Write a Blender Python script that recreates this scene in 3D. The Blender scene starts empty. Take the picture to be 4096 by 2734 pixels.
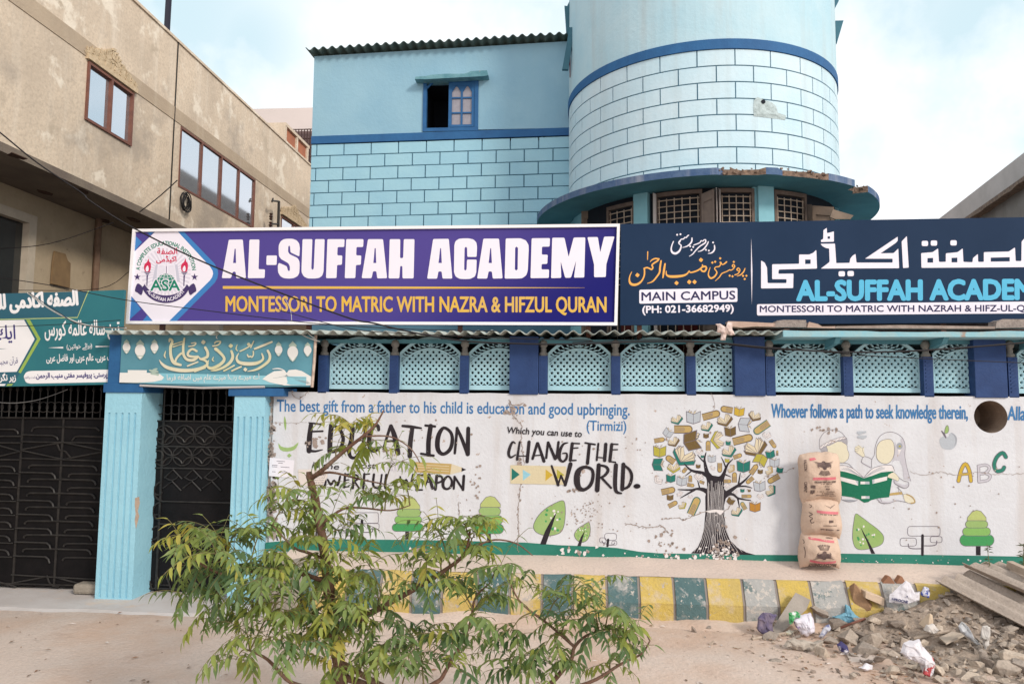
import bpy, bmesh, math, random, unicodedata
from mathutils import Vector, Matrix, noise
from mathutils.geometry import tessellate_polygon

scene = bpy.context.scene
COL = scene.collection
random.seed(7)

# ------------------------------------------------------------------ camera
FPX, CPX, CPY = 2959.1, 2048.0, 1367.0          # focal length and centre, in pixels of the 4096 px photo
YAW, PIT, ROL = math.radians(4.3), math.radians(4.85), math.radians(.45)
EYE = Vector((0, -7.87, 2.1))
FW = Vector((-math.sin(YAW) * math.cos(PIT), math.cos(YAW) * math.cos(PIT), math.sin(PIT)))
R0 = FW.cross(Vector((0, 0, 1))).normalized()
U0 = R0.cross(FW)
RT = R0 * math.cos(ROL) + U0 * math.sin(ROL)
UP = U0 * math.cos(ROL) - R0 * math.sin(ROL)
cam = bpy.data.cameras.new("camera")
cam.sensor_width = 36
cam.sensor_fit = 'HORIZONTAL'
cam.lens = FPX / 4096 * 36
cam.clip_start, cam.clip_end = .05, 3000
camo = bpy.data.objects.new("camera", cam)
camo.matrix_world = Matrix(((RT.x, UP.x, -FW.x, EYE.x), (RT.y, UP.y, -FW.y, EYE.y), (RT.z, UP.z, -FW.z, EYE.z), (0, 0, 0, 1)))
COL.objects.link(camo)
scene.camera = camo


def ray(px, py):
    return FW * FPX + RT * (px - CPX) - UP * (py - CPY)


def aty(px, py, y):
    d = ray(px, py)
    return EYE + d * ((y - EYE.y) / d.y)


def atz(px, py, z):
    d = ray(px, py)
    return EYE + d * ((z - EYE.z) / d.z)


def atx(px, py, x):
    d = ray(px, py)
    return EYE + d * ((x - EYE.x) / d.x)


def zm(ox, oy, s):                               # a scaled crop of the photo back to photo pixels
    return lambda a, b: (ox + a / s, oy + b / s)


# ------------------------------------------------------------------ light
SUN_DIR = Vector((.66, -.62, .50)).normalized()  # towards the sun: over the viewer's right shoulder
world = bpy.data.worlds.new("World")
scene.world = world
world.use_nodes = True
wn, wl = world.node_tree.nodes, world.node_tree.links
wn.clear()
wo = wn.new("ShaderNodeOutputWorld")
bg = wn.new("ShaderNodeBackground")
bg.inputs[1].default_value = .093
sky = wn.new("ShaderNodeTexSky")
sky.sky_type = 'NISHITA'
sky.sun_disc = False
sky.sun_elevation = math.asin(SUN_DIR.z)
sky.sun_rotation = math.atan2(SUN_DIR.x, SUN_DIR.y)
sky.dust_density = 3.0
tc = wn.new("ShaderNodeTexCoord")


def clear_patch(px, py, r0, r1):                 # a gap in the cloud round one direction of the sky
    d = ray(px, py).normalized()
    dist = wn.new("ShaderNodeVectorMath"); dist.operation = 'DISTANCE'
    dist.inputs[1].default_value = d
    wl.new(tc.outputs["Generated"], dist.inputs[0])
    m = wn.new("ShaderNodeMapRange"); m.interpolation_type = 'SMOOTHSTEP'
    m.inputs[1].default_value = r0; m.inputs[2].default_value = r1
    m.inputs[3].default_value = 1; m.inputs[4].default_value = 0
    wl.new(dist.outputs[1], m.inputs[0])
    return m.outputs[0]


nz = wn.new("ShaderNodeTexNoise")
nz.inputs["Scale"].default_value = 5.0
nz.inputs["Detail"].default_value = 7
nz.inputs["Roughness"].default_value = .55
wl.new(tc.outputs["Generated"], nz.inputs["Vector"])
acc = None
for p in ((640, 60, .02, .33), (980, 160, .0, .16), (3560, -60, .02, .24), (4060, 140, .05, .26), (3380, 560, .0, .10), (2600, -2600, .3, .9), (-3000, -1500, .3, .8)):
    o = clear_patch(*p)
    if acc is None:
        acc = o
    else:
        mx = wn.new("ShaderNodeMath"); mx.operation = 'MAXIMUM'
        wl.new(acc, mx.inputs[0]); wl.new(o, mx.inputs[1]); acc = mx.outputs[0]
mul = wn.new("ShaderNodeMapRange")
mul.inputs[1].default_value = .36; mul.inputs[2].default_value = .56
mul.inputs[3].default_value = .25; mul.inputs[4].default_value = 1.0
wl.new(nz.outputs[0], mul.inputs[0])
cl = wn.new("ShaderNodeMath"); cl.operation = 'MULTIPLY'
wl.new(acc, cl.inputs[0]); wl.new(mul.outputs[0], cl.inputs[1])
tint = wn.new("ShaderNodeMix"); tint.data_type = 'RGBA'; tint.inputs[0].default_value = .84
tint.inputs[7].default_value = (8.3, 10.5, 11.3, 1)
wl.new(sky.outputs[0], tint.inputs[6])
mix = wn.new("ShaderNodeMix"); mix.data_type = 'RGBA'
mix.inputs[6].default_value = (12.8, 12.7, 12.9, 1)   # sunlit high cloud
wl.new(cl.outputs[0], mix.inputs[0])
wl.new(tint.outputs[2], mix.inputs[7])
wl.new(mix.outputs[2], bg.inputs[0])
wl.new(bg.outputs[0], wo.inputs[0])

sl = bpy.data.lights.new("sun", 'SUN')
sl.energy = 2.25
sl.angle = math.radians(11)
sl.color = (1, .91, .80)
so = bpy.data.objects.new("sun", sl)
so.rotation_euler = SUN_DIR.to_track_quat('Z', 'Y').to_euler()
so.location = (6, -9, 9)
COL.objects.link(so)
scene.view_settings.view_transform = 'Standard'
scene.view_settings.look = 'None'
scene.view_settings.exposure = 0.06
scene.view_settings.gamma = 1.0


# ------------------------------------------------------------------ object helpers
def wloc(o):
    v = Vector((0, 0, 0))
    while o is not None:
        v += o.location
        o = o.parent
    return v


def tag(o, label, cat, group=None, kind=None):
    if label: o["label"] = label
    if cat: o["category"] = cat
    if group: o["group"] = group
    if kind: o["kind"] = kind
    return o


def thing(name, label, cat, loc=(0, 0, 0), group=None, rz=0):
    o = bpy.data.objects.new(name, None)
    o.empty_display_size = .1
    COL.objects.link(o)
    o.location = loc
    o.rotation_euler = (0, 0, rz)
    return tag(o, label, cat, group)


class MB:
    """collects faces (world coordinates) and links them as one mesh object"""

    def __init__(s):
        s.v, s.f, s.m = [], [], []

    def add(s, vs, fs, mi=0):
        b = len(s.v)
        s.v += [Vector(v) for v in vs]
        s.f += [tuple(i + b for i in f) for f in fs]
        s.m += [mi] * len(fs)
        return s

    def quad(s, a, b, c, d, mi=0):
        return s.add([a, b, c, d], [(0, 1, 2, 3)], mi)

    def box(s, x0, x1, y0, y1, z0, z1, mi=0, M=None):
        vs = [Vector((x, y, z)) for z in (z0, z1) for y in (y0, y1) for x in (x0, x1)]
        if M: vs = [M @ v for v in vs]
        return s.add(vs, [(0, 2, 3, 1), (4, 5, 7, 6), (0, 1, 5, 4), (2, 6, 7, 3), (0, 4, 6, 2), (1, 3, 7, 5)], mi)

    def hexa(s, b, t, mi=0):                      # four bottom corners and four top ones, same order
        return s.add(list(b) + list(t), [(3, 2, 1, 0), (4, 5, 6, 7), (0, 1, 5, 4), (1, 2, 6, 5), (2, 3, 7, 6), (3, 0, 4, 7)], mi)

    def prism(s, pts, ext, mi=0):                 # polygon (3d points) pushed along ext
        n = len(pts)
        ext = Vector(ext)
        tri = tessellate_polygon([[Vector(p) for p in pts]])
        vs = [Vector(p) for p in pts] + [Vector(p) + ext for p in pts]
        fs = [tuple(t) for t in tri] + [tuple(i + n for i in reversed(t)) for t in tri]
        fs += [(i, (i + 1) % n, (i + 1) % n + n, i + n) for i in range(n)]
        return s.add(vs, fs, mi)

    def tube(s, pts, r, n=6, mi=0, cap=True):     # r: number or list
        pts = [Vector(p) for p in pts]
        rr = r if isinstance(r, (list, tuple)) else [r] * len(pts)
        vs, fs = [], []
        ref = None
        for i, p in enumerate(pts):
            t = (pts[min(i + 1, len(pts) - 1)] - pts[max(i - 1, 0)])
            t = t.normalized() if t.length > 1e-9 else Vector((0, 0, 1))
            if ref is None:
                ref = t.orthogonal().normalized()
            a = (ref - t * ref.dot(t))
            a = a.normalized() if a.length > 1e-6 else t.orthogonal().normalized()
            ref = a
            b = t.cross(a)
            vs += [p + (a * math.cos(2 * math.pi * k / n) + b * math.sin(2 * math.pi * k / n)) * rr[i] for k in range(n)]
        for i in range(len(pts) - 1):
            for k in range(n):
                k2 = (k + 1) % n
                fs.append((i * n + k, i * n + k2, (i + 1) * n + k2, (i + 1) * n + k))
        if cap:
            fs.append(tuple(reversed(range(n))))
            fs.append(tuple((len(pts) - 1) * n + k for k in range(n)))
        return s.add(vs, fs, mi)

    def lathe(s, c, prof, n=14, mi=0):            # prof: (radius, z)
        c = Vector(c)
        vs = [c + Vector((r * math.cos(2 * math.pi * k / n), r * math.sin(2 * math.pi * k / n), z)) for r, z in prof for k in range(n)]
        fs = [(i * n + k, i * n + (k + 1) % n, (i + 1) * n + (k + 1) % n, (i + 1) * n + k) for i in range(len(prof) - 1) for k in range(n)]
        fs += [tuple(reversed(range(n))), tuple((len(prof) - 1) * n + k for k in range(n))]
        return s.add(vs, fs, mi)

    def build(s, name, mats, parent=None, smooth=False, bevel=0, label=None, origin=None):
        if not isinstance(mats, (list, tuple)): mats = [mats]
        off = wloc(parent) if parent else Vector(origin or (0, 0, 0))
        me = bpy.data.meshes.new(name)
        me.from_pydata([tuple(v - off) for v in s.v], [], s.f)
        for m in mats: me.materials.append(m)
        for p, mi in zip(me.polygons, s.m):
            p.material_index = mi
            p.use_smooth = smooth
        me.update()
        o = bpy.data.objects.new(name, me)
        COL.objects.link(o)
        if parent: o.parent = parent
        elif origin: o.location = origin
        if bevel:
            b = o.modifiers.new("edge", 'BEVEL')
            b.width, b.segments, b.limit_method = bevel, 2, 'ANGLE'
        if label: o["label"] = label
        return o


def copy_thing(src, loc, label=None, group=None):
    r = src.copy()
    COL.objects.link(r)
    r.location = loc
    if label: r["label"] = label
    if group: r["group"] = group
    for ch in list(src.children):
        c = ch.copy(); COL.objects.link(c); c.parent = r
        for g in list(ch.children):
            d = g.copy(); COL.objects.link(d); d.parent = c
    return r


# ------------------------------------------------------------------ materials
MATS = {}


def mat(name, c1, c2=None, scale=3.0, rough=.85, bump=.0, bscale=40, streak=0, chips=None, metal=0, spec=.3, lo=.35, hi=.65, fine=.0, transl=0, grime=None):
    """painted or plain surface: two tones by noise, optional runs, worn spots that show what is under the paint, grain"""
    if name in MATS: return MATS[name]
    m = bpy.data.materials.new(name)
    m.use_nodes = True
    n, l = m.node_tree.nodes, m.node_tree.links
    p = n["Principled BSDF"]
    p.inputs["Roughness"].default_value = rough
    p.inputs["Metallic"].default_value = metal
    p.inputs["Specular IOR Level"].default_value = spec
    geo = n.new("ShaderNodeNewGeometry")

    def noise_(sc, det=5, vec=None, r=.6):
        t = n.new("ShaderNodeTexNoise")
        t.inputs["Scale"].default_value = sc; t.inputs["Detail"].default_value = det; t.inputs["Roughness"].default_value = r
        l.new(vec or geo.outputs["Position"], t.inputs["Vector"])
        return t.outputs[0]

    def ramp(x, a, b, o0=0, o1=1):
        q = n.new("ShaderNodeMapRange")
        q.inputs[1].default_value, q.inputs[2].default_value, q.inputs[3].default_value, q.inputs[4].default_value = a, b, o0, o1
        l.new(x, q.inputs[0])
        return q.outputs[0]

    def mixc(f, a, b):
        q = n.new("ShaderNodeMix"); q.data_type = 'RGBA'
        for sock, val in ((0, f), (6, a), (7, b)):
            if hasattr(val, "links"): l.new(val, q.inputs[sock])
            elif sock: q.inputs[sock].default_value = (*val, 1)
            else: q.inputs[0].default_value = val
        return q.outputs[2]

    col = c1
    if c2:
        col = mixc(ramp(noise_(scale), lo, hi), c1, c2)
    if fine:
        dark = tuple(x * (1 - fine) for x in (c2 or c1))
        col = mixc(ramp(noise_(bscale * 1.7, 3), .45, .75, 0, .8), col, dark)
    if streak:
        mp = n.new("ShaderNodeMapping")
        mp.inputs["Scale"].default_value = (5, 5, .35)
        l.new(geo.outputs["Position"], mp.inputs[0])
        c, k = (streak if isinstance(streak, tuple) else ((.2, .18, .15), streak))
        col = mixc(ramp(noise_(1.0, 6, mp.outputs[0]), .5, .75, 0, k), col, c)
    if grime:                                     # dirt that sits near the foot of a wall: (colour, z0, z1, amount)
        gc, z0, z1, k = grime
        sx = n.new("ShaderNodeSeparateXYZ"); l.new(geo.outputs["Position"], sx.inputs[0])
        ad = n.new("ShaderNodeMath"); ad.operation = 'ADD'
        l.new(sx.outputs[2], ad.inputs[0]); l.new(ramp(noise_(4, 6), .3, .7, -.18, .18), ad.inputs[1])
        col = mixc(ramp(ad.outputs[0], z0, z1, k, 0), col, gc)
    if chips:
        for cc, sc, th, soft in chips:
            col = mixc(ramp(noise_(sc, 8, None, .65), th, th + soft), col, cc)
    if hasattr(col, "links"): l.new(col, p.inputs["Base Color"])
    else: p.inputs["Base Color"].default_value = (*col, 1)
    if bump:
        b = n.new("ShaderNodeBump")
        b.inputs["Strength"].default_value = bump; b.inputs["Distance"].default_value = .02
        l.new(noise_(bscale, 6), b.inputs["Height"])
        l.new(b.outputs[0], p.inputs["Normal"])
    if transl:
        t = n.new("ShaderNodeBsdfTranslucent")
        if hasattr(col, "links"): l.new(col, t.inputs[0])
        else: t.inputs[0].default_value = (*col, 1)
        ms = n.new("ShaderNodeMixShader"); ms.inputs[0].default_value = transl
        l.new(p.outputs[0], ms.inputs[1]); l.new(t.outputs[0], ms.inputs[2])
        l.new(ms.outputs[0], n["Material Output"].inputs[0])
    MATS[name] = m
    return m


PLASTER = (.36, .27, .23)
WALLCHIP = [((.42, .34, .30), 9.0, .655, .02), ((.30, .22, .19), 30.0, .675, .015)]
M_white = mat("mural_white", (.64, .66, .70), (.58, .592, .628), 2.2, .85, .25, 30, streak=((.46, .40, .36), .45), chips=WALLCHIP)
M_blue = mat("sky_blue_paint", (.27, .455, .565), (.23, .41, .53), 1.3, .8, .25, 18, streak=((.26, .44, .52), .35))
M_bluelight = mat("pale_blue_paint", (.46, .63, .70), (.39, .59, .68), 1.5, .8, .25, 18, streak=((.40, .44, .44), .45))
M_groove = mat("groove_paint", (.105, .22, .30), (.08, .185, .26), 4, .85)
M_band = mat("blue_band_paint", (.02, .095, .24), (.025, .12, .29), 5, .7, .2, 30)
M_navy = mat("navy_paint", (.018, .045, .14), (.024, .06, .18), 4, .65, .2, 30, chips=[((.30, .33, .36), 22, .72, .03)])
M_teal = mat("teal_soffit", (.10, .27, .33), (.08, .22, .28), 3, .85, .1)
M_cyan = mat("cyan_paint", (.32, .60, .72), (.28, .545, .67), 2, .75, .35, 25, chips=[((.42, .33, .28), 26, .735, .01)])
M_black = mat("black_paint", (.005, .005, .006), (.009, .008, .009), 6, .55, .15, 30, spec=.15)
M_bar = mat("dusty_black_steel", (.014, .013, .013), (.032, .029, .027), 12, .5, spec=.35)
M_dark = mat("dark_room", (.012, .016, .024), None, 1, .95)  # near-black colour stands in for the shade of unlit spaces
M_concrete = mat("concrete", (.36, .32, .27), (.28, .25, .21), 2.5, .95, .5, 30, fine=.2)
M_white_paint = mat("white_frame", (.78, .77, .79), None, rough=.4, spec=.5)
# ------------------------------------------------------------------ ground, apron, pavement
GZ = .042
M_sand = mat("sandy_ground", (.62, .50, .43), (.55, .46, .40), .9, .95, .6, 26, fine=.16, chips=[((.52, .375, .29), .55, .46, .16), ((.44, .33, .27), 2.1, .57, .14), ((.66, .57, .52), 14, .66, .05), ((.34, .25, .20), 9, .70, .04)])
g = bmesh.new()
xs = [-600, -60, -14] + [-9 + .22 * i for i in range(86)] + [14, 60, 600]
ys = [-60, -12] + [-7.5 + .22 * i for i in range(42)] + [6, 20, 120, 900]
gv = [[None] * len(xs) for _ in ys]
for j, y in enumerate(ys):
    for i, x in enumerate(xs):
        near = abs(x) < 9.9 and -7.6 < y < 1.6
        z = GZ + (.018 * noise.noise((x * .7, y * .9, 3)) + .008 * noise.noise((x * 3, y * 3, 1)) if near else 0)
        t_ = max(0, min(1, (-1.9 - x) / 1.6)); z -= .042 * t_ * t_ * (3 - 2 * t_) if x > -40 else .042
        if y > -.7: z -= .012
        gv[j][i] = g.verts.new((x, y, z))
for j in range(len(ys) - 1):
    for i in range(len(xs) - 1):
        g.faces.new((gv[j][i], gv[j][i + 1], gv[j + 1][i + 1], gv[j + 1][i]))
me = bpy.data.meshes.new("ground")
g.to_mesh(me); g.free()
me.materials.append(M_sand)
for p in me.polygons: p.use_smooth = True
go = bpy.data.objects.new("ground", me); COL.objects.link(go)
tag(go, "pale sandy ground in front of the school", "ground", kind="structure")

M_apron = mat("apron_concrete", (.58, .55, .54), (.50, .46, .44), 1.8, .9, .3, 22, chips=[((.60, .50, .43), 2.4, .56, .12)])
b = MB()
edge = []
for i in range(25):
    x = -9.2 + i * .27
    edge.append(Vector((x, -.52 - .12 * noise.noise((x * 1.1, 4, 0)) - .05 * noise.noise((x * 5, 1, 0)), .004)))
n = len(edge)
vs = [e + Vector((0, -.12, -.032)) for e in edge] + edge + [Vector((e.x, 4.9, .012)) for e in edge]
b.add(vs, [(i, i + 1, n + i + 1, n + i) for i in range(n - 1)] + [(n + i, n + i + 1, 2 * n + i + 1, 2 * n + i) for i in range(n - 1)])
ap = b.build("gate_apron", M_apron)
tag(ap, "worn grey concrete apron at the foot of the gates", "pavement", kind="structure")

# kerb: lower face upright, upper face leaning back; stones painted in turn
KX = [-2.62]
for px in (1250, 1380, 1514, 1640, 1764, 1905, 2037, 2167, 2291, 2429, 2560, 2701, 2833, 2982, 3120, 3259, 3404, 3549, 3690, 3835, 3980, 4125, 4270):
    KX.append(aty(px, 2420 + (px - 1600) * .022, -.55).x)
KP = [(-.530, GZ - .06), (-.530, .222), (-.412, .424), (-.388, .436), (-.33, .44)]
pave = MB()
prof = [(-.385, .4375), (-.28, .464), (-.16, .497), (-.05, .528), (.02, .545)]
px_ = [-2.95, -2.8] + [-2.6 + .25 * i for i in range(34)] + [6.2]
for i in range(len(px_) - 1):
    for (y0, z0), (y1, z1) in zip(prof, prof[1:]):
        q = lambda x, y, z: Vector((x, y, z + .010 * noise.noise((x * 2.2, y * 4, 9))))
        pave.quad(q(px_[i], y0, z0), q(px_[i + 1], y0, z0), q(px_[i + 1], y1, z1), q(px_[i], y1, z1))
pave.box(-2.95, 6.2, -.31, .02, GZ - .05, .42)
M_pave = mat("dusty_pavement", (.62, .51, .44), (.54, .45, .40), 1.6, .95, .4, 30, fine=.14, chips=[((.36, .28, .23), 6, .66, .06)])
pv = pave.build("pavement", M_pave)
tag(pv, "raised dusty pavement under the painted wall", "pavement", kind="structure")

GREYCHIP = (.40, .36, .33)
def kerbmat(kind, worn):
    if kind == 'y':
        return mat("kerb_yellow_%d" % int(worn * 100), (.56, .41, .10), (.49, .37, .13), 4, .9, .6, 35, fine=.12, chips=[((.52, .44, .36), 3.4, .58 - .16 * worn, .16), (GREYCHIP, 19, .64 - .1 * worn, .03)])
    return mat("kerb_teal_%d" % int(worn * 100), (.065, .13, .14), (.10, .165, .17), 4, .9, .6, 35, fine=.12, chips=[((.42, .39, .36), 3.1, .58 - .16 * worn, .16), ((.36, .36, .35), 6, .66 - .3 * worn, .05), ((.5, .46, .42), 20, .64 - .12 * worn, .03)])
kinds = 'tyty' + 'tytytytytytytytyttyt'
stones = []
names = {'y': "yellow", 't': "teal"}
order = {'y': 0, 't': 0}
M_joint = mat("kerb_joint", (.27, .235, .215), None, 1, .95)
worns = {13: .15, 14: .9, 15: .1, 16: .85, 17: .2, 18: .8, 19: .5, 9: .5, 7: .7, 5: .6, 3: .5, 12: .25, 10: .3}
labels = {
    0: "weathered teal kerb stone at the end of the kerb behind the neem trunk",
    1: "yellow kerb stone beside the end stone, mostly behind neem leaves",
    2: "teal kerb stone directly behind the neem trunk",
    3: "yellow kerb stone just past the neem trunk",
    4: "grey worn teal kerb stone below the small outline tree mural by the neem",
    5: "yellow kerb stone crossed by the long slanting neem branch",
    6: "pale scuffed teal kerb stone above the long slanting neem branch",
    7: "yellow kerb stone mostly screened by hanging neem leaves",
    8: "grey scuffed kerb stone behind the dense neem leaf tips below the big leaf mural",
    9: "yellow kerb stone with clean lower half below the small leaf mural",
    10: "dull teal kerb stone behind the outermost tall neem sprigs",
    11: "bright yellow kerb stone just clear of the neem leaves",
    12: "dark teal kerb stone with white scratches, below the gap before the book tree",
    13: "bright yellow kerb stone below the foot of the book tree",
    14: "teal kerb stone with half its paint gone, below the book tree roots",
    15: "bright yellow kerb stone where the rubble begins",
    16: "grey bare kerb stone behind the leaning grey board",
    17: "yellow kerb stone right below the cement bags",
    18: "grey bare kerb stone behind the broken brick chunk",
    19: "faded yellow kerb stone behind the white paper bag",
}
for i in range(len(KX) - 1):
    k = kinds[i] if i < len(kinds) else 't'
    if i >= 9: k = 'y' if i % 2 else 't'
    elif True: k = 'y' if i % 2 else 't'
    x0, x1 = KX[i] + .014, KX[i + 1] - .014
    b = MB()
    nseg = 5
    for a in range(nseg):
        xa, xb = x0 + (x1 - x0) * a / nseg, x0 + (x1 - x0) * (a + 1) / nseg
        for (y0, z0), (y1, z1) in zip(KP, KP[1:]):
            q = lambda x, y, z: Vector((x, y + .008 * noise.noise((x * 5, z * 6, 2)), z + .008 * noise.noise((x * 4, y * 4, 7))))
            b.quad(q(xa, y0, z0), q(xb, y0, z0), q(xb, y1, z1), q(xa, y1, z1))
    for x in (x0, x1):
        b.add([Vector((x, y, z)) for y, z in KP] + [Vector((x, -.38, GZ))], [(0, 1, 2, 3, 4, 5)])
    o = b.build("kerb_stone", kerbmat(k, worns.get(i, .3)), origin=((x0 + x1) / 2, -.5, GZ))
    tag(o, labels.get(i, "kerb stone buried behind the heaped rubble and broken sheets"), "kerb stone", "painted kerb stones")
b = MB()
for (y0, z0), (y1, z1) in zip(KP, KP[1:]):
    b.quad((KX[0] + .01, y0 + .011, z0 - .004), (KX[-1], y0 + .011, z0 - .004), (KX[-1], y1 + .011, z1 - .004), (KX[0] + .01, y1 + .011, z1 - .004))
tag(b.build("kerb_bed", M_joint), "mortar bed between the kerb stones", "kerb", kind="structure")

# sand blown against the foot of the kerb
b = MB(); vs = []
for i in range(150):
    x = -2.7 + i * .059; h = .02 + .055 * max(0, .45 + noise.noise((x * 1.7, 3, 0)) + .5 * noise.noise((x * 6, 1, 0))); d_ = .10 + .16 * max(0, .5 + noise.noise((x * 1.3, 8, 0)))
    vs += [Vector((x, -.50, GZ + h)), Vector((x, -.53 - d_ * .45, GZ + h * .55)), Vector((x, -.54 - d_, GZ - .02))]
b.add(vs, [q for i in range(149) for q in ((i * 3, i * 3 + 3, i * 3 + 4, i * 3 + 1), (i * 3 + 1, i * 3 + 4, i * 3 + 5, i * 3 + 2))])
tag(b.build("sand_drift", M_sand, smooth=True), "sand drifted against the foot of the painted kerb", "ground", kind="structure")

# rounded concrete lump closing the end of the kerb
b = MB()
pts = []
for i in range(9):
    t = i / 8 * math.pi / 2
    pts.append((-2.64 - .62 * math.sin(t), -.53 + .5 * (1 - math.cos(t))))
vs, fs = [], []
rings = [(0, GZ - .05), (.0, .2), (.05, .40), (.14, .47), (.4, .5)]
for ins, z in rings:
    for x, y in pts:
        vs.append(Vector((x + ins * .9 * (1 if x < -2.7 else .2), y + ins * .6, z + .015 * noise.noise((x * 4, y * 4, z)))))
m_ = len(pts)
for r in range(len(rings) - 1):
    for i in range(m_ - 1):
        fs.append((r * m_ + i, r * m_ + i + 1, (r + 1) * m_ + i + 1, (r + 1) * m_ + i))
b.add(vs, fs)
b.box(-3.2, -2.6, -.02, .02, 0, .5)
o = b.build("kerb_end", M_concrete, smooth=True)
tag(o, "rounded concrete end of the raised pavement beside the gate pillar", "kerb", kind="structure")

# ------------------------------------------------------------------ painted boundary wall
WZ0, WZ1 = .40, 2.222
HOLE = aty(3963, 1666, 0); HR = .163
wall = thing("boundary_wall", "white boundary wall covered with painted murals and blue lettering", "wall", (1.4, .12, .5))
b = MB()
WX0, WX1 = -3.19, 6.2
outer = [Vector((WX0, 0, WZ0))] + [Vector((WX0 + (WX1 - WX0) * i / 40, 0, WZ0)) for i in range(1, 41)] + \
        [Vector((WX1 - (WX1 - WX0) * i / 60, 0, WZ1 + .006 * noise.noise((i * .7, 0, 0)))) for i in range(61)]
hole = [HOLE + Vector((math.cos(2 * math.pi * k / 40) * HR, 0, math.sin(2 * math.pi * k / 40) * HR)) for k in range(40)]
flat = [[Vector((v.x, v.z, 0)) for v in outer], [Vector((v.x, v.z, 0)) for v in hole]]
tri = tessellate_polygon(flat)
vs = outer + hole
b.add(vs, tri)
no, nh = len(outer), len(hole)
back = [Vector((v.x, .24, v.z)) for v in outer]
b.add(outer + back, [(i, (i + 1) % no, (i + 1) % no + no, i + no) for i in range(no)])
b.build("wall_face", M_white, wall)
b = MB()
hb = [Vector((v.x + .0, .50, v.z)) for v in hole]
b.add(hole + hb, [(i, (i + 1) % nh, (i + 1) % nh + nh, i + nh) for i in range(nh)])
b.add([v for v in hb], [tuple(range(nh))])
M_pipe = mat("clay_pipe", (.34, .26, .20), (.25, .19, .15), 6, .9, .3)
b.build("drain_pipe", M_pipe, wall, smooth=False)
# chipped return at the gate end of the wall
b = MB()
b.box(-3.26, -3.19, .03, .24, WZ0, 2.2)
b.build("wall_end", mat("chipped_plaster", (.66, .60, .58), (.52, .44, .40), 9, .9, .5, 30, chips=[((.40, .30, .25), 12, .5, .03), ((.12, .10, .10), 25, .70, .02)]), wall)

# ------------------------------------------------------------------ gate pillars
def pillar(x0, x1, y0, y1, z0, z1, cap, label, grooves, peel=None):
    t = thing("gate_pillar", label, "pillar", ((x0 + x1) / 2, (y0 + y1) / 2, z0), "fluted gate pillars")
    b = MB()
    b.box(x0, x1, y0 + .014, y1, z0 - .03, z1)
    w = (x1 - x0)
    gx = [x0 + w * f for f in grooves]
    ed = [x0] + gx + [x1]
    for i in range(len(ed) - 1):
        a = ed[i] + (.011 if i else 0); c = ed[i + 1] - (.011 if i < len(ed) - 2 else 0)
        b.box(a, c, y0, y0 + .0137, z0 + .02, z1 - .22)
    b.box(x0, x1, y0, y0 + .0137, z1 - .22, z1)
    b.box(x0, x1, y0, y0 + .0137, z0 - .03, z0 + .02)
    b.build("shaft", M_cyan, t)
    b = MB()
    cx0, cx1, cy0, cy1, cz0, cz1 = cap
    b.box(cx0, cx1, cy0, cy1, cz0, cz1)
    b.build("cap", M_band, t, bevel=.006)
    if peel:
        b = MB()
        b.prism([Vector((x, y0 - .0006, z)) for x, z in peel], (0, -.002, 0))
        b.build("bare_patch", mat("bare_plaster", (.47, .37, .29), (.38, .29, .23), 20, .95, .5), t)
    return t
zq = zm(0, 1500, 2.1355)
peel = [(p.x, p.z) for p in (aty(*zq(a, c), -.12) for a, c in ((1155, 1045), (1190, 1037), (1195, 1090), (1178, 1160), (1190, 1200), (1172, 1270), (1162, 1310), (1152, 1240), (1160, 1180), (1152, 1110)))]
pillar(-5.03, -4.615, -.12, .30, 0, 2.2, (-5.05, -4.60, -.14, .30, 2.2, 2.30), "light blue fluted pillar with peeling paint between the two black gates", (.13, .32, .49, .67, .84), peel)
pillar(-3.575, -3.235, -.12, .28, 0, 2.17, (-3.64, -3.03, -.14, .26, 2.17, 2.26), "light blue fluted pillar where the painted wall begins", (.14, .34, .55, .76, .94))
# short blue post that carries the banner
t = thing("banner_post", "square blue post above the pillar cap beside the banner", "post", (-4.95, 0, 2.3))
b = MB(); b.box(-5.01, -4.865, -.13, .1, 2.3, 2.85); b.build("post", M_band, t)

# ------------------------------------------------------------------ gates
def gate(name, label, x0, x1, y, z0, z1, splits, tubes, rails, spears, ringz, rr, loc_):
    t = thing(name, label, "gate", loc_)
    b = MB(); b.box(x0, x1, y, y + .02, z0, z1); b.build("sheet", M_black, t)
    b = MB()
    for z in rails: b.tube([(x0, y - .012, z), (x1, y - .012, z)], .010)
    for x in splits: b.box(x - .012, x + .012, y - .012, y - .001, z0, z1)
    b.build("frame", M_bar, t)
    b = MB()
    for pts, r in tubes: b.tube([aty(p[0], p[1], y - .012) for p in pts], r, 5)
    b.build("bar_pattern", M_bar, t)
    b = MB()
    for x in spears:
        zt = z1 + .30 + .006 * math.sin(x * 40)
        b.tube([(x, y, z1), (x, y, zt)], .008, 5)
        b.lathe((x, y, zt), [(.008, 0), (.02, .02), (.013, .05), (.001, .085)], 6)
    for xa, xb in zip(spears, spears[1:]):
        cx = (xa + xb) / 2
        b.tube([(cx + rr * math.cos(k * math.pi / 8), y, ringz + rr * math.sin(k * math.pi / 8)) for k in range(17)], .006, 4, cap=False)
    b.build("spear_rail", M_bar, t)
    return t


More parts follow.
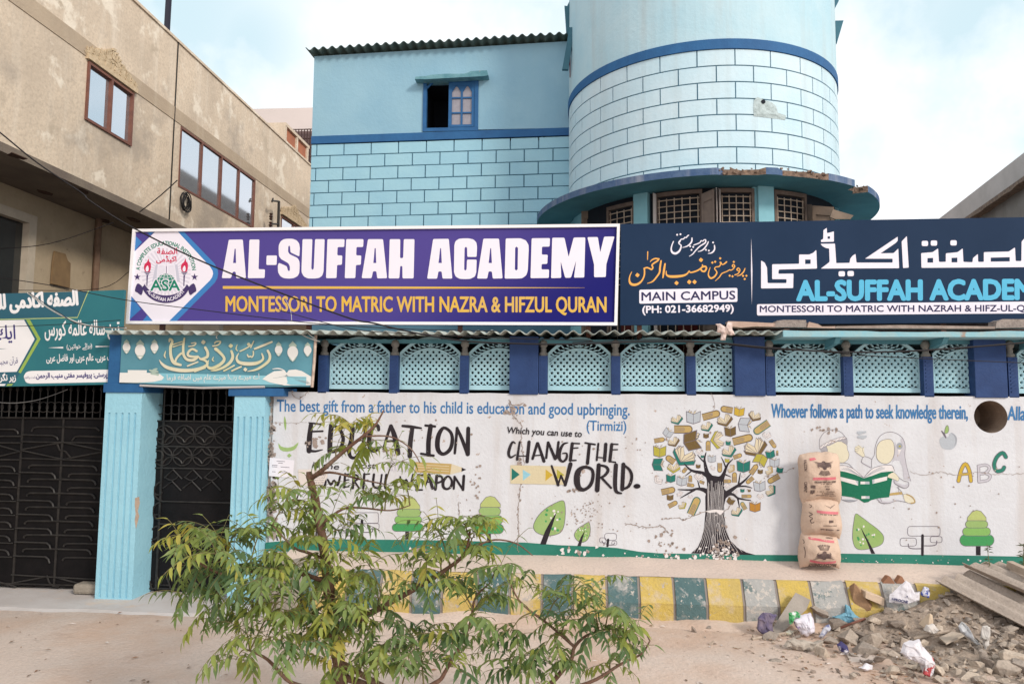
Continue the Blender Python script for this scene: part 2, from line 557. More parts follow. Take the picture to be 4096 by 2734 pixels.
def arcbar(z, x0, x1, y, hook0=0, hook1=0, slope=.02):      # a bar whose ends bend down (crop pixels)
    pts = []
    if hook0: pts += [z(x0, y + hook0), z(x0 + 6, y + hook0 * .45), z(x0 + 30, y + 4)]
    else: pts += [z(x0, y)]
    pts += [z((x0 + x1) / 2, y + slope * (x1 - x0) * .5)]
    ye = y + slope * (x1 - x0)
    if hook1: pts += [z(x1 - 34, ye + 2), z(x1 - 10, ye + hook1 * .4), z(x1, ye + hook1)]
    else: pts += [z(x1, ye)]
    return pts
T1 = []
for k in range(7):
    o_ = k * 119
    sh = -k * 8.5
    for (xa, xb, yy, h0, h1) in ((245, 828, 763, 30, 42), (165, 475, 828, 0, 55), (585, 868, 838, 30, 0)):
        T1.append((arcbar(zq, xa + sh, xb + sh * (1 if h1 else .3), yy + o_, h0, h1), .011))
    T1.append((arcbar(zq, -40, 128 + sh, 775 + o_, 0, 45), .011))
    T1.append((arcbar(zq, -40, 155 + sh, 835 + o_, 0, 0), .009))
for pts in ([(270, 480), (285, 450), (320, 441), (560, 441), (820, 450), (850, 475)], [(190, 508), (450, 515), (485, 530), (497, 552)], [(615, 560), (640, 525), (680, 520), (885, 525)],
            [(185, 567), (880, 580)], [(180, 635), (540, 572), (870, 640)], [(180, 640), (540, 718), (870, 655)], [(175, 708), (870, 732)], [(490, 590), (510, 640), (560, 650), (600, 700)],
            [(-40, 460), (120, 462), (150, 480), (155, 500)], [(-40, 520), (180, 521)], [(-40, 577), (175, 577)], [(-40, 590), (170, 650)], [(-40, 700), (170, 650)], [(-40, 720), (165, 722)]):
    T1.append(([zq(*p) for p in pts], .010))
zq2 = zm(0, 2000, 2.1355)
for pts in ([(95, 635), (460, 655), (815, 675)], [(90, 710), (400, 650)], [(470, 655), (810, 745)], [(400, 640), (420, 700), (450, 728), (510, 735)], [(-30, 690), (140, 735)]):
    T1.append(([zq2(*p) for p in pts], .010))
zs1 = aty(*zq(400, 362), .2).z
spx = [aty(*zq(a, 250), .2).x for a in (-100, -40, 20, 82, 143, 205, 272, 340, 405, 470, 535, 600, 662, 730, 795, 860)]
gate("double_gate", "wide black sheet steel gate with staggered bent bars and a spear-topped rail", -7.25, -5.03, .2, .045, zs1, [aty(*zq(188, 600), .2).x, aty(*zq(550, 600), .2).x - .02],
     T1, [.06, zs1 - .004], spx, aty(*zq(400, 272), .2).z, .058, (-6.1, .2, 0))
T2 = []
def circ(cx, cy, r, a0=0, a1=360, n=14):
    return [zq(cx + r * math.cos(math.radians(a0 + (a1 - a0) * k / n)), cy + r * math.sin(math.radians(a0 + (a1 - a0) * k / n))) for k in range(n + 1)]
for row, (cy, dx) in enumerate(((510, 0), (690, -20))):
    T2.append((circ(1365 + dx * .6, cy - 5, 42), .010))
    for k in range(4):
        cx = 1493 + k * 169 + dx
        T2.append((circ(cx - 84, cy, 82), .008))
        T2.append((circ(cx, cy - 94, 88, 20, 160, 8), .009))
        T2.append((circ(cx, cy + 94, 88, 200, 340, 8), .009))
for k in range(3):
    x = 1480 + k * 170
    T2.append(([zq(x - 75, 875), zq(x, 805), zq(x + 75, 885)], .009))
    T2.append(([zq(x - 90, 965), zq(x - 8, 905), zq(x + 68, 985)], .009))
    T2.append((circ(x - 15, 830, 65, 20, 150, 8), .008))
for cy in (990, 1160, 1370):
    T2.append((circ(1400 - (cy - 990) * .1, cy, 85 if cy != 1160 else 78, 100, 260, 10), .011))
    T2.append((circ(1350 - (cy - 990) * .1, cy - 5, 36, 20, 170, 8), .010))
for y_, x0_ in ((605, 1320), (790, 1310), (1076, 1370), (1268, 1350), (1450, 1262)):
    T2.append(([zq(x0_, y_), zq(2010, y_ + 14)], .010))
for pts in ([(1250, 600), (1300, 770)], [(1340, 650), (1370, 720), (1450, 725)], [(1410, 610), (1470, 790)], [(1240, 715), (1300, 715)], [(1235, 800), (1600, 810)]):
    T2.append(([zq2(*p) for p in pts], .009))
zs2 = aty(*zq(1650, 390), .22).z
spx = [aty(*zq(a, 290), .22).x for a in (1335, 1402, 1465, 1530, 1597, 1662, 1730, 1795, 1860, 1930, 1990)]
gate("side_gate", "narrow black sheet steel door with raised circles, petals and zigzag bars", -4.615, -3.56, .22, .03, zs2, [aty(*zq(1400, 600), .22).x - .01], T2, [.045, zs2 - .003], spx,
     aty(*zq(1650, 295), .22).z, .052, (-4.0, .22, 0))
t = thing("gate_latch", "small rusty bolt on the edge of the narrow door", "latch", tuple(aty(*zq(1300, 830), .2)))
b = MB(); p0 = aty(*zq(1295, 800), .19); b.tube([p0, p0 + Vector((0, 0, -.09))], .014); b.box(p0.x - .035, p0.x + .03, .185, .205, p0.z - .07, p0.z - .045)
b.build("bolt", mat("rust", (.20, .11, .07), (.12, .07, .05), 20, .9), t)
t = thing("stone_block", "small pale stone jammed under the wide gate by the pillar", "stone", (-5.22, .08, 0))
b = MB(); b.box(-5.37, -5.10, -.0, .17, .01, .12); b.build("block", M_concrete, t, bevel=.03)

# added dark box behind the gates; its unseen roof keeps daylight out
t = thing("gate_light_blocker", "added dark walls and roof that keep light out behind the black gates", "passage", (-5.4, 2.5, 0))
b = MB()
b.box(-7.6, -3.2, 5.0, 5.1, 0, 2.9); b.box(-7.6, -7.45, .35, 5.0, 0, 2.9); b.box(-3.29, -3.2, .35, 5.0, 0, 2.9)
b.build("blocker_wall", M_dark, t)
b = MB(); b.box(-7.6, -3.2, .1, 5.1, 2.72, 2.8); b.build("blocker_roof", M_dark, t)

# ------------------------------------------------------------------ veranda with lattice screens
LY = .10
ver = thing("veranda", "dark veranda behind the lattice screens on top of the wall", "veranda", (1.3, 1.4, 1.5))
b = MB()
b.box(-3.2, 6.2, 2.55, 2.65, 0, 3.0); b.box(6.1, 6.2, .25, 2.55, 0, 2.85); b.box(-3.2, 6.2, .25, 2.6, .3, .4)
b.build("inner_wall", mat("inner_wall_shade", (.012, .02, .03), None, 1, .9), ver)  # near-black colour puts the veranda's shade into its walls
b = MB(); b.box(-3.3, 6.2, .05, .20, 2.76, 2.80); b.build("lintel", M_teal, ver)
b = MB(); b.box(1.9, 6.2, .42, .47, 2.9, 3.2); b.build("packing_board", mat("dark_redbrown_board", (.06, .03, .028), (.10, .06, .05), 12, .9), ver)


def corrugated(xa, xb, pitch, amp, ya, za, yb, zb, th=.008, ragged=0):
    b = MB()
    n_ = int((xb - xa) / pitch * 8)
    vs, fs = [], []
    for i in range(n_ + 1):
        x = xa + (xb - xa) * i / n_
        w = amp * math.cos((x - xa) / pitch * 2 * math.pi)
        sag = .012 * noise.noise((x * .9, 0, 5))
        dy = ragged * noise.noise((math.floor(x / .9) * 3.7, 2, 0))
        vs += [Vector((x, ya + dy, za + w + sag)), Vector((x, yb, zb + w)), Vector((x, ya + dy, za + w + sag - th)), Vector((x, yb, zb + w - th))]
    for i in range(n_):
        a, c = i * 4, i * 4 + 4
        fs += [(a, c, c + 1, a + 1), (a + 2, a + 3, c + 3, c + 2), (a, a + 2, c + 2, c)]
    return b.add(vs, fs)
M_sheet = mat("cement_sheet", (.30, .36, .34), (.42, .45, .42), 5, .9, .3, 40, streak=((.10, .10, .09), .6), fine=.15)
o = corrugated(-4.98, 2.32, .140, .021, -.30, 2.845, 2.6, 3.05, ragged=.03).build("eave_roof", M_sheet, smooth=True)
tag(o, "grey corrugated cement sheet roof running under the sign boards", "roof")
t = thing("eave_slab", "flat blue concrete eave with worn edge beyond the corrugated sheets", "eave", (4.2, .8, 2.8))
b = MB()
n_ = 30
for i in range(n_):
    xa, xb = 2.16 + (6.2 - 2.16) * i / n_, 2.16 + (6.2 - 2.16) * (i + 1) / n_
    f = lambda x: (-.30 + .012 * noise.noise((x * 4, 1, 0)), 2.862 + .014 * noise.noise((x * 2.2, 5, 0)) - .010 * (x > 3.05))
    (ya, za), (yb, zb) = f(xa), f(xb)
    b.hexa([(xa, ya, 2.80), (xb, yb, 2.80), (xb, 2.6, 2.80), (xa, 2.6, 2.80)], [(xa, ya, za), (xb, yb, zb), (xb, 2.6, 2.9), (xa, 2.6, 2.9)])
b.build("slab", mat("eave_paint", (.22, .47, .56), (.32, .46, .48), 6, .85, .3, 30, chips=[((.34, .28, .24), 8, .62, .05)]), t)
b = MB()
for x in (2.68, 3.72, 4.62):
    b.hexa([(x, -.22, 2.74), (x + .05, -.22, 2.74), (x + .05, .06, 2.70), (x, .06, 2.70)], [(x, -.28, 2.80), (x + .05, -.28, 2.80), (x + .05, .06, 2.80), (x, .06, 2.80)])
b.build("bracket", M_teal, t)

# lattice screen: one full panel built once
PW = aty(2442.8, 1500, LY).x - aty(2191.8, 1500, LY).x
PZ0 = aty(2320, 1561, LY).z
PH = aty(2316, 1348, LY).z - PZ0
SH = PH - .172
def arch(x, apex, sh, half):
    q = min(1, abs(x) / half)
    return sh + (apex - sh) * (1 - q ** 2.1)


def lattice_meshes():
    W, H = PW, PH
    b = MB()                                       # frame: rim of the arch, bottom rail, sides, leaf border
    N = 36
    half = W / 2
    for i in range(N):
        xa, xb = -half + W * i / N, -half + W * (i + 1) / N
        ra = [arch(x, H, SH, half * 1.001) for x in (xa, xb)]
        rb = [arch(x, H - .034, SH - .03, half * .97) if abs(x) < half * .97 else SH - .03 for x in (xa, xb)]
        b.hexa([(xa, -.012, rb[0]), (xb, -.012, rb[1]), (xb, .03, rb[1]), (xa, .03, rb[0])], [(xa, -.012, ra[0]), (xb, -.012, ra[1]), (xb, .03, ra[1]), (xa, .03, ra[0])])
        ra = [arch(x, H - .125, SH - .13, half) for x in (xa, xb)]
        b.hexa([(xa, -.006, ra[0] - .012), (xb, -.006, ra[1] - .012), (xb, .03, ra[1] - .012), (xa, .03, ra[0] - .012)], [(xa, -.006, ra[0] + .006), (xb, -.006, ra[1] + .006), (xb, .03, ra[1] + .006), (xa, .03, ra[0] + .006)])
    b.box(-half, half, -.012, .03, 0, .036); b.box(-half, half, -.006, .028, .036, .05)
    for s in (-1, 1): b.box(s * half - (.016 if s > 0 else 0), s * half + (.016 if s < 0 else 0), -.009, .029, .05, SH)
    K = 9                                         # leaves in two slanting rows along the arch
    for s in (-1, 1):
        for k in range(K):
            f = (k + .4) / K
            x = s * half * .95 * math.sin(f * math.pi / 2)
            zc = (arch(x, H - .034, SH - .03, half) + arch(x, H - .125, SH - .13, half)) / 2
            for row in (-1, 1):
                zz = zc + row * .019
                ang = math.pi / 2 - s * (.45 + .75 * f) if row > 0 else math.pi / 2 - s * (1.25 + .7 * f)
                L, wd = .030, .0115
                wd = .0075
                d = Vector((math.cos(ang), 0, math.sin(ang))); nn = Vector((-d.z, 0, d.x))
                c = Vector((x, 0, zz))
                pts = [c - d * L, c - d * L * .3 + nn * wd, c + d * L * .5 + nn * wd * .7, c + d * L * 1.1, c + d * L * .5 - nn * wd * .7, c - d * L * .3 - nn * wd]
                pts = [p for p in pts]
                b.prism(pts, (0, .026, 0))
    b.lathe((0, 0, 0), [(0.001, 0), (.001, .001)], 6)
    for k in range(7):                             # berry rosette at the crown
        a = k * math.pi / 3
        r = .014 if k else 0
        b.prism([Vector((r * math.cos(a) + .009 * math.cos(q * math.pi / 4), -.01, H - .075 + r * math.sin(a) + .009 * math.sin(q * math.pi / 4))) for q in range(8)], (0, .035, 0))
    c = MB()                                       # pierced field of hexagons
    A_, B_ = .0655, .0372
    tt = (A_ * A_ / 4 + B_ * B_) / (2 * B_); ss = max(.002, (B_ * B_ - A_ * A_ / 4) / (2 * B_))
    cell = [(A_ / 2, -ss), (A_ / 2, ss), (0, tt), (-A_ / 2, ss), (-A_ / 2, -ss), (0, -tt)]
    hx = [(.0125, -.007), (.0125, .007), (0, .0145), (-.0125, .007), (-.0125, -.007), (0, -.0145)]
    rim = [(.0215, -.011), (.0215, .011), (0, .0235), (-.0215, .011), (-.0215, -.011), (0, -.0235)]
    j = 0
    z = .05 + tt * .7
    while z < H:
        off = A_ / 2 if j % 2 else 0
        i0 = -int(half / A_) - 1
        for i in range(i0, -i0 + 1):
            x = i * A_ + off
            if abs(x) > half + A_ * .2 or z > arch(x, H - .125, SH - .13, half) + .012: continue
            cl_ = lambda u: max(-half + .006, min(half - .006, u))
            ztop = lambda u, w: min(w, arch(cl_(u), H - .125, SH - .13, half) + .002)
            o_ = [Vector((cl_(x + p), -.001, max(.045, ztop(x + p, z + q)))) for p, q in cell]
            r_ = [Vector((cl_(x + p), -.004, max(.047, ztop(x + p, z + q)))) for p, q in rim]
            h_ = [Vector((cl_(x + p), .002, max(.049, ztop(x + p, z + q)))) for p, q in hx]
            k_ = [v + Vector((0, .026, 0)) for v in h_]
            c.add(o_ + r_ + h_ + k_, [(a, (a + 1) % 6, 6 + (a + 1) % 6, 6 + a) for a in range(6)] + [(6 + a, 6 + (a + 1) % 6, 12 + (a + 1) % 6, 12 + a) for a in range(6)] + [(12 + a, 12 + (a + 1) % 6, 18 + (a + 1) % 6, 18 + a) for a in range(6)])
        z += B_
        j += 1
    return b, c
M_lat = mat("lattice_paint", (.42, .64, .71), (.36, .59, .67), 3, .8, .2, 50, chips=[((.14, .20, .22), 16, .70, .04)])
fb, cb = lattice_meshes()
SX = []
lat_labels = [
    ("lattice screen in the first bay from the banner, right beside the banner", 1319.6), ("lattice screen in the middle of the first bay from the banner", 1598.5), ("lattice screen cut off by the first wide navy column", 1874.5),
    ("lattice screen beside the first wide navy column, beneath the word QURAN", 2191.8), ("lattice screen in the middle bay beneath the phone number", 2482), ("lattice screen cut off by the second wide navy column under the rag", 2781.6),
    ("lattice screen under the flat eave beside the second wide navy column", 3100), ("lattice screen above the word knowledge", 3411), ("lattice screen cut off by the last wide navy column", 3730), ("lattice screen at the photo's edge past the last navy column", 4068)]
first = None
for lb, px in lat_labels:
    x0 = aty(px, 1500, LY).x
    c = Vector((x0 + PW / 2, LY, PZ0))
    SX.append((x0, x0 + PW))
    lb = "pierced light blue " + lb
    if first is None:
        first = thing("lattice_screen", lb, "screen", c, "lattice screens along the wall")
        for bb, nm in ((fb, "frame"), (cb, "lattice")):
            me = bpy.data.meshes.new(nm)
            me.from_pydata([tuple(v) for v in bb.v], [], bb.f)
            me.materials.append(M_lat); me.update()
            o = bpy.data.objects.new(nm, me); COL.objects.link(o); o.parent = first
    else:
        copy_thing(first, c, lb)

# slim carved posts with worn finials
post_px = [(1292, "slim navy post beside the banner pole"), (1576, "slim navy post in the first bay, middle one of three"), (1857, "slim navy post just before the first wide navy column"), (2173, "slim navy post just past the first wide navy column"),
           (2463, "slim navy post below the gap between the two big signs"), (2764, "slim navy post below the words MAIN CAMPUS"), (3081, "slim navy post right past the second wide navy column"), (3391, "slim navy post above the word path"),
           (3711, "slim navy post above the word knowledge, before the last wide column"), (4049, "slim navy post past the last wide navy column")]
M_fin = mat("bare_finial", (.17, .17, .16), (.25, .24, .22), 20, .9, .4)
first = None
for px, lb in post_px:
    x = aty(px, 1500, .02).x
    if first is None:
        first = thing("baluster", lb, "post", (x, .05, WZ1), "slim carved posts between the screens")
        b = MB()
        hw = .047
        b.box(x - hw, x + hw, .0, .10, WZ1 - .01, WZ1 + .40)
        for k in range(9):                         # twisted carving
            z = WZ1 + .04 + k * .038
            b.hexa([(x - hw * .6, -.008, z), (x + hw * .6, -.008, z + .030), (x + hw * .6, .001, z + .030), (x - hw * .6, .001, z)], [(x - hw * .6, -.008, z + .014), (x + hw * .6, -.008, z + .044), (x + hw * .6, .001, z + .044), (x - hw * .6, .001, z + .014)])
        b.build("shaft", M_navy, first)
        b = MB(); b.lathe((x, .05, WZ1 + .40), [(.046, 0), (.046, .03), (.03, .045), (.034, .07), (.026, .085), (.043, .11), (.046, .13), (.035, .16), (.012, .175)], 12)
        b.build("finial", M_fin, first, smooth=True)
        x_first = x
    else:
        copy_thing(first, (x, .05, WZ1), lb)
col_px = [(2037, 2153, "wide navy column below the purple sign at the first break in the lattice"), (2940, 3063, "wide navy column with cracked top beside the flat eave"), (3902, 4032, "wide navy column above the round drain hole")]
for a, c, lb in col_px:
    xa, xb = aty(a, 1500, -.03).x, aty(c, 1500, -.03).x
    t = thing("navy_column", lb, "column", ((xa + xb) / 2, .1, WZ1), "wide navy columns of the veranda")
    b = MB(); b.box(xa, xb, -.02, .22, WZ1 - .012, 2.83); b.build("column", M_navy, t, bevel=.006)
# ------------------------------------------------------------------ blue school building behind the veranda
zb_ = zm(1100, 0, 1.7209)
zt_ = zm(2100, 0, 1.7209)
BY = 3.2
school = thing("school_building", "two storey sky blue school building with a round brick-lined tower", "building", (-1, 5, 0))
BX0 = -4.02
Z_band0, Z_band1 = 6.13, 6.30
Zl = aty(*zb_(285, 388), BY).z
Zr = aty(*zb_(2000, 285), BY).z
b = MB()
XR = .35
wz0, wz1 = aty(*zb_(1200, 905), BY).z, aty(*zb_(1210, 545), BY).z
wx0, wx1 = aty(*zb_(1020, 720), BY).x, aty(*zb_(1400, 720), BY).x
Zt = lambda x: Zl + (Zr - Zl) * (x - BX0) / (0 - BX0)
def wall_piece(x0, x1, z0, z1a, z1b):
    b.hexa([(x0, BY, z0), (x1, BY, z0), (x1, BY + .22, z0), (x0, BY + .22, z0)], [(x0, BY, z1a), (x1, BY, z1b), (x1, BY + .22, z1b), (x0, BY + .22, z1a)])
ZB0 = aty(*zb_(250, 992), BY).z; ZB0r = aty(*zb_(2010, 932), BY).z
ZB1 = aty(*zb_(250, 940), BY).z; ZB1r = aty(*zb_(2010, 880), BY).z
ZB = lambda x: ZB1 + (ZB1r - ZB1) * (x - BX0) / (0 - BX0)
ZA = lambda x: ZB0 + (ZB0r - ZB0) * (x - BX0) / (0 - BX0)
wall_piece(BX0, wx0, ZB(BX0), Zt(BX0), Zt(wx0))
wall_piece(wx1, XR, ZB(0), Zt(wx1), Zt(XR))
wall_piece(wx0, wx1, wz1, Zt(wx0), Zt(wx1))
wall_piece(wx0, wx1, ZB(wx0), wz0, wz0)
b.build("upper_wall", M_blue, school)
b = MB()
b.box(BX0, XR, BY + .02, BY + .22, 0, ZA(-4))
b.build("joint_wall", M_groove, school)
b = MB()                                          # grey unpainted flank; unseen rear block added for the window reflections
b.box(BX0, BX0 + .2, BY + .22, 12, 0, Zl - .05)
b.box(BX0 + .01, 5, 9.2, 19, 0, 8.5)
M_block = mat("grey_blockwork", (.22, .215, .21), (.30, .29, .28), 6, .95, .5, 20)
b.build("flank_and_reflection_block", M_block, school)
b = MB()
for z0, x0, x1 in ((0, BX0, 0),):
    b.hexa([(BX0 - .004, BY - .014, ZA(BX0)), (XR, BY - .014, ZA(XR)), (XR, BY + .03, ZA(XR)), (BX0 - .004, BY + .03, ZA(BX0))], [(BX0 - .004, BY - .014, ZB(BX0)), (XR, BY - .014, ZB(XR)), (XR, BY + .03, ZB(XR)), (BX0 - .004, BY + .03, ZB(BX0))])
b.build("band", M_band, school)
# raised brick facing, course by course below the band
b = MB()
rows = [992, 1075, 1160, 1246, 1330, 1414, 1499, 1584, 1668]
rowx = [[288, 475, 662, 850, 1042, 1232, 1425, 1620, 1815], [378, 565, 755, 945, 1135, 1328, 1522, 1716, 1914], [280, 467, 655, 845, 1034, 1226, 1420, 1615, 1812], [368, 555, 745, 937, 1128, 1320, 1516, 1714, 1910],
        [268, 460, 646, 838, 1028, 1222, 1416, 1612, 1810], [362, 548, 738, 931, 1122, 1316, 1512, 1709, 1908], [258, 452, 640, 830, 1022, 1216, 1410, 1608, 1808], [352, 540, 730, 925, 1118, 1312, 1510, 1706, 1905]]
gpx = .0085
for r in range(len(rows) - 1):
    zt0 = aty(*zb_(260, rows[r] + (4 if r == 0 else 0)), BY).z - ZA(BX0); zt1 = aty(*zb_(260, rows[r + 1]), BY).z - ZA(BX0)
    xs_ = [BX0 + .002] + [aty(*zb_(x, rows[r]), BY).x for x in rowx[r]] + [XR]
    for xa, xb in zip(xs_, xs_[1:]):
        xa += gpx; xb -= gpx
        if xa < BX0 + .02: xa = BX0
        jz = lambda x: .004 * noise.noise((x * 2.3, r * 3.1, 0))
        t0, t1 = zt0 - gpx * .8, zt1 + gpx * .8
        lo_a, lo_b = ZA(xa) + t1 + jz(xa), ZA(xb) + t1 + jz(xb)
        hi_a, hi_b = ZA(xa) + t0 + jz(xa + 9), ZA(xb) + t0 + jz(xb + 9)
        b.hexa([(xa, BY - .001, lo_a), (xb, BY - .001, lo_b), (xb, BY + .025, lo_b), (xa, BY + .025, lo_a)], [(xa, BY - .001, hi_a), (xb, BY - .001, hi_b), (xb, BY + .025, hi_b), (xa, BY + .025, hi_a)])
b.build("brick_facing", mat("blue_brick_paint", (.33, .56, .66), (.285, .51, .63), 1.6, .8, .25, 18), school, bevel=.004)
# window with a missing sash
win = MB()
d = .05
def fr(m, x0, x1, z0, z1, w, y0, y1):
    m.box(x0, x0 + w, y0, y1, z0, z1); m.box(x1 - w, x1, y0, y1, z0, z1); m.box(x0 + w, x1 - w, y0, y1, z1 - w, z1); m.box(x0 + w, x1 - w, y0, y1, z0, z0 + w)
fr(win, wx0, wx1, wz0, wz1, .055, BY - .02, BY + .06)
wf = win.build("window", M_band, school, label="blue wooden window with its first sash missing")
xm = aty(*zb_(1195, 720), BY).x
s_ = MB()
sx0, sx1, sz0, sz1 = xm, wx1 - .055, wz0 + .055, wz1 - .055
fr(s_, sx0, sx1, sz0, sz1, .05, BY - .005, BY + .03)
cx_ = (sx0 + sx1) / 2
s_.box(cx_ - .014, cx_ + .014, BY, BY + .028, sz0 + .05, sz1 - .05)
for f in (.33, .66): s_.box(sx0 + .05, sx1 - .05, BY + .001, BY + .027, sz0 + (sz1 - sz0) * f - .012, sz0 + (sz1 - sz0) * f + .012)
for a, c in ((sx0 + .05, cx_ - .014), (cx_ + .014, sx1 - .05)):     # scalloped heads
    m_ = (a + c) / 2; w_ = (c - a) / 2
    top = sz1 - .05
    pts = [Vector((a, BY + .004, top))] + [Vector((m_ + w_ * u, BY + .004, top - .055 + .045 * math.cos(u * 2.6) - .01 * abs(u))) for u in [-1 + k / 6 for k in range(13)]] + [Vector((c, BY + .004, top))]
    s_.prism(pts, (0, .02, 0))
s_.box(sx0 + .03, sx1 - .02, BY - .012, BY - .005, sz0 + .01, sz0 + .03)
s_.build("sash", M_band, wf)
s_ = MB(); s_.quad((sx0 + .04, BY + .018, sz0 + .04), (sx1 - .04, BY + .018, sz0 + .04), (sx1 - .04, BY + .018, sz1 - .04), (sx0 + .04, BY + .018, sz1 - .04))
s_.build("pane", mat("frosted_pane", (.30, .29, .33), (.24, .23, .27), 9, .35, spec=.5), wf)
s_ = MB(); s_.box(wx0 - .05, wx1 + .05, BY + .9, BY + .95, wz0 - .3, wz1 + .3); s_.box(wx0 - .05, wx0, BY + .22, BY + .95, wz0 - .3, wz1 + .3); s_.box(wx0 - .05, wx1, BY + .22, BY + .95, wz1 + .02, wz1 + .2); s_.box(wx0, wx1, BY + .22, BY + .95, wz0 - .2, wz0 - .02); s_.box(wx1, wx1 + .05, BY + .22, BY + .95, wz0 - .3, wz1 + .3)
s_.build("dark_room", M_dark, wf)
s_ = MB()                                          # corner brace
s_.prism([aty(*zb_(*p), BY - .01) for p in ((1042, 618), (1042, 600), (1072, 568), (1092, 568))], (0, .02, 0))
s_.build("corner_brace", M_band, wf)
# broken lintel shade over the window
b = MB()
pts = [aty(*zb_(*p), BY - .16) for p in ((962, 545), (968, 528), (1040, 524), (1075, 515), (1180, 508), (1300, 508), (1330, 500), (1345, 490), (1460, 484), (1468, 518), (1440, 524), (1200, 537), (1030, 546))]
b.prism(pts, (0, .22, 0))
b.build("window_shade", mat("shade_paint", (.09, .23, .28), (.16, .33, .38), 8, .85, .3, chips=[((.30, .28, .25), 12, .62, .05)]), school)
# corrugated roof of the block
b = corrugated(BX0 - .09, XR, .142, .024, BY - .16, 0, 9.0, .25)
for v in b.v:
    v.z += Zt(v.x) + .055
b.build("roof", mat("old_sheet", (.055, .095, .095), (.10, .14, .13), 6, .9, .2), school, smooth=True)

# round tower
DC, AZ = 10.9, .1755
TX, TY, TR = DC * math.sin(AZ), DC * math.cos(AZ) + EYE.y, DC * math.sin(.1738)
near = Vector((TX - TR * math.sin(AZ), TY - TR * math.cos(AZ)))
def tz(a, c):                                      # height of a point seen on the nearest line of the tower
    return aty(*zt_(a, c), near.y).z
TB1, TB0 = tz(1370, 278), tz(1370, 345)
TRow = [tz(1320, y) for y in (345, 459, 571, 685, 795, 906, 1018, 1131)]
TRow += [TRow[-1] - .2]
ZS1, ZS0 = aty(*zt_(1330, 1158), TY - DC * math.sin(.2176) * math.cos(AZ)).z, aty(*zt_(1330, 1206), TY - DC * math.sin(.2176) * math.cos(AZ)).z
A0 = math.atan2(-math.cos(AZ), -math.sin(AZ))      # angle facing the viewer
def cyl(m, r0, r1, z0, z1, a0, a1, n, mi=0):       # solid arc
    for i in range(n):
        q = [a0 + (a1 - a0) * (i + k) / n for k in (0, 1)]
        P = lambda r, a, z: Vector((TX + r * math.cos(a), TY + r * math.sin(a), z))
        m.quad(P(r1, q[0], z0), P(r1, q[1], z0), P(r1, q[1], z1), P(r1, q[0], z1), mi)
        m.quad(P(r0, q[0], z1), P(r1, q[0], z1), P(r1, q[1], z1), P(r0, q[1], z1), mi)
        m.quad(P(r0, q[0], z0), P(r0, q[1], z0), P(r1, q[1], z0), P(r1, q[0], z0), mi)
    P = lambda r, a, z: Vector((TX + r * math.cos(a), TY + r * math.sin(a), z))
    for a in (a0, a1):
        m.quad(P(r0, a, z0), P(r1, a, z0), P(r1, a, z1), P(r0, a, z1), mi)
FULL = (A0 - math.pi, A0 + math.pi)
b = MB(); cyl(b, TR - .2, TR, TB1, 9.6, *FULL, 96); b.build("tower_wall", M_bluelight, school, smooth=True)
b = MB(); cyl(b, TR - .2, TR + .016, TB0, TB1, *FULL, 96); b.build("tower_band", M_band, school, smooth=True)
b = MB(); cyl(b, TR - .2, TR - .014, ZS1 - .05, TB0, *FULL, 96); b.build("tower_joint_wall", M_groove, school, smooth=True)
b = MB()
def taz(x, y):                                     # angle round the tower of a point seen on its face
    d = ray(*zt_(x, y)); d = Vector((d.x, d.y)).normalized()
    c = Vector((TX, TY)) - Vector((EYE.x, EYE.y))
    tca = c.dot(d); h2 = c.length_squared - tca * tca
    t = tca - math.sqrt(max(0, TR * TR - h2))
    p = Vector((EYE.x, EYE.y)) + d * t
    return math.atan2(p.y - TY, p.x - TX)
odd = [taz(x, 500) for x in (925, 1185, 1452, 1697, 1893)]
step = (odd[-1] - odd[0]) / 4
base = odd[1]
gA = .0075 / TR
patch_a, patch_b, patch_z0, patch_z1 = taz(1572, 740), taz(1800, 760), tz(1660, 812), tz(1660, 668)
for r in range(len(TRow) - 1):
    off = 0 if r % 2 == 0 else .5
    for k in range(-9, 10):
        a0, a1 = base + (k + off) * step + gA, base + (k + 1 + off) * step - gA
        z1, z0 = TRow[r] - .008, TRow[r + 1] + .008
        if r == 7: z0 = ZS1 - .06
        if a0 < A0 - math.pi or a1 > A0 + math.pi: continue
        cyl(b, TR - .018, TR, z0, z1, a0, a1, 5)
b.build("tower_brick_facing", mat("tower_brick_paint", (.57, .71, .78), (.49, .67, .76), 1.1, .8, .25, 18, streak=((.40, .46, .47), .35)), school)
b = MB()                                           # mortared repair with a hole
pa = [(1575, 690), (1600, 668), (1650, 690), (1700, 705), (1730, 735), (1740, 780), (1795, 795), (1790, 828), (1700, 815), (1640, 808), (1575, 800), (1570, 740)]
pc = (1655, 750)
def onTower(x, y, r):
    a = taz(x, y); p = Vector((TX + r * math.cos(a), TY + r * math.sin(a), 0))
    p.z = aty(*zt_(x, y), p.y).z
    return p
ring1 = [onTower(x, y, TR + .003) for x, y in pa]; ring2 = [onTower(pc[0] + (x - pc[0]) * .5, pc[1] + (y - pc[1]) * .5, TR + .012) for x, y in pa]; ce = onTower(*pc, TR + .008)
n_ = len(pa)
b.add(ring1 + ring2 + [ce], [(i, (i + 1) % n_, n_ + (i + 1) % n_, n_ + i) for i in range(n_)] + [(n_ + i, n_ + (i + 1) % n_, 2 * n_) for i in range(n_)])
b.build("mortar_patch", mat("mortar", (.50, .60, .62), (.36, .44, .45), 14, .95, .9, 24), school)
b = MB()
hc = onTower(1636, 703, TR + .004); dirv = Vector((TX - hc.x, TY - hc.y, 0)).normalized()
b.tube([hc - dirv * .018, hc + dirv * .02], .026, 9); b.build("patch_hole", M_dark, school)

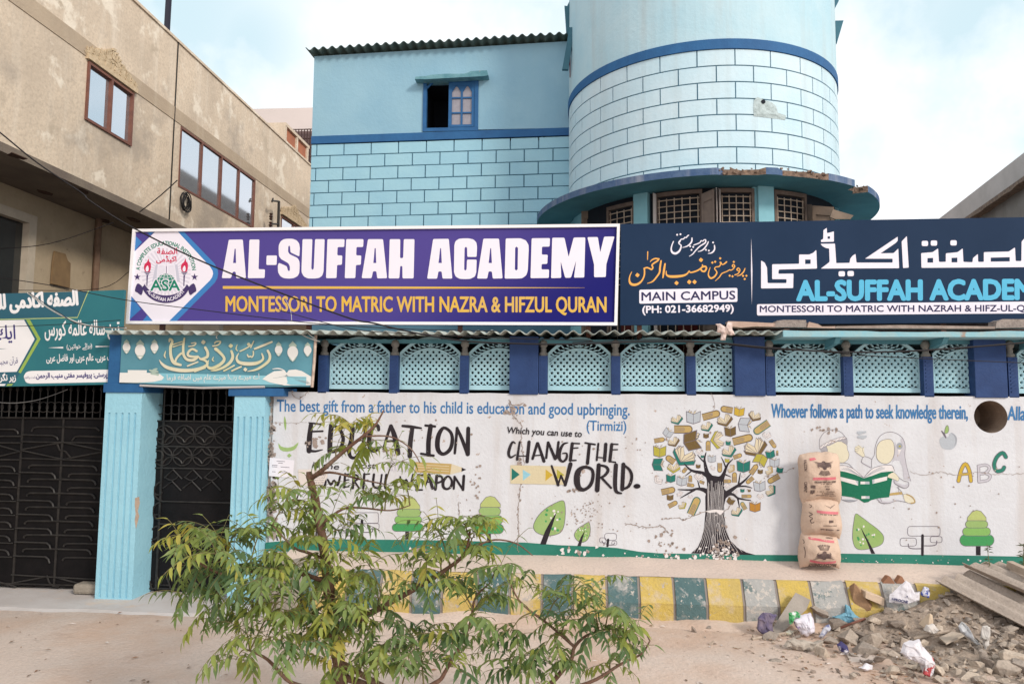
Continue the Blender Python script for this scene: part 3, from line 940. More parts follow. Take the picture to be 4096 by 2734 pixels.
# projecting round slab with a broken edge
SR = DC * math.sin(.2176)
b = MB()
NS = 150
prof_ = []
sl_a = [taz_ for taz_ in [0]]
def slab_r(a):
    r = SR
    return r
def sang(x, y):
    d = ray(*zt_(x, y)); d = Vector((d.x, d.y)).normalized()
    c = Vector((TX, TY)) - Vector((EYE.x, EYE.y))
    tca = c.dot(d); h2 = c.length_squared - tca * tca
    t = tca - math.sqrt(max(0, SR * SR - h2))
    p = Vector((EYE.x, EYE.y)) + d * t
    return math.atan2(p.y - TY, p.x - TX)
broken = [(sang(1335, 1180), sang(1620, 1190), .07), (sang(1740, 1210), sang(2080, 1270), .035), (sang(2285, 1330), sang(2360, 1400), .22)]
pos = []
for i in range(NS + 1):
    a = A0 - 2.2 + 4.4 * i / NS
    r = SR; zt2 = ZS1
    for a0, a1, dep in broken:
        if a0 < a < a1:
            r -= dep * (.45 + .55 * abs(noise.noise((a * 22, 1, 0)))) ; zt2 -= .018 * (1 + noise.noise((a * 60, 4, 0)))
    pos.append((a, r, zt2))
vs, fs = [], []
for a, r, z in pos:
    ca, sa = math.cos(a), math.sin(a)
    vs += [(TX + (TR - .1) * ca, TY + (TR - .1) * sa, ZS0), (TX + r * ca, TY + r * sa, ZS0), (TX + r * ca, TY + r * sa, z), (TX + (TR - .1) * ca, TY + (TR - .1) * sa, ZS1 + .02)]
for i in range(NS):
    o_, p_ = i * 4, i * 4 + 4
    fs += [(o_, p_, p_ + 1, o_ + 1), (o_ + 1, p_ + 1, p_ + 2, o_ + 2), (o_ + 2, p_ + 2, p_ + 3, o_ + 3)]
for i in range(NS):
    am = (pos[i][0] + pos[i + 1][0]) / 2
b.add(vs, fs)
b.m = []
for i in range(NS):
    br = any(a0 < pos[i][0] < a1 for a0, a1, _ in broken)
    b.m += [0, 2 if br else 1, 2 if br else 0]
M_slabedge = mat("slab_edge_paint", (.05, .10, .21), (.09, .15, .26), 6, .85, .3, streak=((.40, .42, .47), .55))
M_break = mat("broken_concrete", (.27, .19, .14), (.12, .085, .07), 18, .98, 1.0, 22)
b.build("tower_slab", [M_teal, M_slabedge, M_break], school)
b = MB()                                           # crumbled lumps hanging on the broken edge
for a0, a1, dep in broken:
    for k in range(16):
        a = a0 + (a1 - a0) * (k + random.random()) / 16
        r = SR - dep * random.uniform(.1, .9); z = random.uniform(ZS0 + .01, ZS1)
        s_ = random.uniform(.012, .03)
        c = Vector((TX + r * math.cos(a), TY + r * math.sin(a), z))
        vv = [c + Vector((random.uniform(-1, 1), random.uniform(-1, 1), random.uniform(-.8, .8))).normalized() * s_ * random.uniform(.7, 1.3) for _ in range(9)]
        bm_ = bmesh.new(); [bm_.verts.new(v) for v in vv]; bmesh.ops.convex_hull(bm_, input=bm_.verts)
        bm_.verts.ensure_lookup_table(); bm_.verts.index_update()
        b.add([v.co.copy() for v in bm_.verts], [tuple(v.index for v in f.verts) for f in bm_.faces]); bm_.free()
b.build("crumbled_edge_texture", M_break, school)
# wall below the slab with piers, shutters and grilles
RW = TR - .06
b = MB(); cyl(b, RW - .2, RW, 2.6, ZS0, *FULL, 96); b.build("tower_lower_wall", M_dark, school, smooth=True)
M_pier = mat("pier_paint", (.28, .56, .64), (.22, .48, .56), 3, .85)
for a0, a1, r, nm in ((taz(755, 1400), taz(848, 1400), TR + .03, "pier"), (taz(1600, 1400), taz(1705, 1400), TR + .03, "pier"), (taz(738, 1400), taz(755, 1400), TR - .02, "window_reveal"), (taz(1574, 1400), taz(1600, 1400), TR - .02, "window_reveal"),
                      (A0 - 2.4, taz(385, 1450), TR - .02, "blank_wall"), (taz(2165, 1400), A0 + 2.4, TR - .02, "blank_wall")):
    b = MB(); cyl(b, TR - .25, r, 2.6, ZS0, a0, a1, 8); b.build(nm, M_pier, school)
M_frame = mat("brown_frame", (.19, .14, .115), (.13, .10, .085), 9, .8, .2)
M_grille = mat("cream_grille", (.60, .50, .40), (.36, .27, .21), 14, .7)
ztop = lambda x0, x1, y: aty(*zt_((x0 + x1) / 2, y), TY - (TR - .03) * math.cos(AZ)).z
for (x0, x1, yt, nx, lb) in ((565, 740, 1400, 3, "barred tower window half hidden by the slab end"), (903, 1208, 1352, 5, "wide barred tower window beside the open shutter"), (1345, 1572, 1348, 4, "barred tower window next to the second pier"), (1735, 1938, 1366, 4, "barred tower window towards the broken slab edge")):
    a0, a1 = taz(x0, 1450), taz(x1, 1450)
    P = lambda a, r, z: Vector((TX + r * math.cos(a), TY + r * math.sin(a), z))
    zt3 = ZS0 - .02 - (.0 if nx != 3 else .05)
    f_ = MB()
    for aa, ab in ((a0 - .012, a0 + .006), (a1 - .006, a1 + .012)): cyl(f_, TR - .1, TR - .01, 2.7, zt3, aa, ab, 1)
    cyl(f_, TR - .1, TR - .012, zt3 - .05, zt3, a0, a1, 6)
    w_ = f_.build("tower_window", M_frame, school, label=lb)
    g_ = MB()
    for k in range(nx + 1):
        a = a0 + (a1 - a0) * (k + .3) / (nx + .6)
        g_.tube([P(a, TR - .03, 2.7), P(a, TR - .03, zt3 - .08)], .0065, 5)
    z = zt3 - .10
    while z > 3.6:
        g_.tube([P(a0 + (a1 - a0) * q / 5, TR - .03, z) for q in range(6)], .0065, 5); z -= .078
    g_.build("grille", M_grille, w_)
    c_ = MB(); cyl(c_, RW - .03, RW + .004, 2.7, 3.95, a0 + (a1 - a0) * .45, a1 - (a1 - a0) * .1, 5)
    c_.build("curtain", mat("red_curtain", (.10, .012, .012), (.05, .01, .01), 12, .95), w_)
M_sh = [mat("shutter_brown", (.26, .21, .18), (.20, .16, .14), 10, .8), mat("shutter_white", (.55, .50, .48), None, rough=.7), mat("shutter_ochre", (.25, .19, .145), (.18, .14, .11), 8, .85)]
def shutter(xa, ya, xb, yb, ybot, mi=0, off=.05, dep=.12, thick=.02):      # leaf standing open from the wall
    a = taz(xa, 1450)
    y0 = TY + (TR + off) * math.sin(a)
    pa, pb = aty(*zt_(xa, ya), y0), aty(*zt_(xb, yb), y0 - dep)
    sh = MB(); sh.prism([Vector((pa.x, pa.y, 2.75)), Vector((pb.x, pb.y, 2.75)), pb, pa], (thick * .5, thick, 0))
    if mi != 1:                                   # framed panel
        f = lambda u, v: pa.lerp(pb, u) + Vector((0, -.004, 0)) + Vector((0, 0, (2.75 - pa.z) * v))
        for u0, u1, v0, v1 in ((.0, .16, 0, 1), (.84, 1, 0, 1), (.16, .84, 0, .06)): sh.prism([f(u0, v0), f(u1, v0), f(u1, v1), f(u0, v1)], (-.002, -.014, 0))
    sh.build("shutter", M_sh[mi], school)
for q_ in ((1213, 1338, 1300, 1300, 0), (1306, 1292, 1318, 1288, 0, 1), (1328, 1292, 1340, 1300, 0, 1), (880, 1325, 900, 1335, 0, 1, .04, .03), (388, 1440, 500, 1462, 0, 2, .02, .05), (1942, 1408, 1972, 1410, 0, 0), (1975, 1416, 2125, 1428, 0, 2, .10, .10)): shutter(*q_)
b = MB()
p = [aty(*zt_(*q), .62) for q in ((2100, 1495), (2120, 1440), (2262, 1482), (2240, 1508), (2140, 1508))]
b.prism(p, (0, .02, 0)); b.build("broken_shutter", mat("shutter_ochre", (.25, .19, .145)), school)
# sunshades of the upper side windows seen edge on
zf = zm(2100, 0, 5.2267)
M_shade = mat("sunshade_paint", (.045, .13, .18), (.06, .16, .21), 4, .85)
for zq_, y_, q_ in ((zf, 2.45, ((925, 575), (1082, 555), (1080, 660), (1020, 700), (905, 1450), (778, 1445), (880, 870))), (zf, 2.75, ((825, 120), (880, 130), (960, -40), (1120, -40), (1080, 90), (980, 540), (910, 700), (860, 650))),
                    (zt_, 2.6, ((2137, 143), (2193, 141), (2146, 302), (2138, 230))), (zt_, 2.6, ((2122, -30), (2160, -20), (2160, 8), (2130, 66)))):
    b = MB(); b.prism([aty(*zq_(*p), y_) for p in q_], (0, .06, 0)); b.build("tower_sunshade", M_shade, school)
b = MB()
for k in range(4):
    b.tube([aty(*zf(1000 - k * 12, 1000), 2.6), aty(*zf(1010 - k * 20, 1300), 2.6), aty(*zf(1012 - k * 18, 1620), 2.6)], .018, 6)
b.build("tower_curtain", mat("crimson_cloth", (.20, .02, .035), (.09, .012, .02), 20, .9), school)

# ------------------------------------------------------------------ plastered building along the lane
zl = zm(0, 0, 1.7209)
LX = -7.3
lane = thing("plastered_building", "weathered beige plastered building with an overhanging upper floor", "building", (-9, 5, 0))
M_old = mat("old_plaster", (.68, .565, .44), (.53, .44, .345), .8, .95, .5, 14, streak=((.78, .71, .61), .38), chips=[((.74, .66, .55), 1.7, .56, .07), ((.48, .40, .31), 1.3, .60, .06), ((.34, .27, .21), 5.5, .69, .05), ((.40, .34, .28), .45, .55, .10)], fine=.14)
M_old2 = mat("grey_plaster_strip", (.45, .36, .265), (.39, .31, .23), 1.5, .95, .4, 20, streak=((.55, .48, .38), .35))
b = MB()
def lx(a, c): return atx(*zl(a, c), LX)
zo = lx(600, 1250).z; ztop_ = lx(1640, 680).z
def LZ(y, z0, k): return z0 + k * y
yA, yB = -6.0, 14.0
w1 = [lx(*p) for p in ((580, 800), (880, 1020), (915, 640), (608, 430))]
w2 = [lx(*p) for p in ((1226, 1243), (1730, 1600), (1756, 1262), (1247, 838))]
w3 = [lx(*p) for p in ((1930, 1640), (2095, 1760), (2098, 1600), (1937, 1470))]
def rect(ws): return min(w.y for w in ws), max(w.y for w in ws), sum(w.z for w in ws[:2]) / 2, sum(w.z for w in ws[2:]) / 2
R1, R2, R3 = rect(w1), rect(w2), rect(w3)
cuts = [R1, R2, R3]
ys_ = sorted({yA, yB, *[r[0] for r in cuts], *[r[1] for r in cuts]})
for ya, yb in zip(ys_, ys_[1:]):
    hit_ = [r for r in cuts if r[0] <= ya + 1e-6 and yb <= r[1] + 1e-6]
    segs = [(zo, ztop_)]
    if hit_:
        r = hit_[0]; segs = [(zo, r[2]), (r[3], ztop_)]
    for z0, z1 in segs: b.box(LX - .2, LX, ya, yb, z0, z1)
b.build("upper_wall", M_old, lane)
zs0, zs1_ = lx(830, 480).z, lx(1230, 840).z
sa = [lx(a, c).z for a, c in ((300, 60), (830, 400), (1230, 765), (1780, 1225))]; sb = [lx(a, c).z for a, c in ((230, 60), (700, 430), (1230, 835), (1780, 1300))]
b = MB(); b.box(LX - .1, LX + .012, yA, yB, sum(sb) / 4 - .02, sum(sa) / 4 + .02); b.build("plaster_band", M_old2, lane)
b = MB(); b.box(LX - .24, LX + .03, yA, yB, ztop_, ztop_ + .05); b.build("coping", M_old, lane)
b = MB(); b.box(LX - 6, LX - .2, yA, yB, ztop_ - .4, ztop_ - .2); b.box(LX - 6, LX - .2, yB - .2, yB, 0, ztop_); b.build("roof_slab", M_old2, lane)
LXG = atz(*zl(330, 1330), zo).x
LXG = min(LXG, LX - .6)
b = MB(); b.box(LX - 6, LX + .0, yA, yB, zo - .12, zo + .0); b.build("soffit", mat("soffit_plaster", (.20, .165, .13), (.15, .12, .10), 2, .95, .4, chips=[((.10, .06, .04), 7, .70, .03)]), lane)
b = MB()
for a, c in ((115, 1075), (315, 1328), (570, 1322), (920, 1515), (715, 1520)):
    p = atz(*zl(a, c), zo - .13)
    pts = [Vector((p.x + math.cos(k * .9) * random.uniform(.05, .11), p.y + math.sin(k * .9) * random.uniform(.09, .2), zo - .122)) for k in range(7)]
    MB().prism(pts, (0, 0, -.01)).build("rust_spot", mat("rust_stain", (.07, .04, .03), None, rough=1), lane)

# ground floor wall set back under the overhang
zz = zm(0, 800, 1.7209)
b = MB()
gdoor = [atx(*zz(*p), LXG) for p in ((-200, 620), (205, 640), (215, 108), (-200, -120))]
dy1 = gdoor[1].y; dz1 = gdoor[2].z
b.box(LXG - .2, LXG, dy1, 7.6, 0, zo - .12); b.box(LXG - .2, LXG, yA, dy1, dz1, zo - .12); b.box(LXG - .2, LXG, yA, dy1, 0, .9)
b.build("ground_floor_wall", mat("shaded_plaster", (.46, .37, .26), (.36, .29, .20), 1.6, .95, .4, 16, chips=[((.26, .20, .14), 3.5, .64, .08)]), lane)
b = MB(); b.box(LXG - .04, LX - .25, 7.6, 7.8, 0, zo - .12)
b.build("return_wall", mat("pale_plaster", (.50, .45, .38), (.42, .37, .31), 2, .95, .3), lane)
M_gl = mat("dark_glass", (.02, .024, .026), None, rough=.05, spec=.8)
b = MB(); b.box(LXG - .10, LXG + .05, dy1 - .16, dy1, .9, dz1); b.box(LXG - .1, LXG + .05, yA, dy1 - .16, dz1 - .14, dz1); 
gd = b.build("glass_door", mat("cream_frame", (.52, .45, .36), (.44, .38, .30), 6, .8), lane)
b = MB(); b.box(LXG - .09, LXG - .06, yA, dy1 - .16, .9, dz1 - .14); b.build("pane", M_gl, gd)
# plate, pipe
b = MB(); b.prism([atx(*zz(*p), LXG + .02) for p in ((345, 575), (470, 605), (475, 435), (455, 415), (440, 370), (400, 360), (368, 350), (355, 430))], (.03, 0, 0)); b.build("wall_plate", mat("brown_board", (.25, .165, .085), (.20, .13, .07), 6, .8), lane)
b = MB()
p0, p1 = atx(*zz(655, 610), LXG + .07), atx(*zz(668, 205), LXG + .07)
b.tube([p0 + Vector((0, 0, -2)), Vector((p0.x, p0.y, zo - .12))], .055, 8); b.build("drain_pipe", mat("pipe_brown", (.15, .09, .06), (.20, .13, .09), 8, .8), lane)
# windows
M_red = mat("redbrown_frame", (.20, .085, .06), (.15, .065, .05), 10, .6)
M_mirror = bpy.data.materials.new("sky_mirror_glass"); M_mirror.use_nodes = True
pb = M_mirror.node_tree.nodes["Principled BSDF"]; pb.inputs["Base Color"].default_value = (.62, .66, .72, 1); pb.inputs["Metallic"].default_value = .9; pb.inputs["Roughness"].default_value = .06
def lane_window(r, n_m, lb, sill=.0):
    y0, y1, z0, z1 = r
    m = MB(); w = .04
    def bar(ya, yb, za, zb): m.box(LX - .14, LX + .012 + sill * .5, ya, yb, za, zb)
    bar(y0, y0 + w, z0, z1); bar(y1 - w, y1, z0, z1); bar(y0 + w, y1 - w, z1 - w, z1); bar(y0 + w, y1 - w, z0, z0 + w)
    for k in range(1, n_m):
        y = y0 + (y1 - y0) * k / n_m; bar(y - .022, y + .022, z0 + w, z1 - w)
    w_ = m.build("window", M_red, lane, label=lb)
    for k in range(n_m):
        q = MB(); ya, yb = y0 + (y1 - y0) * k / n_m, y0 + (y1 - y0) * (k + 1) / n_m
        tilt = .004 * (k % 2)
        q.quad((LX - .02 + tilt, ya + .02, z0 + .03), (LX - .02 - tilt, yb - .02, z0 + .03), (LX - .02 - tilt, yb - .02, z1 - .03), (LX - .02 + tilt, ya + .02, z1 - .03)); q.build("pane", M_mirror, w_)
    return w_
lane_window(R1, 2, "two pane window under carved plaster ornament", .04)
lane_window(R2, 4, "long four pane window with brown frame")
lane_window(R3, 2, "window mostly hidden behind the purple sign")
b = MB()
def ornament(r, h):
    y0, y1, z1 = r[0] - .05, r[1] + .05, r[3]
    b.box(LX, LX + .06, y0, y1, z1 + .02, z1 + .09)
    N = 26
    for k in range(N):                            # scrolled leaves heaped towards the middle
        f = (k + .5) / N; hh = h * (.18 + .5 * math.sin(f * math.pi) ** 1.2 + .32 * math.exp(-((f - .5) / .12) ** 2) + .10 * noise.noise((k * .8, 2, 0)))
        for q in range(6):
            c = Vector((LX + .004 + .0017 * q + .0011 * ((k * 7) % 11), y0 + (y1 - y0) * f, z1 + .1 + hh * (q + .3) / 6))
            s_ = .085 * (1 - .09 * q)
            an = (f - .5) * 3 + q * .8
            d_ = Vector((0, math.sin(an), math.cos(an)))
            n2 = Vector((0, d_.z, -d_.y))
            b.prism([c - d_ * s_, c + n2 * s_ * .4, c + d_ * s_, c - n2 * s_ * .4], (.016, 0, 0))
for q_ in (R1, R3):
    b = MB(); ornament(q_, .42); b.build("plaster_ornament", mat("ornament_plaster", (.60, .48, .33), (.45, .35, .23), 12, .95, .4), lane)
b = MB(); p0 = lx(1226, 250); b.tube([Vector((LX + .01, p0.y, ztop_)), Vector((LX + .01, p0.y - .02, zo))], .013, 5); b.build("joint_cable_trim", M_bar, lane)
# things fixed on it
t = thing("cable_coil", "coil of black cable hung on the beige wall below the long window", "cable", tuple(lx(1257, 1390)))
b = MB(); c = lx(1257, 1392)
for k in range(7):
    r = .13 + .035 * math.sin(k * 2.3); ph = k * .7
    b.tube([c + Vector((.03 + .012 * k, (r + .015 * math.sin(3 * a_ + ph)) * math.cos(a_) + .02 * math.sin(ph), (r * 1.15) * math.sin(a_) + .02 * math.cos(ph))) for a_ in [i * math.pi / 10 for i in range(21)]], .010, 5, cap=False)
b.build("coil", mat("black_rubber", (.012, .012, .014), None, rough=.6), t)
t = thing("insulator_bracket", "dark steel bracket with pin insulators standing out from the beige wall", "bracket", tuple(lx(1910, 1470)))
b = MB()
PX = lambda a, c: atx(*zl(a, c), LX + .25)
b.tube([PX(1920, 1385), PX(1912, 1700)], .035, 6)
for a, c in ((1872, 1382), (1868, 1540)): b.tube([PX(1920, c + 4), PX(a, c)], .022, 6)
b.tube([PX(1872, 1390), PX(1880, 1365)], .02, 6)
b.build("bracket_arm", M_bar, t)
b = MB()
for a, c in ((1865, 1490), (1862, 1550)):
    q = PX(a, c); b.lathe(q + Vector((0, 0, -.09)), [(.02, 0), (.045, .03), (.02, .05), (.05, .09), (.025, .12), (.045, .16), (.01, .18)], 8)
b.build("insulator", mat("brown_ceramic", (.05, .025, .02), None, rough=.3), t)
t = thing("roof_pole", "dark steel pole rising from the parapet of the beige building", "pole", tuple(lx(1150, 170)))
b = MB(); p0 = atx(*zl(1150, 180), LX - .1); b.tube([p0 + Vector((0, 0, -.3)), p0 + Vector((.02, 0, 2.2))], .055, 8); b.build("pole", mat("navy_pole", (.01, .01, .025), None, rough=.5), t)

# pale house closing the lane far behind
far = thing("pale_house", "plain pale pink house closing the lane behind the beige building", "building", (-6, 18, 0))
b = MB()
FYH = 16.0
zf0 = aty(*zl(1725, 752), FYH); zf1 = aty(*zl(2150, 738), FYH)
b.box(zf0.x - 5, zf1.x + 3, FYH, FYH + .3, 0, (zf0.z + zf1.z) / 2)
b.build("wall", mat("pale_pink_plaster", (.62, .55, .53), (.57, .51, .49), .6, .9), far)
b = MB(); q0, q1 = aty(*zl(2030, 905), FYH - .05), aty(*zl(2160, 1180), FYH - .05)
b.box(q0.x, q1.x + .4, FYH - .06, FYH - .03, q1.z - .5, q0.z); wv = b.build("window", mat("dark_pink_room", (.16, .11, .11), None, rough=.9), far)
b = MB()
for k in range(9): x = q0.x + k * (q1.x - q0.x) / 7; b.tube([(x, FYH - .22, q1.z - .5), (x, FYH - .22, q0.z)], .018, 5)
for k in range(7): z = q0.z - k * .32; b.tube([(q0.x, FYH - .22, z), (q1.x + .4, FYH - .22, z)], .018, 5)
b.build("grille", mat("brown_grille", (.05, .025, .022), None, rough=.7), wv)
t = thing("roof_tank_shed", "small red brick box on the far parapet of the beige building", "shed", tuple(lx(2040, 1050)))
b = MB(); ya = lx(1960, 970).y; yb = lx(2110, 1130).y; zq_ = ztop_
b.box(LX - .5, LX - .02, ya, yb, ztop_ + .05, ztop_ + .42); b.build("brick_wall", mat("red_brick_render", (.40, .15, .08), (.33, .13, .08), 3, .9), t)
b = MB(); b.box(LX - .55, LX + .04, ya - .05, yb + .1, ztop_ + .42, ztop_ + .50)
for f in (0, .5, 1): b.box(LX - .5, LX + .03, ya + (yb - ya) * f - .05, ya + (yb - ya) * f + .05, ztop_ + .05, ztop_ + .42)
b.build("concrete_trim", M_old, t)

# ------------------------------------------------------------------ building beyond the dark sign
zr_ = zm(2731, 0, 1.7209)
side = thing("grey_building", "grey building with a pale sloping parapet seen over the dark sign", "building", (11, 6, 0))
ZT = 6.6
pA, pB = atz(*zr_(1770, 1500), ZT), atz(*zr_(2349, 1050), ZT)
dv = (pB - pA); pA = pA - dv * .6; pB = pB + dv * 1.0
# the outer face runs from pA towards the street; the part below leans in shadow behind it
nrm = Vector((dv.y, -dv.x, 0)).normalized()
if nrm.x < 0: nrm = -nrm
zl0 = None
d_ = ray(*zr_(2349, 1222)); pl = (pA - EYE).dot(nrm) / d_.dot(nrm); zlo = (EYE + d_ * pl).z
b = MB()
b.prism([pA, pB, Vector((pB.x, pB.y, zlo)), Vector((pA.x, pA.y, zlo))], nrm * .25)
b.build("parapet", mat("pale_parapet", (.60, .54, .52), (.50, .45, .43), 2, .9, .2), side)
b = MB()
off = nrm * .12
b.prism([pA + off + Vector((0, 0, zlo - ZT)), pB + off + Vector((0, 0, zlo - ZT)), Vector((pB.x, pB.y, 0)) + off, Vector((pA.x, pA.y, 0)) + off], nrm * .2)
b.build("wall", mat("grey_board_wall", (.24, .215, .20), (.30, .27, .25), 2, .95, .3, streak=((.14, .12, .11), .5)), side)
b = MB()
n_ = 40
L = (pB - pA)
vs, fs = [], []
for i in range(n_ + 1):
    p = pA + L * (i / n_); w_ = .10 + .05 * noise.noise((i * .9, 0, 3))
    vs += [Vector((p.x, p.y, zlo + .0)) - nrm * .04, Vector((p.x, p.y, zlo - w_)) - nrm * .06, Vector((p.x, p.y, zlo - w_)) + nrm * .15]
for i in range(n_): fs += [(i * 3, i * 3 + 3, i * 3 + 4, i * 3 + 1), (i * 3 + 1, i * 3 + 4, i * 3 + 5, i * 3 + 2)]
b.add(vs, fs); b.build("crumbling_ledge", M_break, side)
# ------------------------------------------------------------------ flat painted and printed marks
FORMS = {}
for cp in list(range(0xFB50, 0xFDFE)) + list(range(0xFE70, 0xFEFD)):
    d = unicodedata.decomposition(chr(cp)).split()
    if len(d) == 2 and d[0] in ("<isolated>", "<final>", "<initial>", "<medial>"):
        FORMS.setdefault(chr(int(d[1], 16)), {}).setdefault(d[0][1:-1], chr(cp))
FORMS['\u06a9'] = {"isolated": "\ufb8e", "final": "\ufb8f", "initial": "\ufb90", "medial": "\ufb91"}
TAT = '\u0640'


def shape(s):                                     # joins Arabic-script letters and returns them in visual order
    out = []
    for i, ch in enumerate(s):
        f = FORMS.get(ch)
        if not f or ch == TAT:
            out.append(ch); continue
        prev = s[i - 1] if i else ''
        nxt = s[i + 1] if i + 1 < len(s) else ''
        pj = prev == TAT or (prev in FORMS and "medial" in FORMS[prev])
        nj = (nxt == TAT or (nxt in FORMS and "final" in FORMS[nxt])) and "initial" in f
        k = "medial" if pj and nj else "final" if pj else "initial" if nj else "isolated"
        out.append(f.get(k) or f.get("isolated") or ch)
    r = ''.join(reversed(out))
    return r.translate(str.maketrans("()", ")("))


def glyph_mesh(body, bold=0.0, shear=0.0):
    c = bpy.data.curves.new("lettering", 'FONT')
    c.body = body; c.offset = bold; c.shear = shear; c.resolution_u = 3
    o = bpy.data.objects.new("lettering", c)
    COL.objects.link(o)
    bpy.context.view_layer.update()
    me = bpy.data.meshes.new_from_object(o.evaluated_get(bpy.context.evaluated_depsgraph_get()))
    vs = [v.co.copy() for v in me.vertices]; fs = [tuple(p.vertices) for p in me.polygons]
    bpy.data.objects.remove(o); bpy.data.curves.remove(c); bpy.data.meshes.remove(me)
    return vs, fs
_v, _ = glyph_mesh("H")
CAPH = max(v.y for v in _v)


def smooth_pts(pts, n=5, closed=False):
    P = [Vector((p[0], p[1], p[2] if len(p) > 2 else 0)) for p in pts]
    if len(P) < 3: return P
    out = []
    m = len(P)
    for i in range(m if closed else m - 1):
        p0 = P[(i - 1) % m] if closed or i else P[0]
        p1, p2 = P[i], P[(i + 1) % m]
        p3 = P[(i + 2) % m] if closed or i + 2 < m else P[-1]
        for k in range(n):
            t = k / n
            out.append(.5 * ((2 * p1) + (p2 - p0) * t + (2 * p0 - 5 * p1 + 4 * p2 - p3) * t * t + (3 * p1 - p0 - 3 * p2 + p3) * t ** 3))
    if not closed: out.append(P[-1])
    return out


def rounded(pts, r, n=3):                         # polygon with its corners rounded
    out = []
    m = len(pts)
    for i in range(m):
        p, a, c = Vector(pts[i][:2]), Vector(pts[i - 1][:2]), Vector(pts[(i + 1) % m][:2])
        u, w = a - p, c - p
        q = min(r, u.length * .45, w.length * .45)
        s, e = p + u.normalized() * q, p + w.normalized() * q
        for k in range(n + 1):
            t = k / n
            v = s * (1 - t) ** 2 + p * 2 * t * (1 - t) + e * t * t
            out.append((v.x, v.y))
    return out


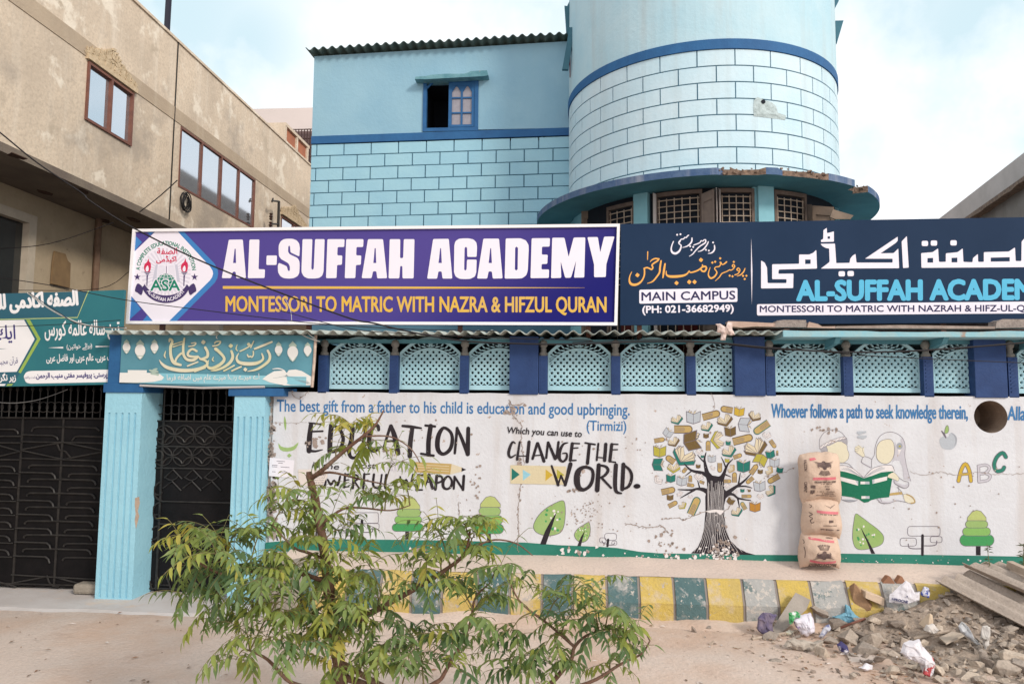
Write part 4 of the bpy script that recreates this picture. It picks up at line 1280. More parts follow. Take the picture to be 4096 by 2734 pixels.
class Paint:
    """flat marks given in photo (or crop) pixels and laid on a real upright surface, each layer a hair proud of the last"""

    def __init__(s, y, mats, zf=None, gap=.0016, surf=None):
        s.y, s.z, s.gap, s.surf = y, zf or (lambda a, b: (a, b)), gap, surf
        s.b = MB(); s.mats = mats; s.keys = list(mats); s.layer = 0

    def at(s, zf): s.z = zf; return s

    def pt(s, a, c, dz=None):
        px, py = s.z(a, c)
        p = aty(px, py, s.y)
        if s.surf: p.y = s.surf(p.x, p.z)
        p.y -= s.gap + .000035 * (s.layer if dz is None else dz)
        return p

    def mi(s, col): return s.keys.index(col)

    def poly(s, pts, col, holes=(), smooth=0, r=0, same=False):
        if not same: s.layer += 1
        if smooth: pts = [(p.x, p.y) for p in smooth_pts(pts, smooth, True)]
        if r: pts = rounded(pts, r)
        loops = [[Vector((p[0], -p[1], 0)) for p in pts]] + [[Vector((p[0], -p[1], 0)) for p in h] for h in holes]
        tri = tessellate_polygon(loops)
        fl = [p for q in loops for p in q]
        s.b.add([s.pt(p.x, -p.y) for p in fl], tri, s.mi(col))
        return s

    def stroke(s, pts, w, col, smooth=4, closed=False, cap=True, same=False):
        """w: one width or one per given point"""
        if not same: s.layer += 1
        ws = w if isinstance(w, (list, tuple)) else [w] * len(pts)
        if len(ws) != len(pts):
            ws = [ws[0] + (ws[-1] - ws[0]) * i / (len(pts) - 1) for i in range(len(pts))] if len(ws) == 2 else [ws[min(len(ws) - 1, int(i * len(ws) / len(pts)))] for i in range(len(pts))]
        P = [(p[0], p[1], q) for p, q in zip(pts, ws)]
        Q = smooth_pts(P, smooth, closed) if smooth and len(P) > 2 else [Vector(p) for p in P]
        if closed: Q.append(Q[0].copy())
        L, R = [], []
        m = len(Q)
        for i, p in enumerate(Q):
            a = Q[i - 1] if i else (Q[-2] if closed else Q[0])
            c = Q[i + 1] if i + 1 < m else (Q[1] if closed else Q[-1])
            t = Vector((c.x - a.x, c.y - a.y)); t = t.normalized() if t.length > 1e-6 else Vector((1, 0))
            n_ = Vector((-t.y, t.x)) * max(p.z, .5) / 2
            L.append((p.x + n_.x, p.y + n_.y)); R.append((p.x - n_.x, p.y - n_.y))
        vs = [s.pt(*p) for p in L] + [s.pt(*p) for p in R]
        s.b.add(vs, [(i, i + 1, m + i + 1, m + i) for i in range(m - 1)], s.mi(col))
        if cap and not closed:
            for q, o in ((Q[0], Q[1]), (Q[-1], Q[-2])):
                if q.z < 5: continue
                a0 = math.atan2(q.y - o.y, q.x - o.x)
                arc = [(q.x + q.z / 2 * math.cos(a0 - math.pi / 2 + math.pi * k / 6), q.y + q.z / 2 * math.sin(a0 - math.pi / 2 + math.pi * k / 6)) for k in range(7)]
                s.b.add([s.pt(*p) for p in arc], [tuple(range(7))], s.mi(col))
        return s

    def band(s, top, bot, col, n=30):             # strip cut fine enough to follow a curved face
        s.layer += 1
        def at_(L, f):
            k = min(int(f * (len(L) - 1)), len(L) - 2); g_ = f * (len(L) - 1) - k
            return (L[k][0] + (L[k + 1][0] - L[k][0]) * g_, L[k][1] + (L[k + 1][1] - L[k][1]) * g_)
        for i in range(n):
            s.b.add([s.pt(*at_(top, i / n)), s.pt(*at_(top, (i + 1) / n)), s.pt(*at_(bot, (i + 1) / n)), s.pt(*at_(bot, i / n))], [(0, 1, 2, 3)], s.mi(col))
        return s

    def dots(s, pts, size, col, rot=0.6):         # pen dots: little lozenges
        for x, y in pts:
            s.poly([(x - size / 2, y + size * .05), (x - size * .05, y - size / 2), (x + size / 2, y - size * .05), (x + size * .05, y + size / 2)], col, r=size * .15)
        return s

    def ellipse(s, x, y, rx, ry, col, rot=0, n=22, same=False):
        c, q = math.cos(rot), math.sin(rot)
        return s.poly([(x + rx * math.cos(2 * math.pi * k / n) * c - ry * math.sin(2 * math.pi * k / n) * q, y + rx * math.cos(2 * math.pi * k / n) * q + ry * math.sin(2 * math.pi * k / n) * c) for k in range(n)], col, same=same)

    def text(s, body, x0, y0, x1, y1, cap, col, bold=.0, arabic=False, fit_box=False, arc=None, shear=0.0):
        """baseline from (x0,y0) to (x1,y1); cap: height of a capital, or of the whole line with fit_box"""
        s.layer += 1
        vs, fs = glyph_mesh(shape(body) if arabic else body, 0, shear)
        if not vs: return s
        ax, bx = min(v.x for v in vs), max(v.x for v in vs)
        ay, by = (min(v.y for v in vs), max(v.y for v in vs)) if (fit_box or arabic) else (0, CAPH)
        out = []
        dx, dy = x1 - x0, y1 - y0
        for v in vs:
            u, w = (v.x - ax) / (bx - ax), (v.y - ay) / (by - ay)
            if arc:                               # centre, radii, start and end angle (degrees, clockwise from the right)
                cx, cy, rx, ry, a0, a1, out_ = arc
                a = math.radians(a0 + (a1 - a0) * u); k = 1 + out_ * cap * w / ((rx + ry) / 2)
                out.append(s.pt(cx + rx * k * math.cos(a), cy + ry * k * math.sin(a)))
            else:
                out.append(s.pt(x0 + dx * u + (dy / max(1e-6, math.hypot(dx, dy))) * w * cap, y0 + dy * u - w * cap))
        s.b.add(out, fs, s.mi(col))
        if bold > 0:                              # heavier face: the outline spread sideways and up
            k = bold * cap / (1.0 if fit_box or arabic else CAPH) / FPX * (Vector((0, s.y, 0)) - Vector((0, EYE.y, 0))).length
            k *= math.hypot(s.z(1, 0)[0] - s.z(0, 0)[0], s.z(1, 0)[1] - s.z(0, 0)[1])
            if arabic: k *= 1.6
            nb = 20 if bold > .05 else 8
            for i in range(nb):
                a = i * 2 * math.pi / nb
                o_ = Vector((k * math.cos(a), -.00004 * (i + 1), k * math.sin(a)))
                s.b.add([p + o_ for p in out], fs, s.mi(col))
            s.layer += nb - 1
        return s

    def build(s, name, parent, label=None):
        return s.b.build(name, [s.mats[k] for k in s.keys], parent, label=label)


def ink(name, c, rough=.45, spec=.4, c2=None):
    return mat("print_" + name, c, c2, 1.2, .6, spec=.12)
I = dict(white=ink("white", (.76, .73, .82)), gold=ink("gold", (.62, .40, .12), c2=(.68, .42, .06)), blue=ink("blue", (.05, .20, .48)), cyan=ink("cyan", (.10, .44, .66)), navy=ink("navy", (.03, .028, .09)), orange=ink("orange", (.80, .40, .10)),
         green=ink("green", (.012, .20, .13)), red=ink("red", (.55, .03, .09)), plum=ink("plum", (.06, .04, .13)), silver=ink("silver", (.52, .52, .62)), ray=ink("ray", (.64, .61, .71)), purewhite=ink("purewhite", (.80, .80, .82)),
         lime=ink("lime", (.30, .44, .10)), leafline=ink("leafline", (.42, .52, .22)), tealdark=ink("tealdark", (.035, .12, .17)), violet=ink("violet", (.055, .045, .19)))


def sub(*k): return {q: I[q] for q in k}


# ---- purple sign
M_purple = bpy.data.materials.new("purple_print"); M_purple.use_nodes = True
n_, l_ = M_purple.node_tree.nodes, M_purple.node_tree.links
pr = n_["Principled BSDF"]; pr.inputs["Roughness"].default_value = .6; pr.inputs["Specular IOR Level"].default_value = .12
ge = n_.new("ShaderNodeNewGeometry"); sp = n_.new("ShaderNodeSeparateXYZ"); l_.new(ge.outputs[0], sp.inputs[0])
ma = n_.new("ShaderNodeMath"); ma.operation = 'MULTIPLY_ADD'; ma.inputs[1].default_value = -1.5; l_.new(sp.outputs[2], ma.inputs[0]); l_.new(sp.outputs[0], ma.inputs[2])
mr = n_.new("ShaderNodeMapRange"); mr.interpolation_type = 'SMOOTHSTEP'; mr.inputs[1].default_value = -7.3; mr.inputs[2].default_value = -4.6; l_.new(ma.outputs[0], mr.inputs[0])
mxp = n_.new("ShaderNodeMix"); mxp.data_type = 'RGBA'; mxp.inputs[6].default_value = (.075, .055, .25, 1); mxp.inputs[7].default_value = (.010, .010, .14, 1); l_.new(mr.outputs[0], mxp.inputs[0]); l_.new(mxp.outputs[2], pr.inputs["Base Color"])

SY = .05
def corners(pts, y): return [aty(*p, y) for p in pts]
K_ = 1.74372
PC = corners([(305 * K_, 525.5 * K_), (1422 * K_, 513.5 * K_), (1416 * K_, 746 * K_), (289.5 * K_, 742.5 * K_)], SY)
def board(name, label, c, y, th, mats, fw=0, frame_mat=None, cat="sign"):
    t = thing(name, label, cat, (sum(p.x for p in c) / 4, y, min(p.z for p in c)))
    ctr = sum(c, Vector()) / 4
    b = MB(); b.prism([p + Vector((0, .012, 0)) for p in c], (0, th, 0)); b.build("panel", mats, t)
    if fw:
        b = MB()
        inn = [p + Vector((fw if p.x < ctr.x else -fw, 0, fw if p.z < ctr.z else -fw)) for p in c]
        for i in range(4):
            j = (i + 1) % 4
            q = [c[i], c[j], inn[j], inn[i]]
            b.prism([p + Vector((0, -.012, 0)) for p in q], (0, .05, 0))
        b.build("frame", frame_mat, t)
    return t
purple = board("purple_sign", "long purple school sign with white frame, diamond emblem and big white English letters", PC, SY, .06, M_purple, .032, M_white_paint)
b = MB()
for x in (-4.6, -2.9, -1.2, .2): b.box(x, x + .05, SY + .08, SY + .12, 2.83, 4.0)
b.build("back_support", mat("rusty_angle", (.16, .07, .05), (.10, .05, .04), 9, .8), purple)
zA, zB, zC = zm(860, 920, 2.7964), zm(1660, 920, 2.7964), zm(500, 880, 3.7333)
P = Paint(SY + .012, sub("white"), zA)
for pts, holes in (
    ([(155, 108), (312, 106), (347, 536), (238, 538), (232, 465), (200, 465), (180, 537), (76, 537)], [[(220, 210), (232, 210), (236, 368), (203, 368)]]),
    ([(386, 106), (498, 106), (488, 438), (560, 438), (556, 536), (368, 538)], []),
    ([(578, 284), (694, 284), (690, 390), (574, 390)], []),
    ([(712, 200), (715, 165), (735, 125), (770, 102), (810, 97), (870, 98), (915, 115), (942, 150), (950, 200), (944, 296), (845, 250), (840, 185), (833, 172), (820, 185), (818, 245), (835, 270), (925, 312), (945, 350), (948, 400), (943, 480), (925, 515), (880, 538), (830, 542), (770, 538), (730, 515), (706, 470), (703, 400), (715, 365), (805, 405), (815, 450), (828, 460), (838, 450), (838, 405), (820, 370), (740, 325), (715, 290)], []),
    ([(980, 102), (1090, 102), (1078, 430), (1092, 447), (1105, 430), (1120, 102), (1227, 102), (1215, 460), (1200, 510), (1165, 535), (1120, 541), (1040, 541), (995, 520), (970, 475), (968, 440)], []),
    ([(1258, 102), (1450, 102), (1446, 190), (1372, 190), (1368, 283), (1425, 284), (1420, 388), (1366, 390), (1360, 537), (1242, 538)], []),
    ([(1468, 102), (1662, 102), (1658, 190), (1583, 190), (1580, 283), (1637, 284), (1632, 388), (1577, 390), (1570, 537), (1452, 538)], []),
    ([(1712, 102), (1880, 102), (1925, 538), (1815, 540), (1805, 460), (1768, 460), (1752, 538), (1641, 538)], [[(1786, 203), (1798, 203), (1804, 368), (1772, 368)]]),
    ([(1955, 102), (2073, 102), (2070, 315), (2105, 312), (2112, 102), (2232, 102), (2222, 540), (2098, 540), (2096, 402), (2072, 402), (2062, 540), (1942, 540)], [])):
    P.poly(pts, "white", holes, r=14)
P.at(zB)
for pts, holes in (
    ([(203, 100), (378, 98), (418, 542), (308, 542), (298, 462), (262, 462), (248, 543), (136, 543)], [[(282, 203), (292, 203), (300, 368), (263, 368)]]),
    ([(440, 170), (452, 125), (490, 98), (540, 93), (600, 93), (655, 105), (688, 140), (694, 190), (690, 300), (585, 300), (583, 200), (570, 185), (555, 200), (550, 440), (562, 455), (577, 440), (582, 330), (690, 330), (686, 470), (670, 520), (620, 545), (560, 548), (500, 545), (455, 520), (436, 470)], []),
    ([(765, 96), (940, 96), (980, 540), (870, 542), (860, 462), (823, 462), (808, 542), (695, 542)], [[(842, 203), (852, 203), (860, 368), (824, 368)]]),
    ([(1015, 94), (1180, 92), (1240, 115), (1270, 165), (1272, 220), (1262, 450), (1245, 505), (1200, 538), (1150, 542), (1003, 542)], [[(1135, 185), (1152, 200), (1148, 440), (1132, 452), (1117, 440), (1120, 200)]]),
    ([(1305, 92), (1510, 90), (1506, 185), (1420, 186), (1418, 275), (1485, 275), (1480, 378), (1416, 380), (1414, 440), (1500, 440), (1497, 535), (1292, 538)], []),
    ([(1535, 86), (1672, 86), (1718, 300), (1775, 84), (1905, 82), (1893, 530), (1778, 532), (1802, 342), (1745, 532), (1680, 534), (1630, 350), (1636, 534), (1522, 538)], []),
    ([(1928, 80), (2045, 78), (2072, 250), (2115, 74), (2232, 72), (2140, 380), (2134, 525), (2003, 527), (2003, 385)], [])):
    P.poly(pts, "white", holes, r=14)
P.build("name_lettering", purple)
P = Paint(SY + .012, sub("gold"), zA)
P.poly([(88, 625), (2240, 632), (4137, 643), (4137, 645), (2240, 656), (88, 657)], "gold", r=4)
P.at(zm(0, 0, 1)).text("MONTESSORI TO MATRIC WITH NAZRA & HIFZUL QURAN", 903.6, 1244.7, 2424.6, 1247.6, 59.5, "gold", bold=.020)
P.build("gold_lettering", purple)
P = Paint(SY + .012, sub("blue", "white", "green", "red", "plum", "silver", "ray"), zC, gap=.0006)
P.poly([(140, 218), (255, 330), (121, 488)], "blue").poly([(312, 152), (472, 152), (372, 226)], "blue").poly([(75, 1112), (240, 1328), (50, 1500)], "blue").poly([(330, 1420), (415, 1506), (262, 1506)], "blue")
P.poly([(768, 150), (856, 150), (1338, 650), (1384, 735), (1392, 800), (1378, 870), (1340, 935), (772, 1506), (660, 1506)], "blue")
P.poly([(476, 150), (768, 150), (1266, 688), (1308, 755), (1316, 800), (1302, 850), (1268, 900), (660, 1506), (416, 1506), (74, 1108), (121, 490)], "white")
for k in range(36):
    a = math.radians(k * 10)
    P.poly([(612, 790), (612 + 370 * math.cos(a), 790 + 370 * math.sin(a)), (612 + 370 * math.cos(a + .085), 790 + 370 * math.sin(a + .085))], "ray", same=k > 0)
P.text("A COMPLETE EDUCATIONAL INSTITUTION", 0, 0, 1, 0, 58, "green", bold=.03, arc=(612, 775, 392, 402, 184, 356, 1))
P.text("الصفة", 482, 512, 780, 505, 92, "red", bold=.02, arabic=True).text("اكيڈمى", 470, 650, 768, 640, 112, "red", bold=.02, arabic=True)
for dx in (0, 552):
    P.poly([(355, 575), (362, 618), (386, 645), (388, 710), (368, 770), (302, 766), (284, 700), (300, 652), (328, 628)], "red", smooth=3)
    P.poly([(338, 678), (356, 722), (346, 764), (318, 764), (310, 722)], "white", smooth=3)
    P.poly([(284, 774), (388, 774), (360, 805), (346, 832), (328, 832), (310, 805)], "plum").poly([(322, 832), (344, 832), (334, 985), (322, 985)], "plum")
    P.poly([(290, 790), (384, 790), (382, 797), (292, 797)], "white").poly([(305, 812), (362, 812), (360, 818), (307, 818)], "white")
    P.at((lambda z: (lambda a, c: z(a + 552, c)))(zC))
P.at(zC)
for cx in (185, 1040):
    P.poly([(cx + (56 if k % 2 == 0 else 22) * math.sin(k * math.pi / 5), 850 - (56 if k % 2 == 0 else 22) * math.cos(k * math.pi / 5)) for k in range(10)], "plum")
P.poly([(462, 664), (500, 656), (470, 920), (405, 922)], "silver").poly([(745, 664), (785, 664), (822, 922), (770, 922)], "silver")
P.poly([(492, 660), (600, 656), (618, 690), (618, 900), (470, 900)], "white").poly([(622, 690), (640, 656), (745, 662), (775, 900), (622, 900)], "white")
for k in range(9):
    y = 690 + k * 18
    P.stroke([(500 - k * 2, y), (545, y - 8), (598, y + 4)], 5, "silver", same=k > 0).stroke([(648, y + 2), (690, y - 8), (738 + k * 2, y)], 5, "silver", same=True)
P.stroke([(619, 690), (619, 800)], 9, "plum")
P.poly([(612 + 150 * math.cos(math.radians(a)), 935 + 140 * math.sin(math.radians(a))) for a in range(0, 360, 12)], "green")
for k in range(6):
    P.stroke([(612 + 150 * math.sin(math.radians(-70 + k * 28)) * math.cos(math.radians(t)), 935 - 140 * math.sin(math.radians(t))) for t in range(-80, 90, 20)], 7, "white", same=k > 0)
for k in range(6):
    h = math.radians(-50 + k * 22); P.stroke([(612 - 150 * math.cos(h), 935 - 140 * math.sin(h)), (612, 935 - 140 * math.sin(h) + 10), (612 + 150 * math.cos(h), 935 - 140 * math.sin(h))], 7, "white", same=True)
P.text("ASA", 378, 1056, 828, 1056, 162, "white", bold=.075).text("ASA", 385, 1050, 822, 1050, 152, "green", bold=.03)
P.poly([(150, 1050), (192, 945), (270, 1012), (248, 1118), (188, 1082)], "plum", smooth=3).poly([(1068, 1050), (1030, 945), (950, 1012), (972, 1118), (1032, 1082)], "plum", smooth=3)
out = [(612 - 372 * math.cos(math.radians(a)), 900 + 338 * math.sin(math.radians(a))) for a in range(18, 163, 6)]
inn = [(612 - 330 * math.cos(math.radians(a)), 880 + 245 * math.sin(math.radians(a))) for a in range(162, 17, -6)]
P.poly(out + inn, "plum")
P.text("AL-SUFFAH ACADEMY", 0, 0, 1, 0, 52, "white", bold=.02, arc=(612, 893, 335, 318, 148, 32, -1))
P.build("emblem", purple, label="white diamond emblem with torches, open book, globe and ribbon")

# ---- dark blue sign
zK, zN = zm(2980, 880, 2.1048), zm(2460, 900, 4.1259)
DY = .06
DC_ = corners([(1424 * K_, 513 * K_), (2349 * K_, 497.5 * K_), (2349 * K_, 738.5 * K_), (1423 * K_, 745 * K_)], DY)
ex = (4.95 - DC_[0].x) / (DC_[1].x - DC_[0].x)
DC_[1] = DC_[0].lerp(DC_[1], ex); DC_[2] = DC_[3].lerp(DC_[2], ex)
M_dsign = mat("navy_print", (.009, .026, .064), (.012, .031, .073), 1.5, .6, spec=.12)
dark = board("navy_sign", "dark navy school sign with white Arabic script, orange name and light blue English letters", DC_, DY, .05, M_dsign)
b = MB()
for x in (.75, 2.3, 3.9): b.box(x, x + .05, DY + .08, DY + .12, 2.80, 4.0)
b.build("back_support", MATS["rusty_angle"], dark)
P = Paint(DY + .012, sub("white", "orange"), zN)
W_ = "white"
for pts, w in (([(965, 270), (940, 330), (927, 400), (948, 452), (1000, 468), (1055, 435), (1085, 380), (1090, 335), (1062, 312), (1050, 290), (1066, 262), (1100, 232)], (16, 18, 24, 34, 36, 30, 24, 20, 18, 16, 16, 14)),
               ([(1065, 285), (1092, 235), (1130, 230), (1150, 205), (1175, 207), (1196, 180), (1215, 168)], 18), ([(1270, 215), (1265, 270), (1230, 320), (1180, 352), (1115, 372)], (20, 24, 24, 18, 8)),
               ([(1300, 330), (1350, 312), (1400, 290), (1420, 260), (1450, 265), (1470, 245), (1495, 242)], 17), ([(1495, 242), (1490, 290), (1400, 350), (1330, 420), (1280, 480), (1225, 515)], (18, 22, 20, 18, 16, 8)),
               ([(1540, 275), (1520, 320), (1470, 390), (1420, 425), (1370, 437)], (16, 20, 22, 16, 8)), ([(1640, 335), (1642, 400), (1600, 455), (1535, 470)], (18, 24, 22, 8))):
    P.stroke(pts, w, W_)
P.dots([(1025, 160), (1080, 152), (1240, 350), (1290, 362), (1262, 410), (1500, 408), (1548, 422), (1618, 288)], 38, W_)
P.build("white_script_lettering", dark)
P = Paint(DY + .012, sub("orange"), zN)
O_ = "orange"
for pts, w in (([(275, 775), (245, 840), (237, 910), (257, 963), (310, 985), (380, 970), (440, 920), (480, 840), (487, 760), (480, 715)], (12, 18, 26, 38, 40, 34, 26, 24, 24, 22)), ([(480, 715), (530, 702), (580, 722), (604, 732), (625, 700), (610, 662), (640, 630), (700, 592), (722, 562)], 24),
               ([(725, 560), (660, 553), (605, 578), (580, 608)], (26, 24, 18, 8)), ([(540, 440), (536, 570)], (18, 12)), ([(760, 590), (742, 700), (735, 780), (690, 850), (620, 930), (532, 962)], (24, 30, 28, 26, 22, 8)), ([(825, 640), (806, 760), (790, 868)], (26, 34, 20)),
               ([(845, 760), (850, 818), (900, 846), (1010, 848), (1130, 832), (1190, 802), (1212, 772), (1226, 757), (1245, 782), (1330, 762), (1390, 732), (1440, 690), (1442, 655)], (14, 24, 38, 42, 34, 24, 18, 18, 22, 24, 24, 24, 18)), ([(1440, 690), (1488, 682), (1508, 710), (1480, 762), (1440, 758), (1420, 735)], 28),
               ([(1570, 700), (1547, 770), (1542, 830), (1580, 876), (1640, 850), (1680, 790), (1665, 748), (1642, 722), (1662, 692), (1720, 682), (1742, 640), (1730, 612), (1750, 618), (1765, 650), (1802, 640), (1840, 608)], (10, 16, 22, 28, 26, 22, 18, 16, 16, 18, 16, 16, 16, 16, 20, 24)),
               ([(1655, 920), (1720, 860), (1760, 802), (1802, 782), (1850, 762), (1892, 738), (1912, 745), (1950, 722), (1976, 680), (1952, 650), (1935, 678), (1962, 700)], (8, 16, 18, 16, 16, 16, 16, 16, 18, 18, 18, 14)), ([(1978, 822), (2030, 800), (2062, 742), (2032, 708), (2010, 738), (2050, 760)], 17), ([(2145, 715), (2122, 770), (2072, 820), (2012, 842)], (14, 20, 18, 8))):
    P.stroke(pts, w, O_)
P.dots([(370, 825)], 78, O_).dots([(1418, 575), (1015, 955)], 76, O_).dots([(1225, 938), (1312, 938)], 78, O_).dots([(1606, 620), (1652, 605), (1735, 550)], 44, O_).dots([(1960, 608), (1892, 835), (1938, 846), (2112, 838), (2168, 836), (2140, 890)], 42, O_)
P.build("orange_script_lettering", dark)
P = Paint(DY + .012, sub("white", "navy"), zN)
P.poly([(400, 1066), (2020, 1036), (2020, 1266), (400, 1296)], W_, r=26)
P.text("MAIN CAMPUS", 440, 1246, 1982, 1222, 136, "navy", bold=.022)
P.text("(PH: 021-36682949)", 455, 1448, 1955, 1424, 112, W_, bold=.032)
P.at(zK).poly([(52, 150), (62, 430), (57, 712), (50, 430)], W_)
P.poly([(100, 708), (2700, 682), (2700, 782), (100, 803)], W_, r=14)
P.text("MONTESSORI TO MATRIC WITH NAZRAH & HIFZ-UL-QURAN", 125, 774, 2600, 766, 52, "navy", bold=.024)
P.build("english_lettering", dark)
P = Paint(DY + .012, sub("cyan"), zK)
P.text("AL-SUFFAH ACADEMY", 440, 673, 2560, 661, 158, "cyan", bold=.045)
P.build("blue_lettering", dark)
P = Paint(DY + .012, sub("white"), zK)
P.poly([(135, 340), (165, 358), (185, 400), (190, 530), (348, 530), (350, 497), (228, 497), (228, 372), (455, 368), (455, 290), (540, 290), (575, 275), (600, 250), (606, 408), (284, 416), (280, 452), (408, 450), (405, 572), (135, 575)], W_, [[(506, 332), (552, 332), (552, 368), (506, 370)]], r=8)
P.poly([(638, 408), (700, 362), (712, 350), (708, 240), (680, 235), (652, 220), (635, 200), (757, 198), (768, 362), (880, 360), (885, 325), (905, 300), (930, 285), (938, 358), (1242, 358), (1242, 325), (1010, 325), (1285, 140), (1285, 175), (1265, 195), (1140, 280), (1250, 278), (1290, 240), (1297, 405)], W_, r=6)
P.poly([(640, 185), (638, 168), (658, 160), (660, 85), (688, 65), (690, 110), (715, 105), (748, 95), (748, 182)], W_, [[(695, 137), (715, 137), (715, 158), (695, 158)]], r=6)
P.poly([(1318, 180), (1362, 135), (1378, 400), (1330, 404)], W_, r=6)
P.poly([(1485, 402), (1482, 278), (1580, 270), (1625, 238), (1632, 352), (1690, 352), (1690, 280), (1790, 270), (1832, 238), (1838, 352), (1915, 355), (1918, 320), (1960, 285), (1962, 352), (2010, 352), (2010, 270), (2220, 265), (2272, 230), (2278, 345), (2326, 345), (2328, 180), (2372, 135), (2386, 396)], W_,
       [[(1535, 320), (1583, 318), (1583, 358), (1535, 358)], [(1738, 318), (1787, 316), (1787, 356), (1738, 356)], [(2068, 316), (2228, 312), (2228, 348), (2068, 350)]], r=8)
P.poly([(2424, 180), (2468, 135), (2484, 392), (2436, 396)], W_, r=6)
for x, y in ((787, 430), (862, 428), (1487, 175), (1563, 172), (1728, 170)): P.poly([(x, y), (x + 54, y), (x + 54, y + 44), (x, y + 44)], W_, r=14)
P.build("kufic_lettering", dark)

# ---- teal sign over the wide gate
zT = zm(0, 1150, 3.824)
TYs = -.10
TC = corners([(-40 * 1, 1178), (494, 1158), (470, 1536), (-40, 1546)], TYs)
ext = (-7.3 - TC[1].x) / (TC[0].x - TC[1].x)
TC[0] = TC[1].lerp(TC[0], ext); TC[3] = TC[2].lerp(TC[3], ext)
M_tsign = mat("teal_print", (.030, .150, .185), (.038, .18, .205), 1.2, .6, spec=.12)
teal = board("teal_sign", "teal Arabic script school sign above the wide black gate", TC, TYs, .04, M_tsign)
P = Paint(TYs + .012, sub("purewhite", "lime", "leafline", "tealdark", "violet"), zT)
P.poly([(-200, 96), (1340, 56), (1180, 460), (-200, 492)], "tealdark")
P.stroke([(-200, 492), (1186, 456), (1352, 52)], 14, "leafline", smooth=0)
P.poly([(-200, 506), (372, 492), (535, 790), (262, 1284), (-200, 1300)], "purewhite")
P.stroke([(385, 496), (545, 785), (268, 1290)], 24, "tealdark", smooth=0)
P.poly([(400, 492), (460, 490), (622, 785), (318, 1310), (282, 1290), (570, 785)], "lime")
P.poly([(-200, 1300), (262, 1284), (300, 1310), (200, 1500), (-200, 1512)], "tealdark")
P.poly([(-200, 1475), (90, 1470), (70, 1500), (-200, 1506)], "purewhite").poly([(120, 1470), (205, 1468), (180, 1498), (95, 1502)], "lime")
P.poly([(360, 1360), (400, 1290), (470, 1272), (1760, 1250), (1760, 1440), (470, 1466), (400, 1452)], "purewhite", r=30)
P.text("الصفه اكادمى للـ", -60, 400, 1196, 330, 290, "purewhite", bold=.03, arabic=True)
P.text("تين ساله عالمه كورس", 690, 810, 1830, 790, 300, "purewhite", bold=.008, arabic=True)
P.text("(برائے خواتين)", 1025, 965, 1412, 945, 100, "purewhite", bold=.008, arabic=True)
P.poly([(735, 918), (970, 902), (970, 930)], "purewhite").poly([(1465, 888), (1465, 914), (1720, 896)], "purewhite")
P.text("اديب عربى، عالم عربى اور فاضل عربى", 715, 1185, 1790, 1165, 165, "purewhite", bold=.008, arabic=True)
P.text("سرپرستى: پروفيسر مفتى منيب الرحمن", 560, 1412, 1730, 1390, 108, "violet", bold=.02, arabic=True)
P.text("دامت بركاتهم", 380, 1408, 552, 1404, 56, "violet", arabic=True)
P.text("ايك", -60, 850, 240, 840, 270, "violet", bold=.01, arabic=True)
P.poly([(-60, 930), (118, 932), (-60, 942)], "tealdark")
P.text("قرآن مجيد", -20, 1200, 280, 1180, 130, "violet", arabic=True)
P.text("زير نگرانى", -110, 1452, 245, 1446, 140, "purewhite", bold=.02, arabic=True)
P.build("printed_lettering", teal)

# ---- cloth banner
zQ = zm(460, 1320, 2.8646)
BYs = -.15
def banner_surf(x, z): return BYs + .006 * math.sin(x * 2.2 + z * 2) - .012 * math.exp(-((x + 2.8) / .25) ** 2)
BC = corners([(486, 1331), (1264, 1342), (1250, 1546), (478, 1530)], BYs)
t = thing("cloth_banner", "pale teal cloth banner with cream calligraphy between lanterns, over the narrow door", "banner", (-3.8, BYs, 2.3))
M_cloth = mat("teal_cloth_print", (.085, .235, .30), (.12, .31, .39), 1.3, .8, spec=.2)
b = MB(); NX, NZ = 40, 6
vs, fs = [], []
for j in range(NZ + 1):
    for i in range(NX + 1):
        u, v = i / NX, j / NZ
        p = BC[3].lerp(BC[2], u).lerp(BC[0].lerp(BC[1], u), v)
        p.z += -.018 * math.sin(u * math.pi) * (1 - v) * (1 if u < .9 else .6)
        p.y = banner_surf(p.x, p.z); vs.append(p)
for j in range(NZ):
    for i in range(NX):
        a = j * (NX + 1) + i; fs.append((a, a + 1, a + NX + 2, a + NX + 1))
b.add(vs, fs); b.build("cloth", M_cloth, t, smooth=True)
b = MB(); p0, p1 = aty(1263, 1340, BYs - .02), aty(1248, 1548, BYs - .02); b.tube([p0, p0.lerp(p1, .5) + Vector((.004, 0, 0)), p1], .016, 7)
b.build("pole", mat("pale_stick", (.62, .50, .42), (.40, .30, .25), 14, .8), t)
b = MB(); q0, q1 = aty(560, 1541, BYs + .0), aty(1060, 1546, BYs + .0); b.tube([q0, q0.lerp(q1, .5) + Vector((0, -.01, -.02)), q1], .012, 5); b.build("hem", mat("hem_cloth", (.5, .47, .47), None, rough=.9), t)
IB = dict(cream=mat("banner_cream", (.66, .62, .48), (.56, .55, .33), 2.5, .8), bwhite=mat("banner_white", (.72, .72, .70), None, rough=.8), bteal=mat("banner_light_teal", (.20, .48, .58), (.26, .54, .62), 2, .8), sage=mat("banner_sage", (.36, .46, .40), None, rough=.8), grey=mat("banner_grey", (.28, .34, .36), None, rough=.8))
P = Paint(BYs, IB, zQ, gap=.007, surf=banner_surf)
P.layer = 6
P.band([(60, 486), (610, 492), (1160, 506), (1710, 520), (2262, 535)], [(54, 598), (605, 612), (1155, 618), (1706, 624), (2256, 630)], "bteal"); P.layer = 60
P.poly([(60, 486), (420, 488), (520, 505), (565, 540), (540, 570), (440, 592), (250, 602), (54, 598)], "bwhite")
